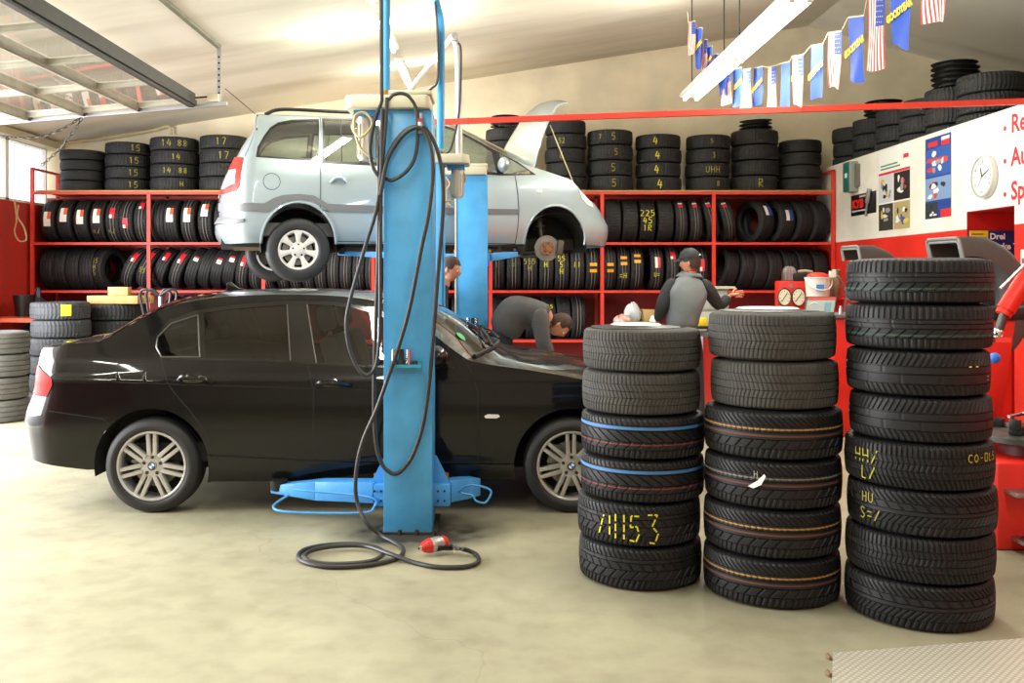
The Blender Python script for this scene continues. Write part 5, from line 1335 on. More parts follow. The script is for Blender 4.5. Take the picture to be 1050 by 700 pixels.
MB().tube(spline([(-.78, .28, .17), (-.86, .20, .115), (-.74, .12, .10), (-.30, .10, .10), (-.22, .11, .13), (-.24, .12, .19), (-.60, .17, .215), (-.74, .24, .21)], 6), .008, 6).build('foot_guard', BLUED, arm)
arm = lift_arm(pa, (.21, .20, .215), (.40, .40, .20), .13, .10, .13, .11, False)
MB().tube(spline([(.30, .2, .21), (.38, .15, .26), (.50, .14, .23), (.47, .12, .16), (.41, .12, .17), (.39, .13, .20), (.32, .15, .21)], 6), .007, 6).build('foot_guard', BLUED, arm)
pb = lift_post(-.58, 8.62, .28, 2.57, 'blue lift column behind the black car, its grey motor on the right side', -1, -1, .2)
lift_arm(pb, (-.20, .20, .2), (-.9, .5, .17), .14, .07, .12, .05); lift_arm(pb, (.2, .2, .2), (.95, .5, .17), .14, .07, .12, .05)
pc = lift_post(-.203, 9.2, .31, 2.56, 'blue lift column beside the bending mechanic, carrying the silver van', -1, 1, 1.74, False)
lift_arm(pc, (.16, .22, 1.75), (.50, .62, 1.80), .10, .05, .07, .04); lift_arm(pc, (-.16, .22, 1.75), (-1.42, .55, 1.80), .10, .05, .07, .04)
MB().bb(-.172, -.157, -.01, .0, .35, 2.35).build('pale_strip', M('pale_strip', (214, 204, 192), 0.5), pc)
# socket trays
def tray(p, lab):
    t = thing('socket_tray', lab, 'tool tray', p, 0)
    MB().bb(-.105, .09, -.062, -.003, 0, .008).bb(-.105, .09, -.065, -.060, 0, .02).bb(-.105, .09, -.006, -.001, 0, .04).build('tray', M('tray_teal', (46, 150, 176), 0.45), t)
    for k, (dx_, hh) in enumerate(((-.075, .10), (-.032, .10), (.012, .098), (.05, .03))):
        MB().cyl((dx_, -.033, .009), (dx_, -.033, .009+hh), .017, .015, seg=16).build('socket', CHROME if k in (0, 2) else DKSTEEL, t)
    return t
tray(P(417.5, 376, 5.592), 'teal tray with chrome sockets on the front of the nearest lift column')
tray(P(488, 337, 9.19), 'teal tray with sockets on the lift column beside the bending mechanic')

# pipes
PIPE = M('blue_pipe', (62, 150, 206), 0.4, var=.15)
pA = [(-.655, 5.72, 2.69), (-.655, 5.72, ceil_z(-.655)-.01)]
o = MB().tube(pA, .024, 12).build('blue_pipe', PIPE); tag(o, 'straight blue pipe rising from the nearest lift column to the ceiling', 'pipe')
MB().cyl((-.655, 5.72, 2.672), (-.655, 5.72, 2.70), .030, seg=14).build('pipe_fitting', M('brass', (176, 140, 60), .35, .9), o)
q = [P(444, -30, 8.35), P(445, -8, 8.35), P(448, 6, 8.35), P(451.5, 22, 8.35), P(452, 60, 8.35), P(452, 153, 8.35)]
o = MB().tube(spline(q, 6), .036, 12).build('blue_pipe', PIPE); tag(o, 'bent blue pipe dropping to the lift column behind the black car', 'pipe')
GREYC = M('grey_conduit', (186, 186, 182), 0.4, 0.3)
q = [P(471, 172, 9.15), P(470, 75, 9.15), P(469, 50, 9.15), P(465.5, 40.5, 9.2), P(461, 42, 9.3), P(421.5, 91.5, 12.2)]
o = MB().tube(spline(q, 6), .034, 10).build('grey_conduit', GREYC); tag(o, 'bent grey conduit pipe running from the far lift column up to the ceiling', 'pipe')
def run(pts, Y, r, name, label, cat, mat=HOSE, n=7, dy=None):
    ps = [P(u, v, Y + (dy[i] if dy else 0)) for i, (u, v) in enumerate(pts)]
    o = MB().tube(spline(ps, n), r, 10).build(name, mat); return tag(o, label, cat)
run([(410, -12), (416, 5), (419, 40), (417, 80), (411, 92), (400, 97)] if False else [(446, 2), (449, 40), (449, 80), (443, 90), (433, 97)], 8.3, .012, 'black_cable', 'thin black cable hanging beside the bent blue pipe', 'cable')
run([(470, 44), (472.5, 52), (472, 90), (470, 120), (463, 150), (457, 158)], 9.08, .012, 'black_cable', 'thin dark cable strapped along the grey conduit pipe', 'cable')
# hoses on the near column
Yh = 5.555
clip = thing('hose_hook', 'grey steel hook at the top of the nearest lift column holding hoses', 'hook', P(431.5, 128, 5.59), 0)
MB().bb(-.013, .013, -.02, .0, -.06, .07).bb(-.013, .013, -.05, -.02, -.06, -.045).bb(-.013, .013, -.055, -.045, -.06, .01).build('hook_plate', STEEL, clip, bevel=.003)
MB().bb(-.016, .016, -.052, -.022, .005, .03).build('red_clamp', M('clamp_red', (150, 40, 34), .5), clip)
run([(391, -10), (391.5, 90), (391.4, 104), (386, 118), (381, 138), (379.5, 155), (382, 170), (387, 179), (392, 182), (396, 183.5), (403, 184.5), (413, 179), (422, 169), (426.5, 157), (428.5, 138), (427, 113), (421, 101), (413, 95.8), (404, 97), (398, 103)], Yh, .0115, 'air_hose', 'thin black hose looping round the top of the nearest lift column', 'hose', n=8)
run([(397, 100), (394.5, 140), (390.5, 180), (386, 215), (376, 248), (366, 282), (358.5, 310), (355, 332), (358, 356), (366, 376), (376, 384.5), (385, 376), (389, 350), (390, 310), (390, 250), (391, 180), (392, 112)], Yh-.02, .0115, 'air_hose', 'black hose hanging in a long loop left of the nearest lift column', 'hose', n=8)
run([(389, 150), (388, 250), (385.5, 330), (383.5, 400), (385, 450), (391, 474), (399, 483.5), (406, 485.5), (414, 480), (424, 465), (434, 434), (441, 385), (445, 335), (450, 270), (454.5, 210), (453, 175), (447, 150), (438, 134), (429, 130), (417, 133), (405, 146), (396, 165), (391, 185), (389, 215), (388, 260)], Yh+.015, .0125, 'air_hose', 'thick black hose draped from the hook and hanging past the column foot', 'hose', n=8, dy=[0]*25)
zf = .014
pts = [P(u, v, Yh-.035) for u, v in [(390, 200), (397, 165), (408, 145), (419, 134), (430, 131), (438, 140), (443, 158), (443.5, 185), (439, 222), (432, 255), (420, 316), (409, 355), (398, 387), (386, 420), (374, 447), (367, 472), (364.5, 498), (367, 517)]]
pts += [PF(u, v, z) for u, v, z in [(376, 536, .10), (390, 548, .03), (403, 555, zf), (412, 561, zf), (413, 567, zf), (405, 573, zf), (379, 579, zf), (342, 581, zf), (317, 577.6, zf), (306, 571, zf), (312, 563.5, zf), (334, 558.6, zf), (364, 557.6, zf), (386, 561.5, zf), (393, 567, zf), (384, 574, zf+.014), (362, 577.4, zf), (331, 577.6, zf), (313, 572.6, zf+.01), (318, 565, zf+.012), (341, 560, zf+.014), (374, 559.6, zf+.016), (399, 567.4, zf+.02), (423, 576, zf), (448, 581, zf), (477, 580.8, zf), (490, 576, zf), (489, 569, zf), (481, 564.5, .03), (474, 562.8, .045)]]
o = MB().tube(spline(pts, 7), .0125, 10).build('air_hose', HOSE); tag(o, 'long black air hose coiled on the floor and ending at the wrench', 'hose')
# impact wrench
w = thing('impact_wrench', 'red and silver air impact wrench lying on the floor by the lift', 'impact wrench', PF(441, 563, 0), 0)
def WP(u, v, z): return PF(u, v, z) - w.location
a, b = WP(433, 561, .055), WP(455, 556, .06); d = (b-a).normalized(); up = Vector((0, 0, 1))
T = Matrix.Translation(a) @ d.to_track_quat('Z', 'Y').to_matrix().to_4x4()
MB().lathe([(0, -.0), (.022, 0), (.030, .01), (.042, .045), (.042, .05), (0, .05)], 24, T).build('nose_cone', M('wrench_red', (206, 40, 34), .35), w)
MB().lathe([(0, .05), (.039, .05), (.041, .06), (.041, .11), (.036, .125), (0, .125)], 24, T).build('motor_housing', M('wrench_silver', (190, 190, 188), .35, .7), w)
MB().lathe([(0, .125), (.036, .125), (.038, .14), (.03, .155), (0, .157)], 24, T).build('rear_cap', M('wrench_red'), w)
MB().cyl(a, a - d*.022, .010, seg=12).build('drive_square', CHROME, w)
g0 = a + d*.085 + Vector((.01, -.03, -.01)); g1 = WP(463, 561, .03)
MB().tube([g0, g0.lerp(g1, .5) + Vector((0, 0, .004)), g1], .019, 12).build('handle', BLACK, w)
MB().cyl(g1, WP(472, 562.6, .04), .010, seg=12).cyl(g1.lerp(WP(472, 562.6, .04), .3), g1.lerp(WP(472, 562.6, .04), .6), .014, seg=6).build('hose_coupling', STEEL, w)

# ------------------------------------------------------------------ overhead sectional door
def door_z(x): return 3.43 + .086*(x+3.24)
dr = thing('sectional_door', 'open sectional garage door with glazed panels lying overhead at the left', 'garage door', (-4.8, 7.0, door_z(-4.8)), 0)
DRm = M('door_aluminium', (176, 174, 158), 0.45, 0.4, var=.2); DRd = M('door_seal_dark', (50, 50, 44), 0.6, var=.3)
GP = glass('door_panel_glass', (.80, .80, .78))
ye, yn = 9.95, 3.9
def D(mb):
    for p in mb.v: p -= dr.location
    return mb
xs = [-3.24 - .59*k for k in range(6)]
for i, x in enumerate(xs):
    z = door_z(x)
    if i == 0: D(MB().bb(x-.05, x+.05, yn, ye, z-.03, z+.09).bb(x-.02, x+.03, yn, ye, z-.06, z-.03)).build('bottom_rail', DRd, dr)
    else: D(MB().bb(x-.03, x+.03, yn, ye, z-.035, z+.045).bb(x-.012, x+.012, yn, ye, z-.05, z-.035)).build('section_rail', DRm, dr)
    D(MB().box((x, ye+.02, z-.0), (.10, .06, .05)).cyl((x, ye+.02, z-.02), (x, ye+.10, z-.02), .022, seg=12)).build('roller', DKSTEEL, dr)
for i in range(len(xs)-1):
    xa, xb = xs[i], xs[i+1]; za, zb = door_z(xa), door_z(xb)
    for k in range(7):
        y = yn + .02 + (ye-yn-.04)*k/6
        mb = MB(); hexa(mb, [(xb, y-.025, zb-.02), (xb, y+.025, zb-.02), (xb, y+.025, zb+.03), (xb, y-.025, zb+.03)], [(xa, y-.025, za-.02), (xa, y+.025, za-.02), (xa, y+.025, za+.03), (xa, y-.025, za+.03)])
        D(mb).build('stile', DRm, dr)
    D(MB().add([(xb, yn, zb+.01), (xb, ye, zb+.01), (xa, ye, za+.01), (xa, yn, za+.01)], [(0, 1, 2, 3)])).build('glazing', GP, dr)
TRK = M('galvanised', (188, 190, 190), 0.35, 0.8)
tr = thing('door_track', 'galvanised door track with perforated hanger running left below the ceiling', 'door track', (-4.6, 10.05, 3.3), 0)
def Tk(mb):
    for p in mb.v: p -= tr.location
    return mb
mb = MB(); hexa(mb, [(-6.45, 10.03, door_z(-6.45)-.05), (-6.45, 10.08, door_z(-6.45)-.05), (-6.45, 10.08, door_z(-6.45)-.01), (-6.45, 10.03, door_z(-6.45)-.01)], [(-2.88, 10.03, door_z(-2.88)-.05), (-2.88, 10.08, door_z(-2.88)-.05), (-2.88, 10.08, door_z(-2.88)-.01), (-2.88, 10.03, door_z(-2.88)-.01)]); Tk(mb).build('track_channel', TRK, tr)
zt = ceil_z(-2.97)
mb = MB().bb(-2.99, -2.95, 10.06, 10.08, door_z(-2.97)-.05, zt)
Tk(mb).build('perforated_hanger', TRK, tr)
for k in range(8): Tk(MB().cyl((-2.97, 10.055, door_z(-2.97)+.03+k*.065), (-2.97, 10.062, door_z(-2.97)+.03+k*.065), .011, seg=10)).build('hanger_hole', DARK, tr)
Tk(MB().bb(-3.08, -2.96, 10.0, 10.07, door_z(-3)+.0, door_z(-3)+.08)).build('bumper_block', CREAM, tr)
Tk(MB().tube([(-3.0, 10.05, door_z(-3)+.06), (-3.28, 9.98, door_z(-3.3)+.05)], .010, 6)).build('stop_rod', DKSTEEL, tr)
mb = MB().bb(-3.0, -2.95, 4.5, 10.08, zt-.035, zt-.0); Tk(mb).build('ceiling_rail', M('ceiling_rail', (150, 150, 130), .5, .3, var=.3), tr)
def chain(pts, label):
    ps = spline(pts, 14); mb = MB(); acc = 0; k = 0; last = ps[0]
    i = 0
    L = sum((b-a).length for a, b in zip(ps[:-1], ps[1:])); n = int(L/.045)
    for k in range(n):
        s_ = L*(k+.5)/n; t = 0
        for a, b in zip(ps[:-1], ps[1:]):
            l = (b-a).length
            if t + l >= s_: p = a.lerp(b, (s_-t)/l); d = (b-a).normalized(); break
            t += l
        o1 = d.orthogonal().normalized(); o1.rotate(Matrix.Rotation(PI/2*(k % 2), 3, d))
        mb.tube([p + d*.03*math.cos(q) + o1*.013*math.sin(q) for q in [2*PI*j/8 for j in range(8)]], .005, 5, True)
    return tag(mb.build('chain', DKSTEEL), label, 'chain')
chain([P(84, 121, 9.9), P(76, 134, 9.95), P(60, 154, 10.0), P(42, 170, 10.1)], 'steel chain hanging steeply from the overhead door roller')
chain([P(82, 121, 9.9), P(66, 131, 9.9), P(45, 139, 9.9), P(20, 141, 9.9), P(-10, 138, 9.9)], 'steel chain swagging leftwards below the overhead door')
o = MB().tube([P(231, 91, 10.2), P(262, 117, 11.4)], .005, 5).build('door_cable', DKSTEEL); tag(o, 'thin taut wire descending from the door track towards the silver van roof', 'wire')
mb = MB().tube(spline([P(35, 148, 13.6), P(100, 143, 13.66), P(150, 135, 13.66), P(170, 130, 13.66), P(174.5, 131, 13.66), P(175.5, 138, 13.66)], 6), .022, 8); tag(mb.build('wall_conduit', M('wall_conduit', (206, 186, 144), .6)), 'thin painted conduit along the wall above the left tyre stacks', 'conduit')

# ------------------------------------------------------------------ flag bunting
FR, FW, FB, FY = M('flag_red', (206, 62, 50), .8), M('flag_white', (236, 226, 214), .8), M('flag_blue', (44, 66, 150), .8), M('flag_yellow', (238, 200, 40), .8)
FBG = M('flag_banner_blue', (46, 82, 178), .75)
bt = thing('flag_bunting', 'string of small alternating striped and blue flags hung across the right', 'bunting', P(760, 70, 10.4), 0)
fl = [(706, 713, 22, 34, 11.1, 0), (712, 720, 29, 40, 11.0, 1), (719, 725, 41, 36, 10.95, 0), (723.5, 730, 48, 33, 10.9, 1), (729, 737, 56, 30, 10.85, 0), (737, 746, 62, 36, 10.8, 1), (740, 750, 70, 36, 10.75, 0), (751.5, 761, 70, 38, 10.6, 1), (760, 770, 71, 40, 10.4, 0), (773, 782, 69, 39, 10.2, 1), (787, 796, 68, 46, 9.6, 0), (801, 810, 64, 48, 9.1, 1), (812.5, 824, 57, 51, 8.5, 0), (832, 844, 46, 55, 7.8, 1), (849.5, 863, 33, 57, 7.3, 0), (870, 886, 17, 64, 6.6, 1), (890, 908, -3, 72, 6.0, 0), (914, 935, -22, 69, 5.6, 1), (946, 968, -42, 65, 5.3, 0)]
strp = [P(705, 12, 11.15)]
for (u0, u1, v, h, Y, kind) in fl:
    A = P(u0, v+1, Y); hgt = h*Y/F; wd = hgt*.62; B = A
    for k in range(60):
        Y2 = Y - .005*k; B = P(u1, v-1, Y2)
        if (B-A).length >= wd: break
    ex = (B-A); ez = Vector((0, 0, -1)); nrm = ex.cross(ez).normalized()
    strp += [A, B]; NXc = 13; NZ = 10; vs = []
    ph = random.uniform(0, 6); am = random.uniform(.008, .02); sk = random.uniform(-.05, .05)
    for i in range(NZ+1):
        for j in range(NXc+1):
            s_, t = j/NXc, i/NZ
            vs.append(A + ex*(s_*(1-.06*t)+sk*t) + ez*hgt*t*(1+.04*math.sin(3*s_+ph)) + nrm*am*math.sin(4*s_+3*t+ph)*t - bt.location)
    mb = MB(); mb.v = vs
    for i in range(NZ):
        for j in range(NXc):
            a = i*(NXc+1)+j; mb.f.append((a, a+1, a+NXc+2, a+NXc+1))
            if kind == 0: mb.mi.append(2 if (i < 4 and j >= 6) else (0 if j % 2 == 0 else 1))
            else: mb.mi.append(0)
    o = mb.build('flag', [FR, FW, FB] if kind == 0 else [FBG], bt, smooth=60)
    if kind == 0:
        mb = MB()
        for i in range(5):
            for j in range(4):
                s_, t = .52 + .11*j + (.05 if i % 2 else 0), .05 + .075*i
                if s_ > .97: continue
                p = A + ex*s_ + ez*hgt*t - bt.location
                for sg in (1, -1):
                    mb.add([p + ex*.018 + nrm*(.006*sg + am*math.sin(4*s_+3*t+ph)*t), p + ez*hgt*.012 + nrm*(.006*sg + am*math.sin(4*s_+3*t+ph)*t), p - ex*.018 + nrm*(.006*sg + am*math.sin(4*s_+3*t+ph)*t), p - ez*hgt*.012 + nrm*(.006*sg + am*math.sin(4*s_+3*t+ph)*t)], [(0, 1, 2, 3)])
        mb.build('stars', FW, o, fixn=False)
    else:
        me = text_mesh('GOODYEAR', wd*.24, 0, .004, 0, 'CENTER'); me.materials.append(FY)
        exn = ex.normalized(); mt = Matrix((exn, -ez, exn.cross(-ez))).transposed().to_4x4()
        mt.translation = A + ex*.5 + ez*hgt*.52 - bt.location
        me.transform(mt @ Matrix.Rotation(.35, 4, 'Z')); 
        c_ = Vector((0, 0, 0)); nn = exn.cross(-ez)
        for p in me.vertices:
            t = .5; p.co += nn*.014
            if nn.y > 0: p.co -= nn*.028
        link('flag_lettering', me, o)
mb = MB().tube([p - bt.location for p in strp], .006, 5); mb.build('string', M('string_pale', (200, 190, 160), .8), bt)

# ------------------------------------------------------------------ right wall: posters, clock, box, letters
def WY(u): return XR*F/(u-CX)
def WZ(u, v): return H + (CY-v)*WY(u)/F
def Wall(y, z, d=.004): return Matrix.Translation((XR-d, y, z)) @ Matrix(((0, 0, -1, 0), (-1, 0, 0, 0), (0, 1, 0, 0), (0, 0, 0, 1)))
def sheet(name, parent, w, h, x0, y0, x1, y1, mat, lift):
    mb = MB().add([(x0*w, y0*h, lift), (x1*w, y0*h, lift), (x1*w, y1*h, lift), (x0*w, y1*h, lift)], [(0, 1, 2, 3)]); return mb.build(name, mat, parent, fixn=False)
def poster(u0, vt, vb, u1, label, cat, name, mat):
    y0, y1 = WY(u0), WY(u1); zt, zb = WZ(u0, vt), WZ(u0, vb)
    r = thing(name, label, cat); r.matrix_world = Wall(y0, zb); w, h = y0-y1, zt-zb
    MB().bb(0, w, 0, h, -.003, 0).build('sheet', mat, r)
    return r, w, h
PW = M('poster_white', (238, 240, 234), .5)
r, w_, h_ = poster(901.5, 156.5, 237, 933.5, 'tall white poster with red line and four workshop photographs', 'poster', 'poster', PW)
sheet('red_line', r, w_, h_, 0, .695, 1, .725, M('poster_red', (214, 44, 46), .5), .001)
def photo(name, r, w, h, x0, y0, x1, y1, base, blobs, seed):
    o = sheet(name, r, w, h, x0, y0, x1, y1, base, .001); rnd = random.Random(seed); k = 0
    mb = MB(); mats = [b for b, _ in blobs]
    for bi, (m, n) in enumerate(blobs):
        for q in range(n):
            cx_, cy_ = x0+(x1-x0)*rnd.uniform(.2, .8), y0+(y1-y0)*rnd.uniform(.2, .8); rx, ry = (x1-x0)*rnd.uniform(.06, .2), (y1-y0)*rnd.uniform(.05, .17); k += 1
            nn = rnd.randint(5, 8); off = rnd.uniform(0, 3); pts = []
            for j in range(nn):
                rr_ = rnd.uniform(.6, 1.2); pts.append(((cx_+rx*rr_*math.cos(off+2*PI*j/nn))*w, (cy_+ry*rr_*math.sin(off+2*PI*j/nn))*h, .0015+.0001*k))
            mb.add(pts, [tuple(range(nn))], bi)
    mb.build('photo_motif', mats, o, fixn=False)
pk, pg, py, pb_, pwh, prd = M('ph_black', (34, 32, 32), .6), M('ph_grey', (150, 152, 150), .6), M('ph_yellow', (214, 190, 60), .6), M('ph_blue', (58, 84, 150), .6), M('ph_white', (226, 228, 226), .6), M('ph_red', (206, 60, 52), .6)
photo('photo_print', r, w_, h_, 0, .35, .48, .69, M('ph_pale', (206, 206, 212), .6), [(pk, 4), (pg, 3), (py, 2)], 3)
photo('photo_print', r, w_, h_, .50, .35, 1, .69, pk, [(prd, 2), (pwh, 3), (pg, 2)], 5)
photo('photo_print', r, w_, h_, 0, 0, .48, .33, M('ph_dark', (56, 52, 44), .6), [(pwh, 2), (py, 2), (pg, 2)], 8)
photo('photo_print', r, w_, h_, .50, 0, 1, .33, M('ph_sand', (176, 160, 110), .6), [(pb_, 3), (py, 2), (pwh, 2), (pk, 2)], 9)
sheet('emblem', r, w_, h_, .80, .84, .96, .89, M('poster_red'), .001)
for k, (x1_, yy) in enumerate(((.62, .80), (.70, .76))): sheet('headline_strip', r, w_, h_, .06, yy, x1_, yy+.02, M('poster_green', (96, 142, 112), .6), .001)
r, w_, h_ = poster(949.2, 143.4, 225, 975.5, 'narrow blue poster with red car picture next to the clock', 'poster', 'poster', M('poster_blue', (30, 66, 140), .5))
photo('photo_print', r, w_, h_, 0, .52, 1, .86, M('ph_blue2', (44, 84, 160), .6), [(prd, 4), (pwh, 4), (pg, 2)], 12)
photo('photo_print', r, w_, h_, .0, .22, 1, .50, M('ph_haze', (120, 150, 190), .6), [(prd, 3), (pk, 3), (pwh, 3)], 14)
photo('photo_print', r, w_, h_, .0, .0, .5, .2, M('ph_dk2', (40, 52, 60), .6), [(pwh, 3), (pk, 2)], 15)
sheet('red_corner', r, w_, h_, .62, .0, 1, .1, M('poster_red'), .003); sheet('red_title', r, w_, h_, .12, .885, .5, .945, M('poster_red'), .001)
sheet('logo_panel', r, w_, h_, .64, .87, .95, .93, M('poster_red'), .001); sheet('logo_panel', r, w_, h_, .64, .935, .95, .975, pwh, .001)
# shock absorber sign
r, w_, h_ = poster(872.9, 201, 222, 898.6, 'black sign with red capital letters and a shock absorber picture', 'sign', 'wall_sign', M('sign_black', (22, 22, 24), .4))
text('red_lettering', 'KYB', h_*.52, M('sign_red', (226, 44, 34), .5), r, Matrix.Translation((w_*.05, h_*.38, .003)) @ Matrix.Diagonal((.50*w_/h_, 1, 1, 1)), bold=.01)
sheet('white_strip', r, w_, h_, .05, .18, .60, .25, M('sign_white', (200, 200, 200), .6), .002); sheet('white_strip', r, w_, h_, .36, .84, .6, .92, M('sign_white'), .002)
mb = MB().cyl((w_*.66, -h_*.10, .02), (w_*.74, h_*.55, .02), .014, seg=10).cyl((w_*.735, h_*.5, .02), (w_*.81, h_*1.12, .02), .030, seg=12)
for k in range(6): mb.tube([Vector((w_*(.745+.011*k), h_*(.58+.085*k), .02)) + Vector((.036*math.cos(q), .01*math.cos(q), .03*math.sin(q))) for q in [2*PI*j/10 for j in range(10)]], .007, 5, True)
mb.build('shock_absorber', M('sign_chrome', (170, 170, 176), .35, .6), r)
# first-aid box
mb = thing('wall_box', 'small grey and teal box fixed high on the white wall near the rack', 'wall box', (XR, 12.25, 2.67), 0)
MB().bb(-.12, 0, -.10, .10, 0, .40).build('housing', M('box_grey', (150, 158, 150), .45), mb, bevel=.01)
MB().bb(-.130, -.12, -.098, .098, .01, .39).build('door', M('box_teal', (36, 110, 104), .45), mb, bevel=.004); MB().bb(-.134, -.130, -.05, .03, .19, .25).build('label_plate', WHITE, mb)
MB().bb(-.05, -.0, -.16, -.10, .06, .36).build('side_bracket', M('box_grey2', (110, 108, 96), .5), mb)
# clock
cy_, cz_ = WY(1012), WZ(1012, 181)
ck = thing('wall_clock', 'round white wall clock on the white wall beside the red lettering', 'clock'); ck.matrix_world = Wall(cy_, cz_, .0)
MB().lathe([(.0, .0), (.205, 0), (.212, .02), (.205, .055), (.185, .06), (.180, .045), (0, .045)], 48).build('case', M('clock_case', (206, 208, 200), .3, .3), ck)
MB().lathe([(0, .046), (.181, .046)], 48).build('dial', M('clock_dial', (240, 244, 234), .5), ck, fixn=False)
CBK = M('clock_black', (40, 44, 44), .5)
for k in range(12):
    a = PI/2 - 2*PI*k/12; n_ = str(k if k else 12)
    text('numeral', n_, .045, CBK, ck, Matrix.Translation((.145*math.cos(a), .145*math.sin(a)-.016, .048)), align='CENTER', bold=.001)
for nm, ang, L_, w0 in (('hour_hand', 107, .095, .012), ('minute_hand', 25, .14, .009), ('second_hand', 232, .13, .004)):
    a = math.radians(ang); MB().box((L_*.42, 0, .052), (L_, w0, .003), 0, Matrix.Rotation(a, 4, 'Z')).build(nm, CBK, ck)
# red lettering
LRED = M('lettering_red', (206, 36, 44), .5)
for (t, v, n_) in (('Re', 136, 'upper'), ('Au', 170, 'middle'), ('Sp', 204.5, 'lower')):
    y, z = WY(1036.8), WZ(1036.8, v)
    o = thing('wall_lettering', 'red bullet and letters %s painted on the white wall, %s line' % (t, n_), 'lettering'); o.matrix_world = Wall(y, z, .002)
    text('letters', t, .235, LRED, o, Matrix.Translation((0, 0, .0)) @ Matrix.Diagonal((1.0, 1, 1, 1)), bold=.006)
    MB().lathe([(0, .001), (.024, .001)], 20, Matrix.Translation((-.10, .055, 0))).build('bullet', LRED, o, fixn=False)
# sign in the recess
r = thing('advert_sign', 'blue and yellow advertising sign hanging in the red doorway recess', 'sign', (XR+.01, 9.355, WZ(991, 300)), 0)
ws_, hs_ = .60, 0
zt_ = H + (CY-236.5)*9.35/F - r.location.z
MB().bb(0, .62, -.012, 0, 0, zt_).build('blue_panel', M('advert_blue', (24, 46, 104), .5), r)
yw = (1013-991)*9.35/F-.03; MB().bb(0, yw, -.016, -.012, zt_-.42, zt_).build('yellow_panel', M('advert_yellow', (240, 206, 40), .5), r)
TXW = M('advert_white', (240, 240, 240), .5)
FX = Matrix(((1, 0, 0, 0), (0, 0, -1, 0), (0, 1, 0, 0), (0, 0, 0, 1)))
text('sign_text', 'Drei', .085, TXW, r, Matrix.Translation((yw+.015, -.018, zt_-.085)) @ FX, bold=.003); text('sign_text', 'starke Ty', .085, TXW, r, Matrix.Translation((yw+.015, -.018, zt_-.185)) @ FX, bold=.003)
for k, (a_, b_) in enumerate(((.02, .14), (.02, .17), (.02, .11))): MB().bb(a_, b_, -.0175, -.016, zt_-.04-.035*k, zt_-.03-.035*k).build('small_print', M('advert_blue'), r)
o = MB().bb(XR-.012, XR-.001, 7.9, 8.40, 1.60, 1.80).build('notice_board', WHITE, None, bevel=.003); tag(o, 'white notice board on the red wall at the right picture edge', 'notice')
# ------------------------------------------------------------------ people
def skin_obj(verts, edges, name, mat, parent=None, sub=2):
    me = bpy.data.meshes.new(name); me.from_pydata([tuple(v[0]) for v in verts], edges, [])
    o = bpy.data.objects.new(name, me); COL.objects.link(o)
    md = o.modifiers.new('s', 'SKIN'); md.use_smooth_shade = True
    for i, v in enumerate(verts):
        r = v[1]; sv = me.skin_vertices[0].data[i]
        sv.radius = r if isinstance(r, tuple) else (r, r); sv.use_root = (i == 0)
    sb = o.modifiers.new('b', 'SUBSURF'); sb.levels = sub; sb.render_levels = sub
    dg = bpy.context.evaluated_depsgraph_get(); dg.update()
    m2 = bpy.data.meshes.new_from_object(o.evaluated_get(dg)); bpy.data.objects.remove(o)
    m2.materials.clear(); m2.materials.append(mat)
    m2.polygons.foreach_set('use_smooth', [True]*len(m2.polygons))
    return m2
def join(name, meshes, mat, parent):
    bm = bmesh.new()
    for m in meshes: bm.from_mesh(m)
    me = bpy.data.meshes.new(name); bm.to_mesh(me); bm.free(); me.materials.append(mat)
    me.polygons.foreach_set('use_smooth', [True]*len(me.polygons))
    return link(name, me, parent)
def hand(w, d, side, spread, mat, curl=.5):
    """finger chains rooted in the palm. w wrist, d pointing direction, side = across the palm (towards the thumb), spread = palm normal"""
    w, d, s, n = Vector(w), Vector(d).normalized(), Vector(side).normalized(), Vector(spread).normalized()
    ms = [skin_obj([(w + d*.045, (.036, .018)), (w - d*.01, (.027, .022)), (w + d*.085, (.040, .015))], [(0, 1), (0, 2)], 'palm', mat)]
    for k, L in enumerate((.072, .082, .077, .060)):
        b = w + d*.085 + s*(.030 - .020*k); v = [(b - d*.03, .0085), (b, .0095)]; dd = d + s*(.10 - .07*k)
        p = b
        for q in range(3):
            dd = (dd + n*curl*.45).normalized(); p = p + dd*L*(.42, .32, .26)[q]; v.append((p, .0085-.0008*q))
        ms.append(skin_obj(v, [(0, 1), (1, 2), (2, 3), (3, 4)], 'finger', mat))
    b = w + d*.03 + s*.028; p1 = b + (s*.8+d*.6).normalized()*.04; p2 = p1 + (s*.35+d).normalized()*.035 + n*.01
    ms.append(skin_obj([(b - s*.02, .011), (b, .012), (p1, .0105), (p2, .009)], [(0, 1), (1, 2), (2, 3)], 'thumb', mat))
    return ms
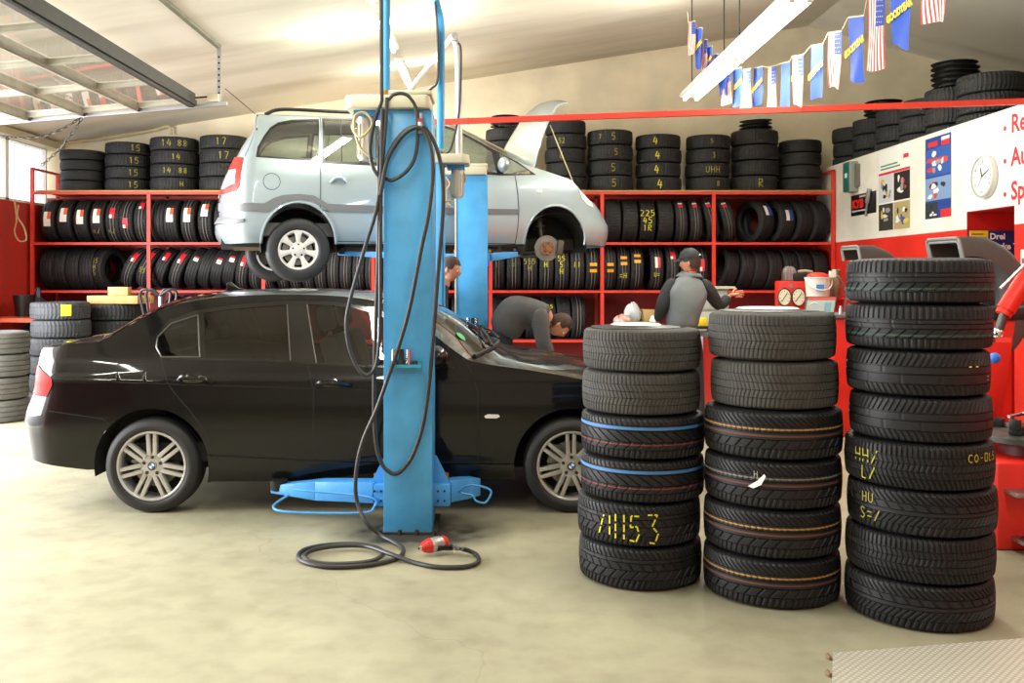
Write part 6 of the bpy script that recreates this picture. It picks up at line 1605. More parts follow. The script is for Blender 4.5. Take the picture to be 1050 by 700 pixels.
def head_mesh(c, fwd, up, mat):
    """returns mesh list: shaped head with nose, brow, chin, ears"""
    c, f, u = Vector(c), Vector(fwd).normalized(), Vector(up).normalized(); u = (u - f*u.dot(f)).normalized(); r = f.cross(u)
    mb = MB(); vs = []; NR, NS = 22, 28
    for i in range(NR+1):
        ph = PI*i/NR; zz = math.cos(ph); rr = math.sin(ph)
        for k in range(NS):
            t = 2*PI*k/NS; a, b = math.cos(t), math.sin(t)      # a = forward
            x = rr*a; y = rr*b; z = zz
            fx = .098 if a > 0 else .102; wy = .076; hz = .122
            if z < 0: wy *= 1 - .28*(-z)**1.5; fx *= 1 - (.10 if a > 0 else .35)*(-z)
            X, Y_, Z = x*fx, y*wy, z*hz
            if a > .55:
                g = max(0, 1-abs(b)*4.2)*max(0, 1-abs(z+.18)/.26); X += .028*g          # nose
                X += .007*max(0, 1-abs(z-.12)/.12)*(1-abs(b))                             # brow
                X -= .010*max(0, 1-abs(abs(b)-.34)/.2)*max(0, 1-abs(z+.02)/.12)          # eye sockets
                X += .006*max(0, 1-abs(b)*2.6)*max(0, 1-abs(z+.48)/.10)                  # lips
                X += .010*max(0, 1-abs(b)*2.4)*max(0, 1-abs(z+.80)/.2)                   # chin
            if a < -.2 and z < -.3: X *= .8
            vs.append(c + f*X + r*Y_ + u*Z)
    fs = []
    for i in range(NR):
        for k in range(NS): fs.append((i*NS+k, (i+1)*NS+k, (i+1)*NS+(k+1) % NS, i*NS+(k+1) % NS))
    mb.add(vs, fs)
    for sg in (-1, 1):
        rot = Matrix((f, r, u)).transposed().to_4x4(); rot.translation = c + r*sg*.075 - f*.008 - u*.01
        mb.sphere((0, 0, 0), .032, 12, 8, (.62, .3, 1.0), 0, rot)
    me = mb.mesh('head', [mat], smooth=180, weld=True)
    return me, f, r, u
HAIR = M('hair_brown', (66, 46, 32), .7, var=.3, vs=30)
def face_bits(root, c, f, r, u, hair=True, cap=False):
    c = Vector(c)
    for sg in (-1, 1):
        p = c + f*.083 + r*sg*.030 - u*.002
        e = MB().sphere(p, .0125, 12, 8).build('eye', M('eye_white', (230, 226, 220), .3), root)
        MB().sphere(p + f*.008, .0062, 10, 6).build('iris', M('iris_dark', (50, 36, 26), .3), e)
    m = MB(); m.tube([c + f*.094 + r*.022 - u*.058, c + f*.101 - u*.060, c + f*.094 - r*.022 - u*.058], .004, 6); m.build('mouth', M('lip', (160, 84, 74), .5), root)
    if hair:
        mb = MB(); vs = []; NR, NS = 12, 28
        for i in range(NR+1):
            for k in range(NS):
                t = 2*PI*k/NS; a = math.cos(t); lim = PI*(.36 if a > .5 else (.5 if a > -.1 else .68)); ph = lim*i/NR
                vs.append(c + f*(math.sin(ph)*a*.110 - .004) + r*math.sin(ph)*math.sin(t)*.085 + u*(math.cos(ph)*.132))
        mb.add(vs, [(i*NS+k, (i+1)*NS+k, (i+1)*NS+(k+1) % NS, i*NS+(k+1) % NS) for i in range(NR) for k in range(NS)]); mb.build('hair', HAIR, root, smooth=180, weld=True)
    if cap:
        mb = MB(); vs = []; NR, NS = 10, 28
        for i in range(NR+1):
            for k in range(NS):
                t = 2*PI*k/NS; ph = PI*.47*i/NR
                vs.append(c + f*(math.sin(ph)*math.cos(t)*.116 - .002) + r*math.sin(ph)*math.sin(t)*.094 + u*(math.cos(ph)*.118 + .028))
        mb.add(vs, [(i*NS+k, (i+1)*NS+k, (i+1)*NS+(k+1) % NS, i*NS+(k+1) % NS) for i in range(NR) for k in range(NS)])
        cp = mb.build('cap', M('cap_black', (36, 37, 40), .75), root, smooth=180, weld=True)
        mb = MB(); vs = []
        for i in range(5):
            for j in range(13):
                t = -1 + j/6; q = i/4; vs.append(c + f*(.10*math.sqrt(max(0, 1-t*t*.7)) + .085*q*math.sqrt(max(0, 1-t*t*.8))) + r*t*.078 + u*(.045 - .018*q - .012*t*t))
        mb.add(vs, [(i*13+j, i*13+j+1, (i+1)*13+j+1, (i+1)*13+j) for i in range(4) for j in range(12)]); mb.build('cap_peak', M('cap_black'), cp, smooth=180)
        mb = MB(); mb.tube(spline([c - f*.112 + r*.03 + u*.05, c - f*.117 + r*.0 + u*.065, c - f*.112 - r*.03 + u*.05], 5), .006, 6); mb.build('cap_logo', M('cap_silver', (190, 190, 195), .5), cp)
JK = M('jacket_grey', (112, 118, 120), .85, var=.12, vs=9, bump=.3, bs=14); JKD = M('jacket_dark', (46, 48, 52), .85, var=.15, vs=9, bump=.3, bs=14)
TR = M('trousers_dark', (44, 46, 52), .9, bump=.3, bs=14); SH = M('work_shoe', (28, 26, 25), .6)
def person(name, label, J, head, fwd, up, cap, jacket, sleeve, hands, collar=None, bulk=1.0):
    """J: dict of joints (world). Body skin mesh plus clothes"""
    root = thing(name, label, 'person', (J['pelvis'].x, J['pelvis'].y, 0), 0)
    off = root.location
    V = {k: v - off for k, v in J.items()}; hd = Vector(head) - off
    hm, f, r, u = head_mesh(hd, fwd, up, SKIN)
    nb = hd - u*.075 - f*.02
    names = ['pelvis', 'waist', 'chest', 'neck']; 
    verts = [(V['pelvis'], (.09, .07)), (V['waist'], (.10, .08)), (V['chest'], (.135, .09)), (V['neck'], .06), (nb, .052)]
    ed = [(0, 1), (1, 2), (2, 3), (3, 4)]
    for s in 'lr':
        b = len(verts); verts += [(V['sh'+s], .055), (V['el'+s], .040), (V['wr'+s], .027)]; ed += [(2, b), (b, b+1), (b+1, b+2)]
    for s in 'lr':
        b = len(verts); verts += [(V['hip'+s], .065), (V['kn'+s], .05), (V['an'+s], .038)]; ed += [(0, b), (b, b+1), (b+1, b+2)]
    ms = [skin_obj(verts, ed, 'b', SKIN), hm]
    for s in 'lr':
        d, side, n, cu = hands[s]; ms += hand(V['wr'+s], d, side, n, SKIN, cu)
    join('body', ms, SKIN, root)
    # jacket: torso and collar, then each sleeve
    tv = [(V['pelvis'], (.20, .16)), (V['waist'], (.205, .165)), (V['chest'].lerp(V['waist'], .45), (.215, .17)), (V['chest'], (.205, .155)), (V['neck'].lerp(V['chest'], .25), (.09, .085)), (V['neck'].lerp(nb, .35), .068)]
    te = [(0, 1), (1, 2), (2, 3), (3, 4), (4, 5)]
    tv = [(p, tuple(q*bulk for q in r_) if isinstance(r_, tuple) else r_) for p, r_ in tv]
    b = len(tv); tv += [(V['shl'], .085), (V['shr'], .085)]; te += [(3, b), (3, b+1)]
    jk = link('jacket', skin_obj(tv, te, 'jacket', jacket), root)
    for s in 'lr':
        mid = V['el'+s].lerp(V['wr'+s], .5)
        link('sleeve', skin_obj([(V['sh'+s].lerp(V['chest'], .2), .088*bulk), (V['sh'+s], .086*bulk), (V['sh'+s].lerp(V['el'+s], .55), .072*bulk), (V['el'+s], .066*bulk), (mid, .058*bulk), (V['wr'+s].lerp(V['el'+s], .06), .047)], [(0, 1), (1, 2), (2, 3), (3, 4), (4, 5)], 'sleeve', sleeve), jk)
    if collar is not None:
        c0 = V['neck'].lerp(nb, .35); link('collar', skin_obj([(c0 - u*.02, .075), (c0 + u*.02, .072)], [(0, 1)], 'collar', collar), jk)
    for s in 'lr':
        pass
    pv = [(V['pelvis'].lerp(V['waist'], .5), (.155, .12)), (V['pelvis'], (.17, .14))]; pe = [(0, 1)]
    for s in 'lr':
        b = len(pv); pv += [(V['hip'+s], .125), (V['hip'+s].lerp(V['kn'+s], .5), .092), (V['kn'+s], .075), (V['kn'+s].lerp(V['an'+s], .5), .068), (V['an'+s] + Vector((0, 0, -.02)), .062)]; pe += [(1, b), (b, b+1), (b+1, b+2), (b+2, b+3), (b+3, b+4)]
    link('trousers', skin_obj(pv, pe, 'trousers', TR), root)
    hf = Vector((f.x, f.y, 0))
    toe = J['toe'] if 'toe' in J else (hf.normalized() if hf.length > .2 else Vector((0, 1, 0)))
    for s in 'lr':
        a = V['an'+s]; link('shoe', skin_obj([(Vector((a.x, a.y, .055)) - toe*.04, (.045, .045)), (Vector((a.x, a.y, .05)) + toe*.08, (.045, .04)), (Vector((a.x, a.y, .04)) + toe*.17, (.04, .032))], [(0, 1), (1, 2)], 'shoe', SH), root)
    face_bits(root, hd, f, r, u, not cap or True, cap)
    return root
V3 = Vector
Ym = 9.5
def PM(u, v, dy=0): return P(u, v, Ym+dy)
J = dict(pelvis=V3((1.95, Ym, 1.0)), waist=PM(699, 328), chest=PM(705.5, 302), neck=PM(708.5, 279, .02), shl=PM(687.5, 291), shr=PM(724, 292.5), ell=PM(679, 314, -.04), wrl=PM(674, 330, .10), elr=PM(737.5, 315, .05), wrr=PM(748.5, 302.5, .10),
         hipl=V3((1.85, Ym, .93)), hipr=V3((2.06, Ym, .93)), knl=V3((1.82, Ym+.03, .50)), knr=V3((2.10, Ym+.02, .50)), anl=V3((1.81, Ym-.02, .09)), anr=V3((2.12, Ym-.03, .09)), toe=V3((-.3, .95, 0)).normalized())
person('person', 'person in grey jacket and black cap seen from behind, reaching right', J, PM(707.5, 268.5, .03), (-.86, .5, -.12), (0, 0, 1), True, JK, JKD,
       dict(l=((-.25, .3, -.9), (.5, .6, .1), (.9, -.3, -.2), .5), r=((.95, .1, .12), (.1, .4, .9), (-.1, .6, -.2), .35)), M('collar_red', (170, 50, 46), .8), 1.1)
Ym = 9.0
J = dict(pelvis=PM(513, 347), waist=PM(524, 323), chest=PM(544, 313), neck=PM(560, 320), shl=PM(553, 320, .18), shr=PM(553, 324, -.18), ell=PM(557, 349, .20), wrl=PM(566, 366, .16), elr=PM(557, 352, -.20), wrr=PM(565, 370, -.14),
         hipl=PM(512, 352, .09), hipr=PM(512, 352, -.09), knl=V3((.12, Ym+.10, .49)), knr=V3((.06, Ym-.11, .49)), anl=V3((.0, Ym+.11, .09)), anr=V3((-.06, Ym-.12, .09)), toe=V3((1, 0, 0)))
person('person', 'person in dark grey jacket bending forward behind the black car bonnet', J, PM(574, 333), (.45, -.12, -.88), (.88, 0, .45), False, M('jacket_charcoal', (84, 84, 84), .85, var=.15, vs=9, bump=.3, bs=14), M('jacket_charcoal'),
       dict(l=((.3, 0, -.95), (.9, -.3, .3), (0, -1, 0), .5), r=((.3, 0, -.95), (.9, .3, .3), (0, 1, 0), .5)), None, 1.18)
Ym = 8.88
J = dict(pelvis=V3((-.62, Ym, .98)), waist=V3((-.63, Ym, 1.12)), chest=V3((-.58, Ym, 1.34)), neck=V3((-.46, Ym, 1.48)), shl=V3((-.74, Ym+.03, 1.40)), shr=V3((-.50, Ym+.10, 1.33)), ell=V3((-.82, Ym+.03, 1.14)), wrl=V3((-.80, Ym+.12, .92)), elr=V3((-.50, Ym+.14, 1.10)), wrr=V3((-.55, Ym+.18, .90)),
         hipl=V3((-.72, Ym, .92)), hipr=V3((-.53, Ym, .92)), knl=V3((-.72, Ym+.02, .49)), knr=V3((-.54, Ym+.02, .49)), anl=V3((-.72, Ym, .09)), anr=V3((-.55, Ym, .09)), toe=V3((1, 0, 0)))
person('person', 'person mostly hidden behind the lift columns, only the leaning head showing', J, V3((-.405, Ym, 1.625)), (.9, -.25, -.2), (.28, 0, .96), False, JKD, JKD,
       dict(l=((0, .2, -1), (.3, .9, 0), (1, 0, 0), .5), r=((0, .2, -1), (.3, .9, 0), (-1, 0, 0), .5)))

# ------------------------------------------------------------------ left side things
# bench along the left wall, bucket, bottle, timbers
b = thing('workbench', 'low bench with orange-red top against the left red wall', 'bench', (-6.05, 12.30, 0), 0)
MB().bb(-.42, .42, -.65, .55, .98, 1.03).build('bench_top', M('bench_orange', (206, 88, 50), .6, var=.2), b); 
for sx in (-.38, .38):
    for sy in (-.6, .5): MB().bb(sx-.03, sx+.03, sy-.03, sy+.03, 0, .98).build('leg', DKSTEEL, b)
k = thing('bucket', 'black plastic bucket standing on the orange bench at the left', 'bucket', (P(25, 325, 12.2).x, 12.2, 1.03), 0)
MB().lathe([(0, 0), (.105, 0), (.135, .27), (.142, .272), (.142, .285), (.128, .285), (.10, .01), (0, .01)], 28).build('pail', BLACK, k)
o = MB().lathe([(0, 0), (.11, 0), (.125, .02), (.125, .14), (.105, .2), (.05, .235), (.04, .25), (.04, .33), (.03, .345), (.03, .38), (.0, .385)], 28, Matrix.Translation((P(39, 325, 12.55).x, 12.55, 1.03))).build('bottle', M('bottle_dark_blue', (40, 48, 66), .3), None, smooth=50); tag(o, 'dark blue gas bottle with narrow neck standing beside the black bucket', 'bottle')
zt = w2*6 + .002
def Lb(u0, u1, Y, z0, z1, dy, label, name='timber'):
    x0, x1 = (u0-CX)*Y/F, (u1-CX)*Y/F
    o = MB().bb(x0, x1, Y, Y+dy, z0, z1).build(name, WOOD, None, bevel=.004); return tag(o, label, 'timber')
zA = max(t.location.z for t in ls2) + w2/2 + .002
Lb(89, 141, 11.30, zA, zA+.098, .10, 'pale wooden beam on the dark tyre stack, front one'); Lb(92, 148, 11.45, zA, zA+.095, .10, 'pale wooden beam on the dark tyre stack, middle one'); Lb(96, 155, 11.60, zA, zA+.095, .10, 'pale wooden beam on the dark tyre stack, rear one')
Lb(110.5, 131, 11.31, zA+.10, zA+.205, .12, 'short wooden block lying on the front wooden beam', 'wood_block')
# rubber straps on a post stand
st_ = thing('strap_stand', 'grey post with black rubber straps behind the black car rear window', 'stand', (P(165, 320, 10.6).x, 10.6, 0), 0)
MB().cyl((0, 0, .02), (0, 0, 1.36), .03, seg=14).cyl((0, 0, 0), (0, 0, .02), .2, seg=24).build('post', STEEL, st_)
for k_ in range(4):
    sg = -1 if k_ % 2 else 1; MB().tube(spline([(0, -.03, 1.34), (sg*(.06+.03*k_), -.04, 1.41), (sg*(.12+.035*k_), -.03, 1.36), (sg*(.09+.03*k_), -.05, 1.15), (sg*(.05+.03*k_), -.05, .98)], 6), .016, 8).build('rubber_strap', BLACK, st_)
# cord hanging on the left wall
mb = MB().tube(spline([P(15, 205, 12.3), P(17, 225, 12.3), P(15, 238, 12.3), P(20, 247, 12.3), P(27, 245, 12.3), P(24, 232, 12.3), P(18, 222, 12.3), P(19, 210, 12.3)], 6), .012, 6); tag(mb.build('cord', M('cord_beige', (176, 140, 104), .7)), 'beige cord looped on the red left wall below the window', 'cord')

# ------------------------------------------------------------------ right side things
bn = thing('workbench', 'grey workbench along the right rack carrying the red gauge cabinet', 'bench', (3.2, 10.55, 0), 0)
MB().bb(-.75, 1.3, -.4, .4, .86, .91).build('bench_top', M('bench_grey', (96, 100, 100), .5, var=.2), bn); MB().bb(-.72, 1.27, -.34, .36, .06, .86).build('bench_cabinet', M('bench_red', (186, 36, 28), .45), bn)
for sx in (-.36, .1, .56, 1.02):
    d_ = MB().bb(sx-.20, sx+.22, -.365, -.34, .45, .82).build('drawer', M('drawer_red', (206, 42, 32), .4), bn, bevel=.006); MB().bb(sx-.1, sx+.12, -.385, -.366, .72, .745).build('handle', STEEL, d_)
gx0, gx1 = (796-CX)*10.3/F, (860-CX)*10.3/F; gz = P(0, 288, 10.3).z
g = thing('gauge_cabinet', 'red cabinet with two round white dial gauges on the workbench', 'machine', ((gx0+gx1)/2, 10.3, .91), 0)
gw = (gx1-gx0)/2; gh = gz-.91
MB().bb(-gw+.03, gw, 0, .16, 0, gh).build('housing', RED, g, bevel=.012)
for (u, v, rp) in ((804, 304.5, 6.6), (818.5, 304.5, 6.8)):
    T = Matrix.Translation(((u-CX)*10.3/F - g.location.x, -.0, P(0, v, 10.3).z-.91)) @ Matrix.Rotation(PI/2, 4, 'X'); rr_ = rp*1.12*10.3/F
    d_ = MB().lathe([(0, 0), (rr_, 0), (rr_*1.1, .012), (rr_*1.02, .022), (rr_*.94, .016), (0, .016)], 32, T @ Matrix.Diagonal((.88, 1.18, 1, 1))).build('gauge', [M('gauge_rim', (60, 54, 50), .4, .5)], g)
    MB().lathe([(0, .0175), (rr_*.93, .0175)], 32, T @ Matrix.Diagonal((.88, 1.18, 1, 1))).build('dial', M('dial_cream', (240, 240, 214), .5), d_, fixn=False)
    MB().box((0, 0, .02), (.006, rr_*1.4, .003), 0, T @ Matrix.Rotation(-.6, 4, 'Z')).build('needle', CBK, d_)
    for k_ in range(9):
        a = math.radians(-40 + 32.5*k_); MB().box((rr_*.72*math.cos(a)*.88, rr_*.72*math.sin(a)*1.18, .019), (rr_*.14, .006, .002), 0, T).build('tick', CBK, d_)
MB().lathe([(0, .006), (.022, .006), (.024, 0)], 16, Matrix.Translation(((811-CX)*10.3/F-g.location.x, 0, P(0, 293, 10.3).z-.91)) @ Matrix.Rotation(PI/2, 4, 'X')).build('round_badge', STEEL, g)
MB().tube([(-.02, -.01, .10), (.03, -.05, .11)], .012, 8).build('blue_nozzle', M('nozzle_blue', (80, 90, 190), .4), g)
MB().box((-gw+.06, -.012, .05), (.05, .02, .05)).build('switch', CREAM, g)
zt = gz + .002
def at(u, Y, z, nm, lab, cat): return thing(nm, lab, cat, ((u-CX)*Y/F, Y, z), 0)
d_ = at(809, 10.36, zt, 'chrome_arch', 'silver half-round ribbed guard standing on the red gauge cabinet', 'guard')
mb = MB().prism([(.075*math.cos(a), .09+.075*math.sin(a)) for a in [PI*k/12 for k in range(13)]] + [(-.075, 0), (.075, 0)], -.03, .03, Matrix.Rotation(PI/2, 4, 'X')); mb.build('arch_plate', STEEL, d_, bevel=.004)
for k_ in range(3): MB().bb(-.05+.035*k_, -.04+.035*k_, -.036, -.03, .01, .14).build('rib', ALLOY, d_)
d_ = at(823, 10.40, zt, 'tool_case', 'black tool case with pistol tool lying on the red gauge cabinet', 'case'); MB().bb(-.13, .13, -.1, .1, 0, .085).build('case', BLACK, d_, bevel=.01); MB().tube([(-.06, -.02, .10), (.02, -.03, .11), (.10, -.03, .095)], .018, 8).build('pistol_tool', M('tool_beige', (170, 150, 130), .5), d_)
bk = at(838.5, 10.05, .91, 'plastic_bucket', 'white plastic bucket with a red bag in its mouth beside the gauges', 'bucket')
MB().cyl((0, 0, 0), (0, 0, .40), .13, seg=24).build('stand', RED, bk)
MB().lathe([(0, .40), (.115, .40), (.135, .62), (.142, .625), (.142, .64), (.128, .64), (.11, .42), (0, .415)], 28).build('pail', M('pail_white', (226, 224, 216), .45), bk)
MB().sphere((0, 0, .645), .115, 16, 10, (1, 1, .42)).build('red_bag', M('bag_red', (220, 52, 34), .6, bump=.5, bs=20), bk)
MB().tube([(-.14*math.cos(a), -.02-.13*math.sin(a), .62-.12*math.sin(a)) for a in [PI*k/12 for k in range(13)]], .007, 6).build('bucket_handle', WHITE, bk)
MB().bb(-.06, .02, -.137, -.128, .50, .56).build('blue_print', M('print_blue', (70, 130, 210), .6), bk)
o = MB().lathe([(0, 0), (.055, 0), (.058, .01), (.058, .16), (.05, .2), (.052, .30), (.045, .31), (0, .31)], 24, Matrix.Translation((P(857, 300, 10.2).x, 10.2, P(0, 305, 10.2).z))).build('steel_flask', M('flask_brushed', (150, 140, 110), .35, .8), None); tag(o, 'brushed steel flask standing right of the white bucket', 'flask')
MB().cyl((0, 0, .0), (0, 0, .001), .03).mesh
o = thing('flask_shelf', 'small red bracket shelf under the steel flask', 'shelf', (P(857, 305, 10.2).x, 10.2, P(0, 305, 10.2).z-.02), 0)
MB().bb(-.10, .14, -.1, .1, -.0, .018).bb(-.10, .14, .08, .1, -(P(0, 305, 10.2).z-.02-.912), 0).build('bracket', RED, o)
lp = at(866, 10.0, .915, 'spray_lance', 'chrome air lance on a stand beside the steel flask', 'tool')
MB().tube(spline([(0, 0, 0), (0, 0, .3), (.01, 0, .45), (-.05, 0, .62), (-.12, 0, .66)], 6), .012, 8).build('lance', STEEL, lp); MB().box((-.13, 0, .665), (.06, .05, .07)).build('head', WHITE, lp); MB().cyl((0, 0, -.003), (0, 0, .012), .05, seg=18).build('foot', STEEL, lp)
# wheel balancers with hoods
HOODM = M('hood_black', (74, 73, 70), .5, bump=.15, bs=60); HOODE = M('hood_edge', (124, 126, 124), .5)
def balancer(x, y, zc, R, yaw, a0, a1, label, wd=.34, screen=None, body=True):
    r = thing('wheel_balancer', label, 'wheel balancer', (x, y, 0), yaw)
    NA, hh = 30, .15*R/.5
    mb = MB(); prof = [(R, -wd/2+.03), (R, wd/2-.03), (R-.02, wd/2-.005), (R-.04, wd/2), (R-hh, wd/2), (R-hh, wd/2-.02), (R-.04, wd/2-.02), (R-.025, wd/2-.04), (R-.025, -wd/2+.04), (R-.04, -wd/2+.02), (R-hh, -wd/2+.02), (R-hh, -wd/2), (R-.04, -wd/2), (R-.02, -wd/2+.005)]
    vs = []
    for i in range(NA+1):
        a = math.radians(a0 + (a1-a0)*i/NA); bulge = .008 if (i % 10 == 5) else 0
        for (q, yy) in prof:
            q2 = q + (bulge if q > R-.03 else 0); vs.append((q2*math.cos(a), yy, zc + q2*math.sin(a)))
    n = len(prof); fs = [(i*n+k, i*n+(k+1) % n, (i+1)*n+(k+1) % n, (i+1)*n+k) for i in range(NA) for k in range(n)] + [tuple(range(n)), tuple(range(NA*n, NA*n+n))[::-1]]
    mb.add(vs, fs); hd = mb.build('wheel_hood', HOODM, r, smooth=45)
    a = math.radians(a0); e = MB(); lst = [Vector((q*math.cos(a), yy, zc + q*math.sin(a))) for q, yy in prof]; e.tube(lst, .011, 6, True); e.build('hood_edge', HOODE, hd)
    # closing sheet low inside of the hood mouth
    if body:
        MB().bb(-.25, .45, .0, .5, .0, zc-.25, ).build('machine_body', RED, r, bevel=.02); MB().bb(-.28, .48, -.03, .53, zc-.25, zc-.21).build('weight_tray', M('tray_grey', (104, 108, 108), .5), r, bevel=.01)
        MB().cyl((0, -.25, zc), (0, .1, zc), .03, seg=16).cyl((0, -.02, zc), (0, .1, zc), .09, seg=20).build('spindle', STEEL, r)
        MB().bb(.30, .40, .2, .3, zc-.21, zc+.05).build('hood_arm', DKSTEEL, r)
        for k_ in range(3): MB().cyl((-.15+.12*k_, .05, zc-.21), (-.15+.12*k_, .05, zc-.13), .025, .015, seg=14).build('clamp_cone', STEEL, r)
    return r
balancer(3.375, 6.75, 1.365, .475, .12, 103, -55, 'wheel balancer with big black hood behind the tallest tyre stack', .40, body=True)
r2 = balancer(3.55, 9.0, 1.40, .455, .12, 101, -30, 'smaller wheel balancer with black hood left of the tallest tyre stack', .34)
# tilted display
sc_ = thing('display_screen', 'tilted machine display with red title bar above middle tyre stack', 'display', P(841, 313, 8.3), 0)
sh_ = Matrix.Rotation(-.42, 4, 'X')
MB().box((0, 0, 0), (.27, .02, .165), 0, sh_ @ Matrix(((1, 0, .28, 0), (0, 1, 0, 0), (0, 0, 1, 0), (0, 0, 0, 1)))).build('casing', M('display_case', (70, 72, 74), .4), sc_)
K_ = sh_ @ Matrix(((1, 0, .28, 0), (0, 1, 0, -.012), (0, 0, 1, 0), (0, 0, 0, 1)))
scr = MB().box((0, 0, -.012), (.25, .004, .115), 0, K_).build('screen', M('screen_grey', (160, 176, 172), .3, emit=.12), sc_); MB().box((0, -.001, .06), (.25, .004, .025), 0, K_).build('title_bar', M('screen_red', (214, 78, 66), .4), sc_)
MB().box((.065, -.004, -.02), (.06, .002, .08), 0, K_).build('side_panel', M('screen_blue', (116, 160, 176), .3, emit=.08), scr); mb = MB().tube([(K_ @ Vector((-.06+.05*math.cos(a), -.005, -.03+.05*math.sin(a)))) for a in [PI*.25+PI*.6*k/8 for k in range(9)]], .003, 5); mb.build('gauge_arc', WHITE, scr)
MB().tube([(0, .02, -.08), (.02, .10, -.30), (.02, .14, -(sc_.location.z))], .03, 10).build('stand_post', DKSTEEL, sc_)
# tyre changer, right edge
tc = thing('tyre_changer', 'red tyre changing machine with steel turntable at the right picture edge', 'tyre changer', (3.22, 5.55, 0), 0)
MB().bb(-.36, .45, -.30, .40, .0, .50).build('machine_body', RED, tc, bevel=.02); MB().cyl((0, -.0, .50), (0, 0, .58), .17, seg=28).build('turntable_neck', M('neck_dark', (90, 26, 22), .5), tc)
MB().lathe([(0, .58), (.33, .58), (.34, .59), (.34, .62), (.30, .635), (0, .64)], 40).build('turntable', M('turntable_steel', (92, 92, 88), .45, .6, var=.3), tc)
for k_ in range(4):
    T = Matrix.Rotation(PI/4 + k_*PI/2, 4, 'Z'); j_ = MB().box((.22, 0, .665), (.16, .07, .05), 0, T).box((.29, 0, .70), (.04, .06, .06), 0, T).build('jaw', M('jaw_steel', (60, 60, 58), .4, .7), tc, bevel=.006); MB().box((.12, 0, .655), (.10, .03, .02), 0, T).build('slide', STEEL, j_)
MB().bb(-.12, .36, -.325, -.30, .13, .20).build('kick_plate', DARK, tc)
for (dx_, z_) in ((-.26, .34), (-.22, .07)): MB().box((dx_, -.36, z_), (.12, .14, .025), 0, Matrix.Translation((0, 0, 0))).build('pedal', STEEL, tc, bevel=.006)
MB().cyl((-.24, -.42, .07), (-.24, -.36, .07), .03, seg=14).build('pedal_knob', BLACK, tc)
mb = MB(); hexa(mb, [(-.30, .42, .48), (.05, .42, .48), (.05, .62, .48), (-.30, .62, .48)], [(-.12, .42, 1.30), (.16, .42, 1.30), (.16, .60, 1.30), (-.12, .60, 1.30)]); mb.build('column', RED, tc, bevel=.015)
mb = MB().bb(-.02, .34, .40, .60, 1.27, 1.36); mb.build('arm_head', BLACK, tc, bevel=.02)
a, b_ = P(1052, 285, 5.4) - tc.location, P(1031, 318, 5.4) - tc.location; d = (b_-a).normalized()
cyl_ = MB().cyl(a - d*.12, b_, .052, seg=20).cyl(b_, b_ + d*.03, .045, seg=20).build('red_cylinder', M('cyl_red', (226, 40, 26), .35), tc); MB().box((0, 0, 0), (.06, .006, .09), 0, Matrix.Translation(a + Vector((-.0, -.055, .02)))).build('warning_label', M('warn_yellow', (246, 200, 30), .5), cyl_)
c_ = P(1023, 341, 5.4) - tc.location; MB().cyl(b_, c_, .026, seg=14).build('piston_rod', M('rod_grey', (96, 96, 96), .35, .8), tc)
MB().sphere(c_, .032, 14, 10).box(c_ + Vector((.02, 0, -.04)), (.09, .05, .03)).build('mount_head', CHROME, tc)
a, b_ = P(1026, 296, 5.35) - tc.location, P(1054, 268, 5.35) - tc.location; MB().tube([a, b_], .010, 8).box(b_, (.05, .04, .04)).build('pry_bar', STEEL, tc)
MB().sphere(P(1020, 367, 5.6) - tc.location, .033, 14, 10).build('blue_valve', M('valve_blue', (50, 120, 220), .4), tc)
# tools on the turntable
for k_ in range(5):
    o = MB().tube([V3((3.02+.06*k_, 5.42+.04*(k_ % 3), .735)), V3((3.14+.06*k_, 5.50+.03*k_, .74)), V3((3.2+.05*k_, 5.47, .745))], .010, 6).build('tyre_lever', DKSTEEL if k_ % 2 else STEEL); tag(o, 'steel tyre lever lying among others on the changer turntable', 'tyre lever', 'levers on the turntable')
# shelf with parcels behind the mechanic
tb = thing('parts_table', 'low table with parcels against the right rack left of the mechanic', 'table', (P(652, 334, 12.2).x, 12.2, 0), 0)
zt = P(0, 334.5, 12.2).z
MB().bb(-.26, .62, -.28, .35, zt-.04, zt).build('table_top', M('table_pale', (170, 164, 140), .6), tb)
for sx in (-.22, .58):
    for sy in (-.24, .31): MB().bb(sx-.025, sx+.025, sy-.025, sy+.025, 0, zt-.04).build('leg', DKSTEEL, tb)
def lump(u, Yq, w, d, h, mat, name, label, cat, z=None, seed=1, rough=.25):
    rnd = random.Random(seed); me = MB().sphere((0, 0, h/2), .5, 14, 10, (w, d, h)); 
    for v in me.v:
        k = 1 + rnd.uniform(-rough, rough)*.5; v.x *= k; v.y *= k; v.z = max(0.001, v.z*(1+rnd.uniform(-rough, rough)*.4))
    o = me.build(name, mat, None, smooth=60, weld=True); o.location = ((u-CX)*Yq/F, Yq, zt if z is None else z); return tag(o, label, cat)
lump(638, 12.1, .22, .2, .16, M('packet_red_white', (196, 70, 60), .6, col2=(228, 214, 204), vs=14), 'packet', 'crumpled red and white packet at the left end of the parcels table', 'packet', seed=4)
lump(649, 12.25, .22, .2, .30, M('bag_white', (222, 222, 214), .6, col2=(170, 180, 190), vs=8), 'plastic_bag', 'white crumpled plastic bag on the parcels table', 'bag', seed=5)
def bx(u, Yq, w, d, h, mat, name, label, cat, z=None, rz=0, lid=None):
    o = MB().bb(-w/2, w/2, -d/2, d/2, 0, h).build(name, mat, None, bevel=.006); o.location = ((u-CX)*Yq/F, Yq, zt if z is None else z); o.rotation_euler = (0, 0, rz)
    return tag(o, label, cat)
bx(664, 12.3, .18, .2, .22, M('cardboard', (196, 160, 106), .8, var=.15), 'cardboard_box', 'small brown cardboard box among the parcels', 'box', rz=.2)
bx(662, 12.02, .20, .1, .07, M('box_green', (50, 130, 66), .6), 'green_box', 'flat green box at the front of the parcels table', 'box')
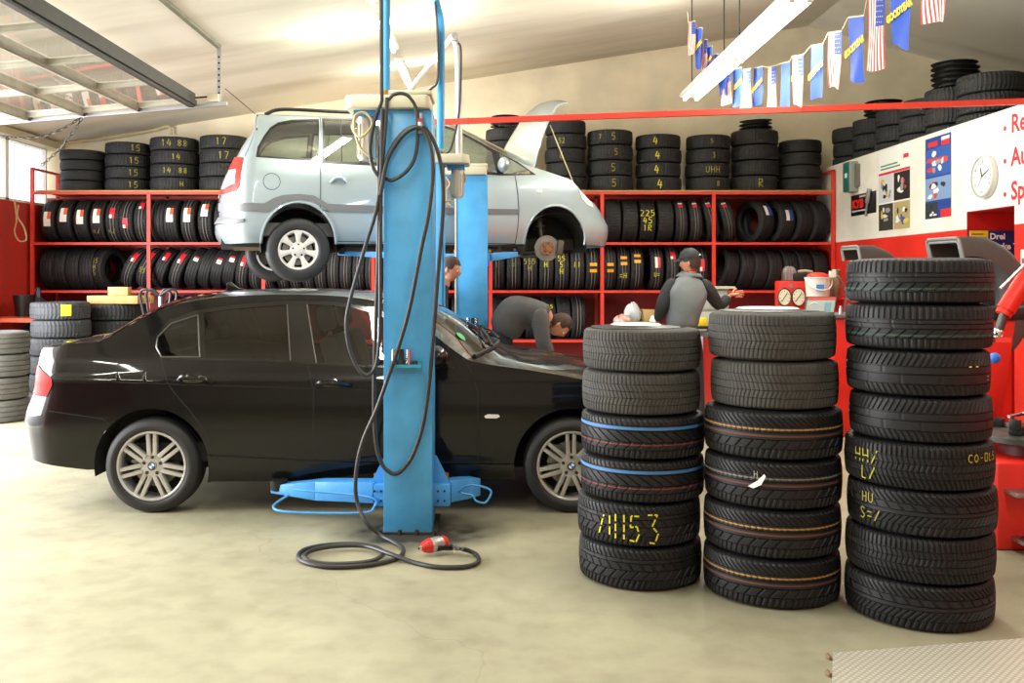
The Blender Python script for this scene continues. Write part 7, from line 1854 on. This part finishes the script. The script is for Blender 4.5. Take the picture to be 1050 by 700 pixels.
lump(670.5, 12.08, .12, .12, .15, M('cup_white', (226, 226, 222), .5), 'paper_bundle', 'white paper bundle right of the green box', 'bundle', seed=9, rough=.15)
bx(632, 12.3, .07, .1, .09, M('tin_red', (206, 40, 40), .4), 'red_tin', 'small red tin at the far left of the parcels table', 'tin')
# grey shelf unit and small things right of the mechanic
su = thing('parts_shelf', 'grey metal drawer unit right of the mechanic in front of rack', 'drawer unit', (P(731, 310, 11.6).x, 11.6, 0), 0)
hz_ = P(0, 296, 11.6).z; MB().bb(-.20, .20, 0, .4, 0, hz_).build('carcass', M('unit_grey', (146, 146, 136), .5), su); MB().bb(-.27, .27, -.05, .42, hz_, hz_+.03).build('top_plate', M('unit_top', (196, 190, 160), .5), su)
for k_ in range(5): MB().bb(-.18, .18, -.012, 0, hz_-.26-.26*k_, hz_-.03-.26*k_).build('drawer', M('unit_drawer', (170, 172, 166), .5), su, bevel=.004)
wx = P(766, 318, 10.6).x
for k_ in range(4):
    o = MB().cyl((0, 0, 0), (0, 0, .07+.012*(k_ % 2)), .02, seg=6).cyl((0, 0, .07), (0, 0, .10), .012, seg=10).build('wheel_nut', CHROME); o.location = (wx-.08+.052*k_, 10.5, .912+.0); tag(o, 'chrome wheel bolt standing upright on the bench behind the middle stack', 'wheel bolt', 'wheel bolts on the bench'); o.location.x = max(o.location.x, 2.5)
zt = .912
bx(719, 10.9, .12, .12, .10, M('box_yellow', (238, 206, 40), .5), 'yellow_box', 'yellow box low down beside the mechanic in grey', 'box', z=P(0, 334, 10.9).z)
o = thing('box_stool', 'dark stand under the yellow box beside the mechanic', 'stand', (P(719, 334, 10.9).x, 10.9, 0), 0); hq = P(0, 334, 10.9).z - .002
MB().bb(-.14, .14, -.12, .12, hq-.03, hq).build('stand_top', DKSTEEL, o)
for sx in (-.11, .11):
    for sy in (-.09, .09): MB().bb(sx-.015, sx+.015, sy-.015, sy+.015, 0, hq-.03).build('leg', DKSTEEL, o)

if False:   # wordcheck
    pass
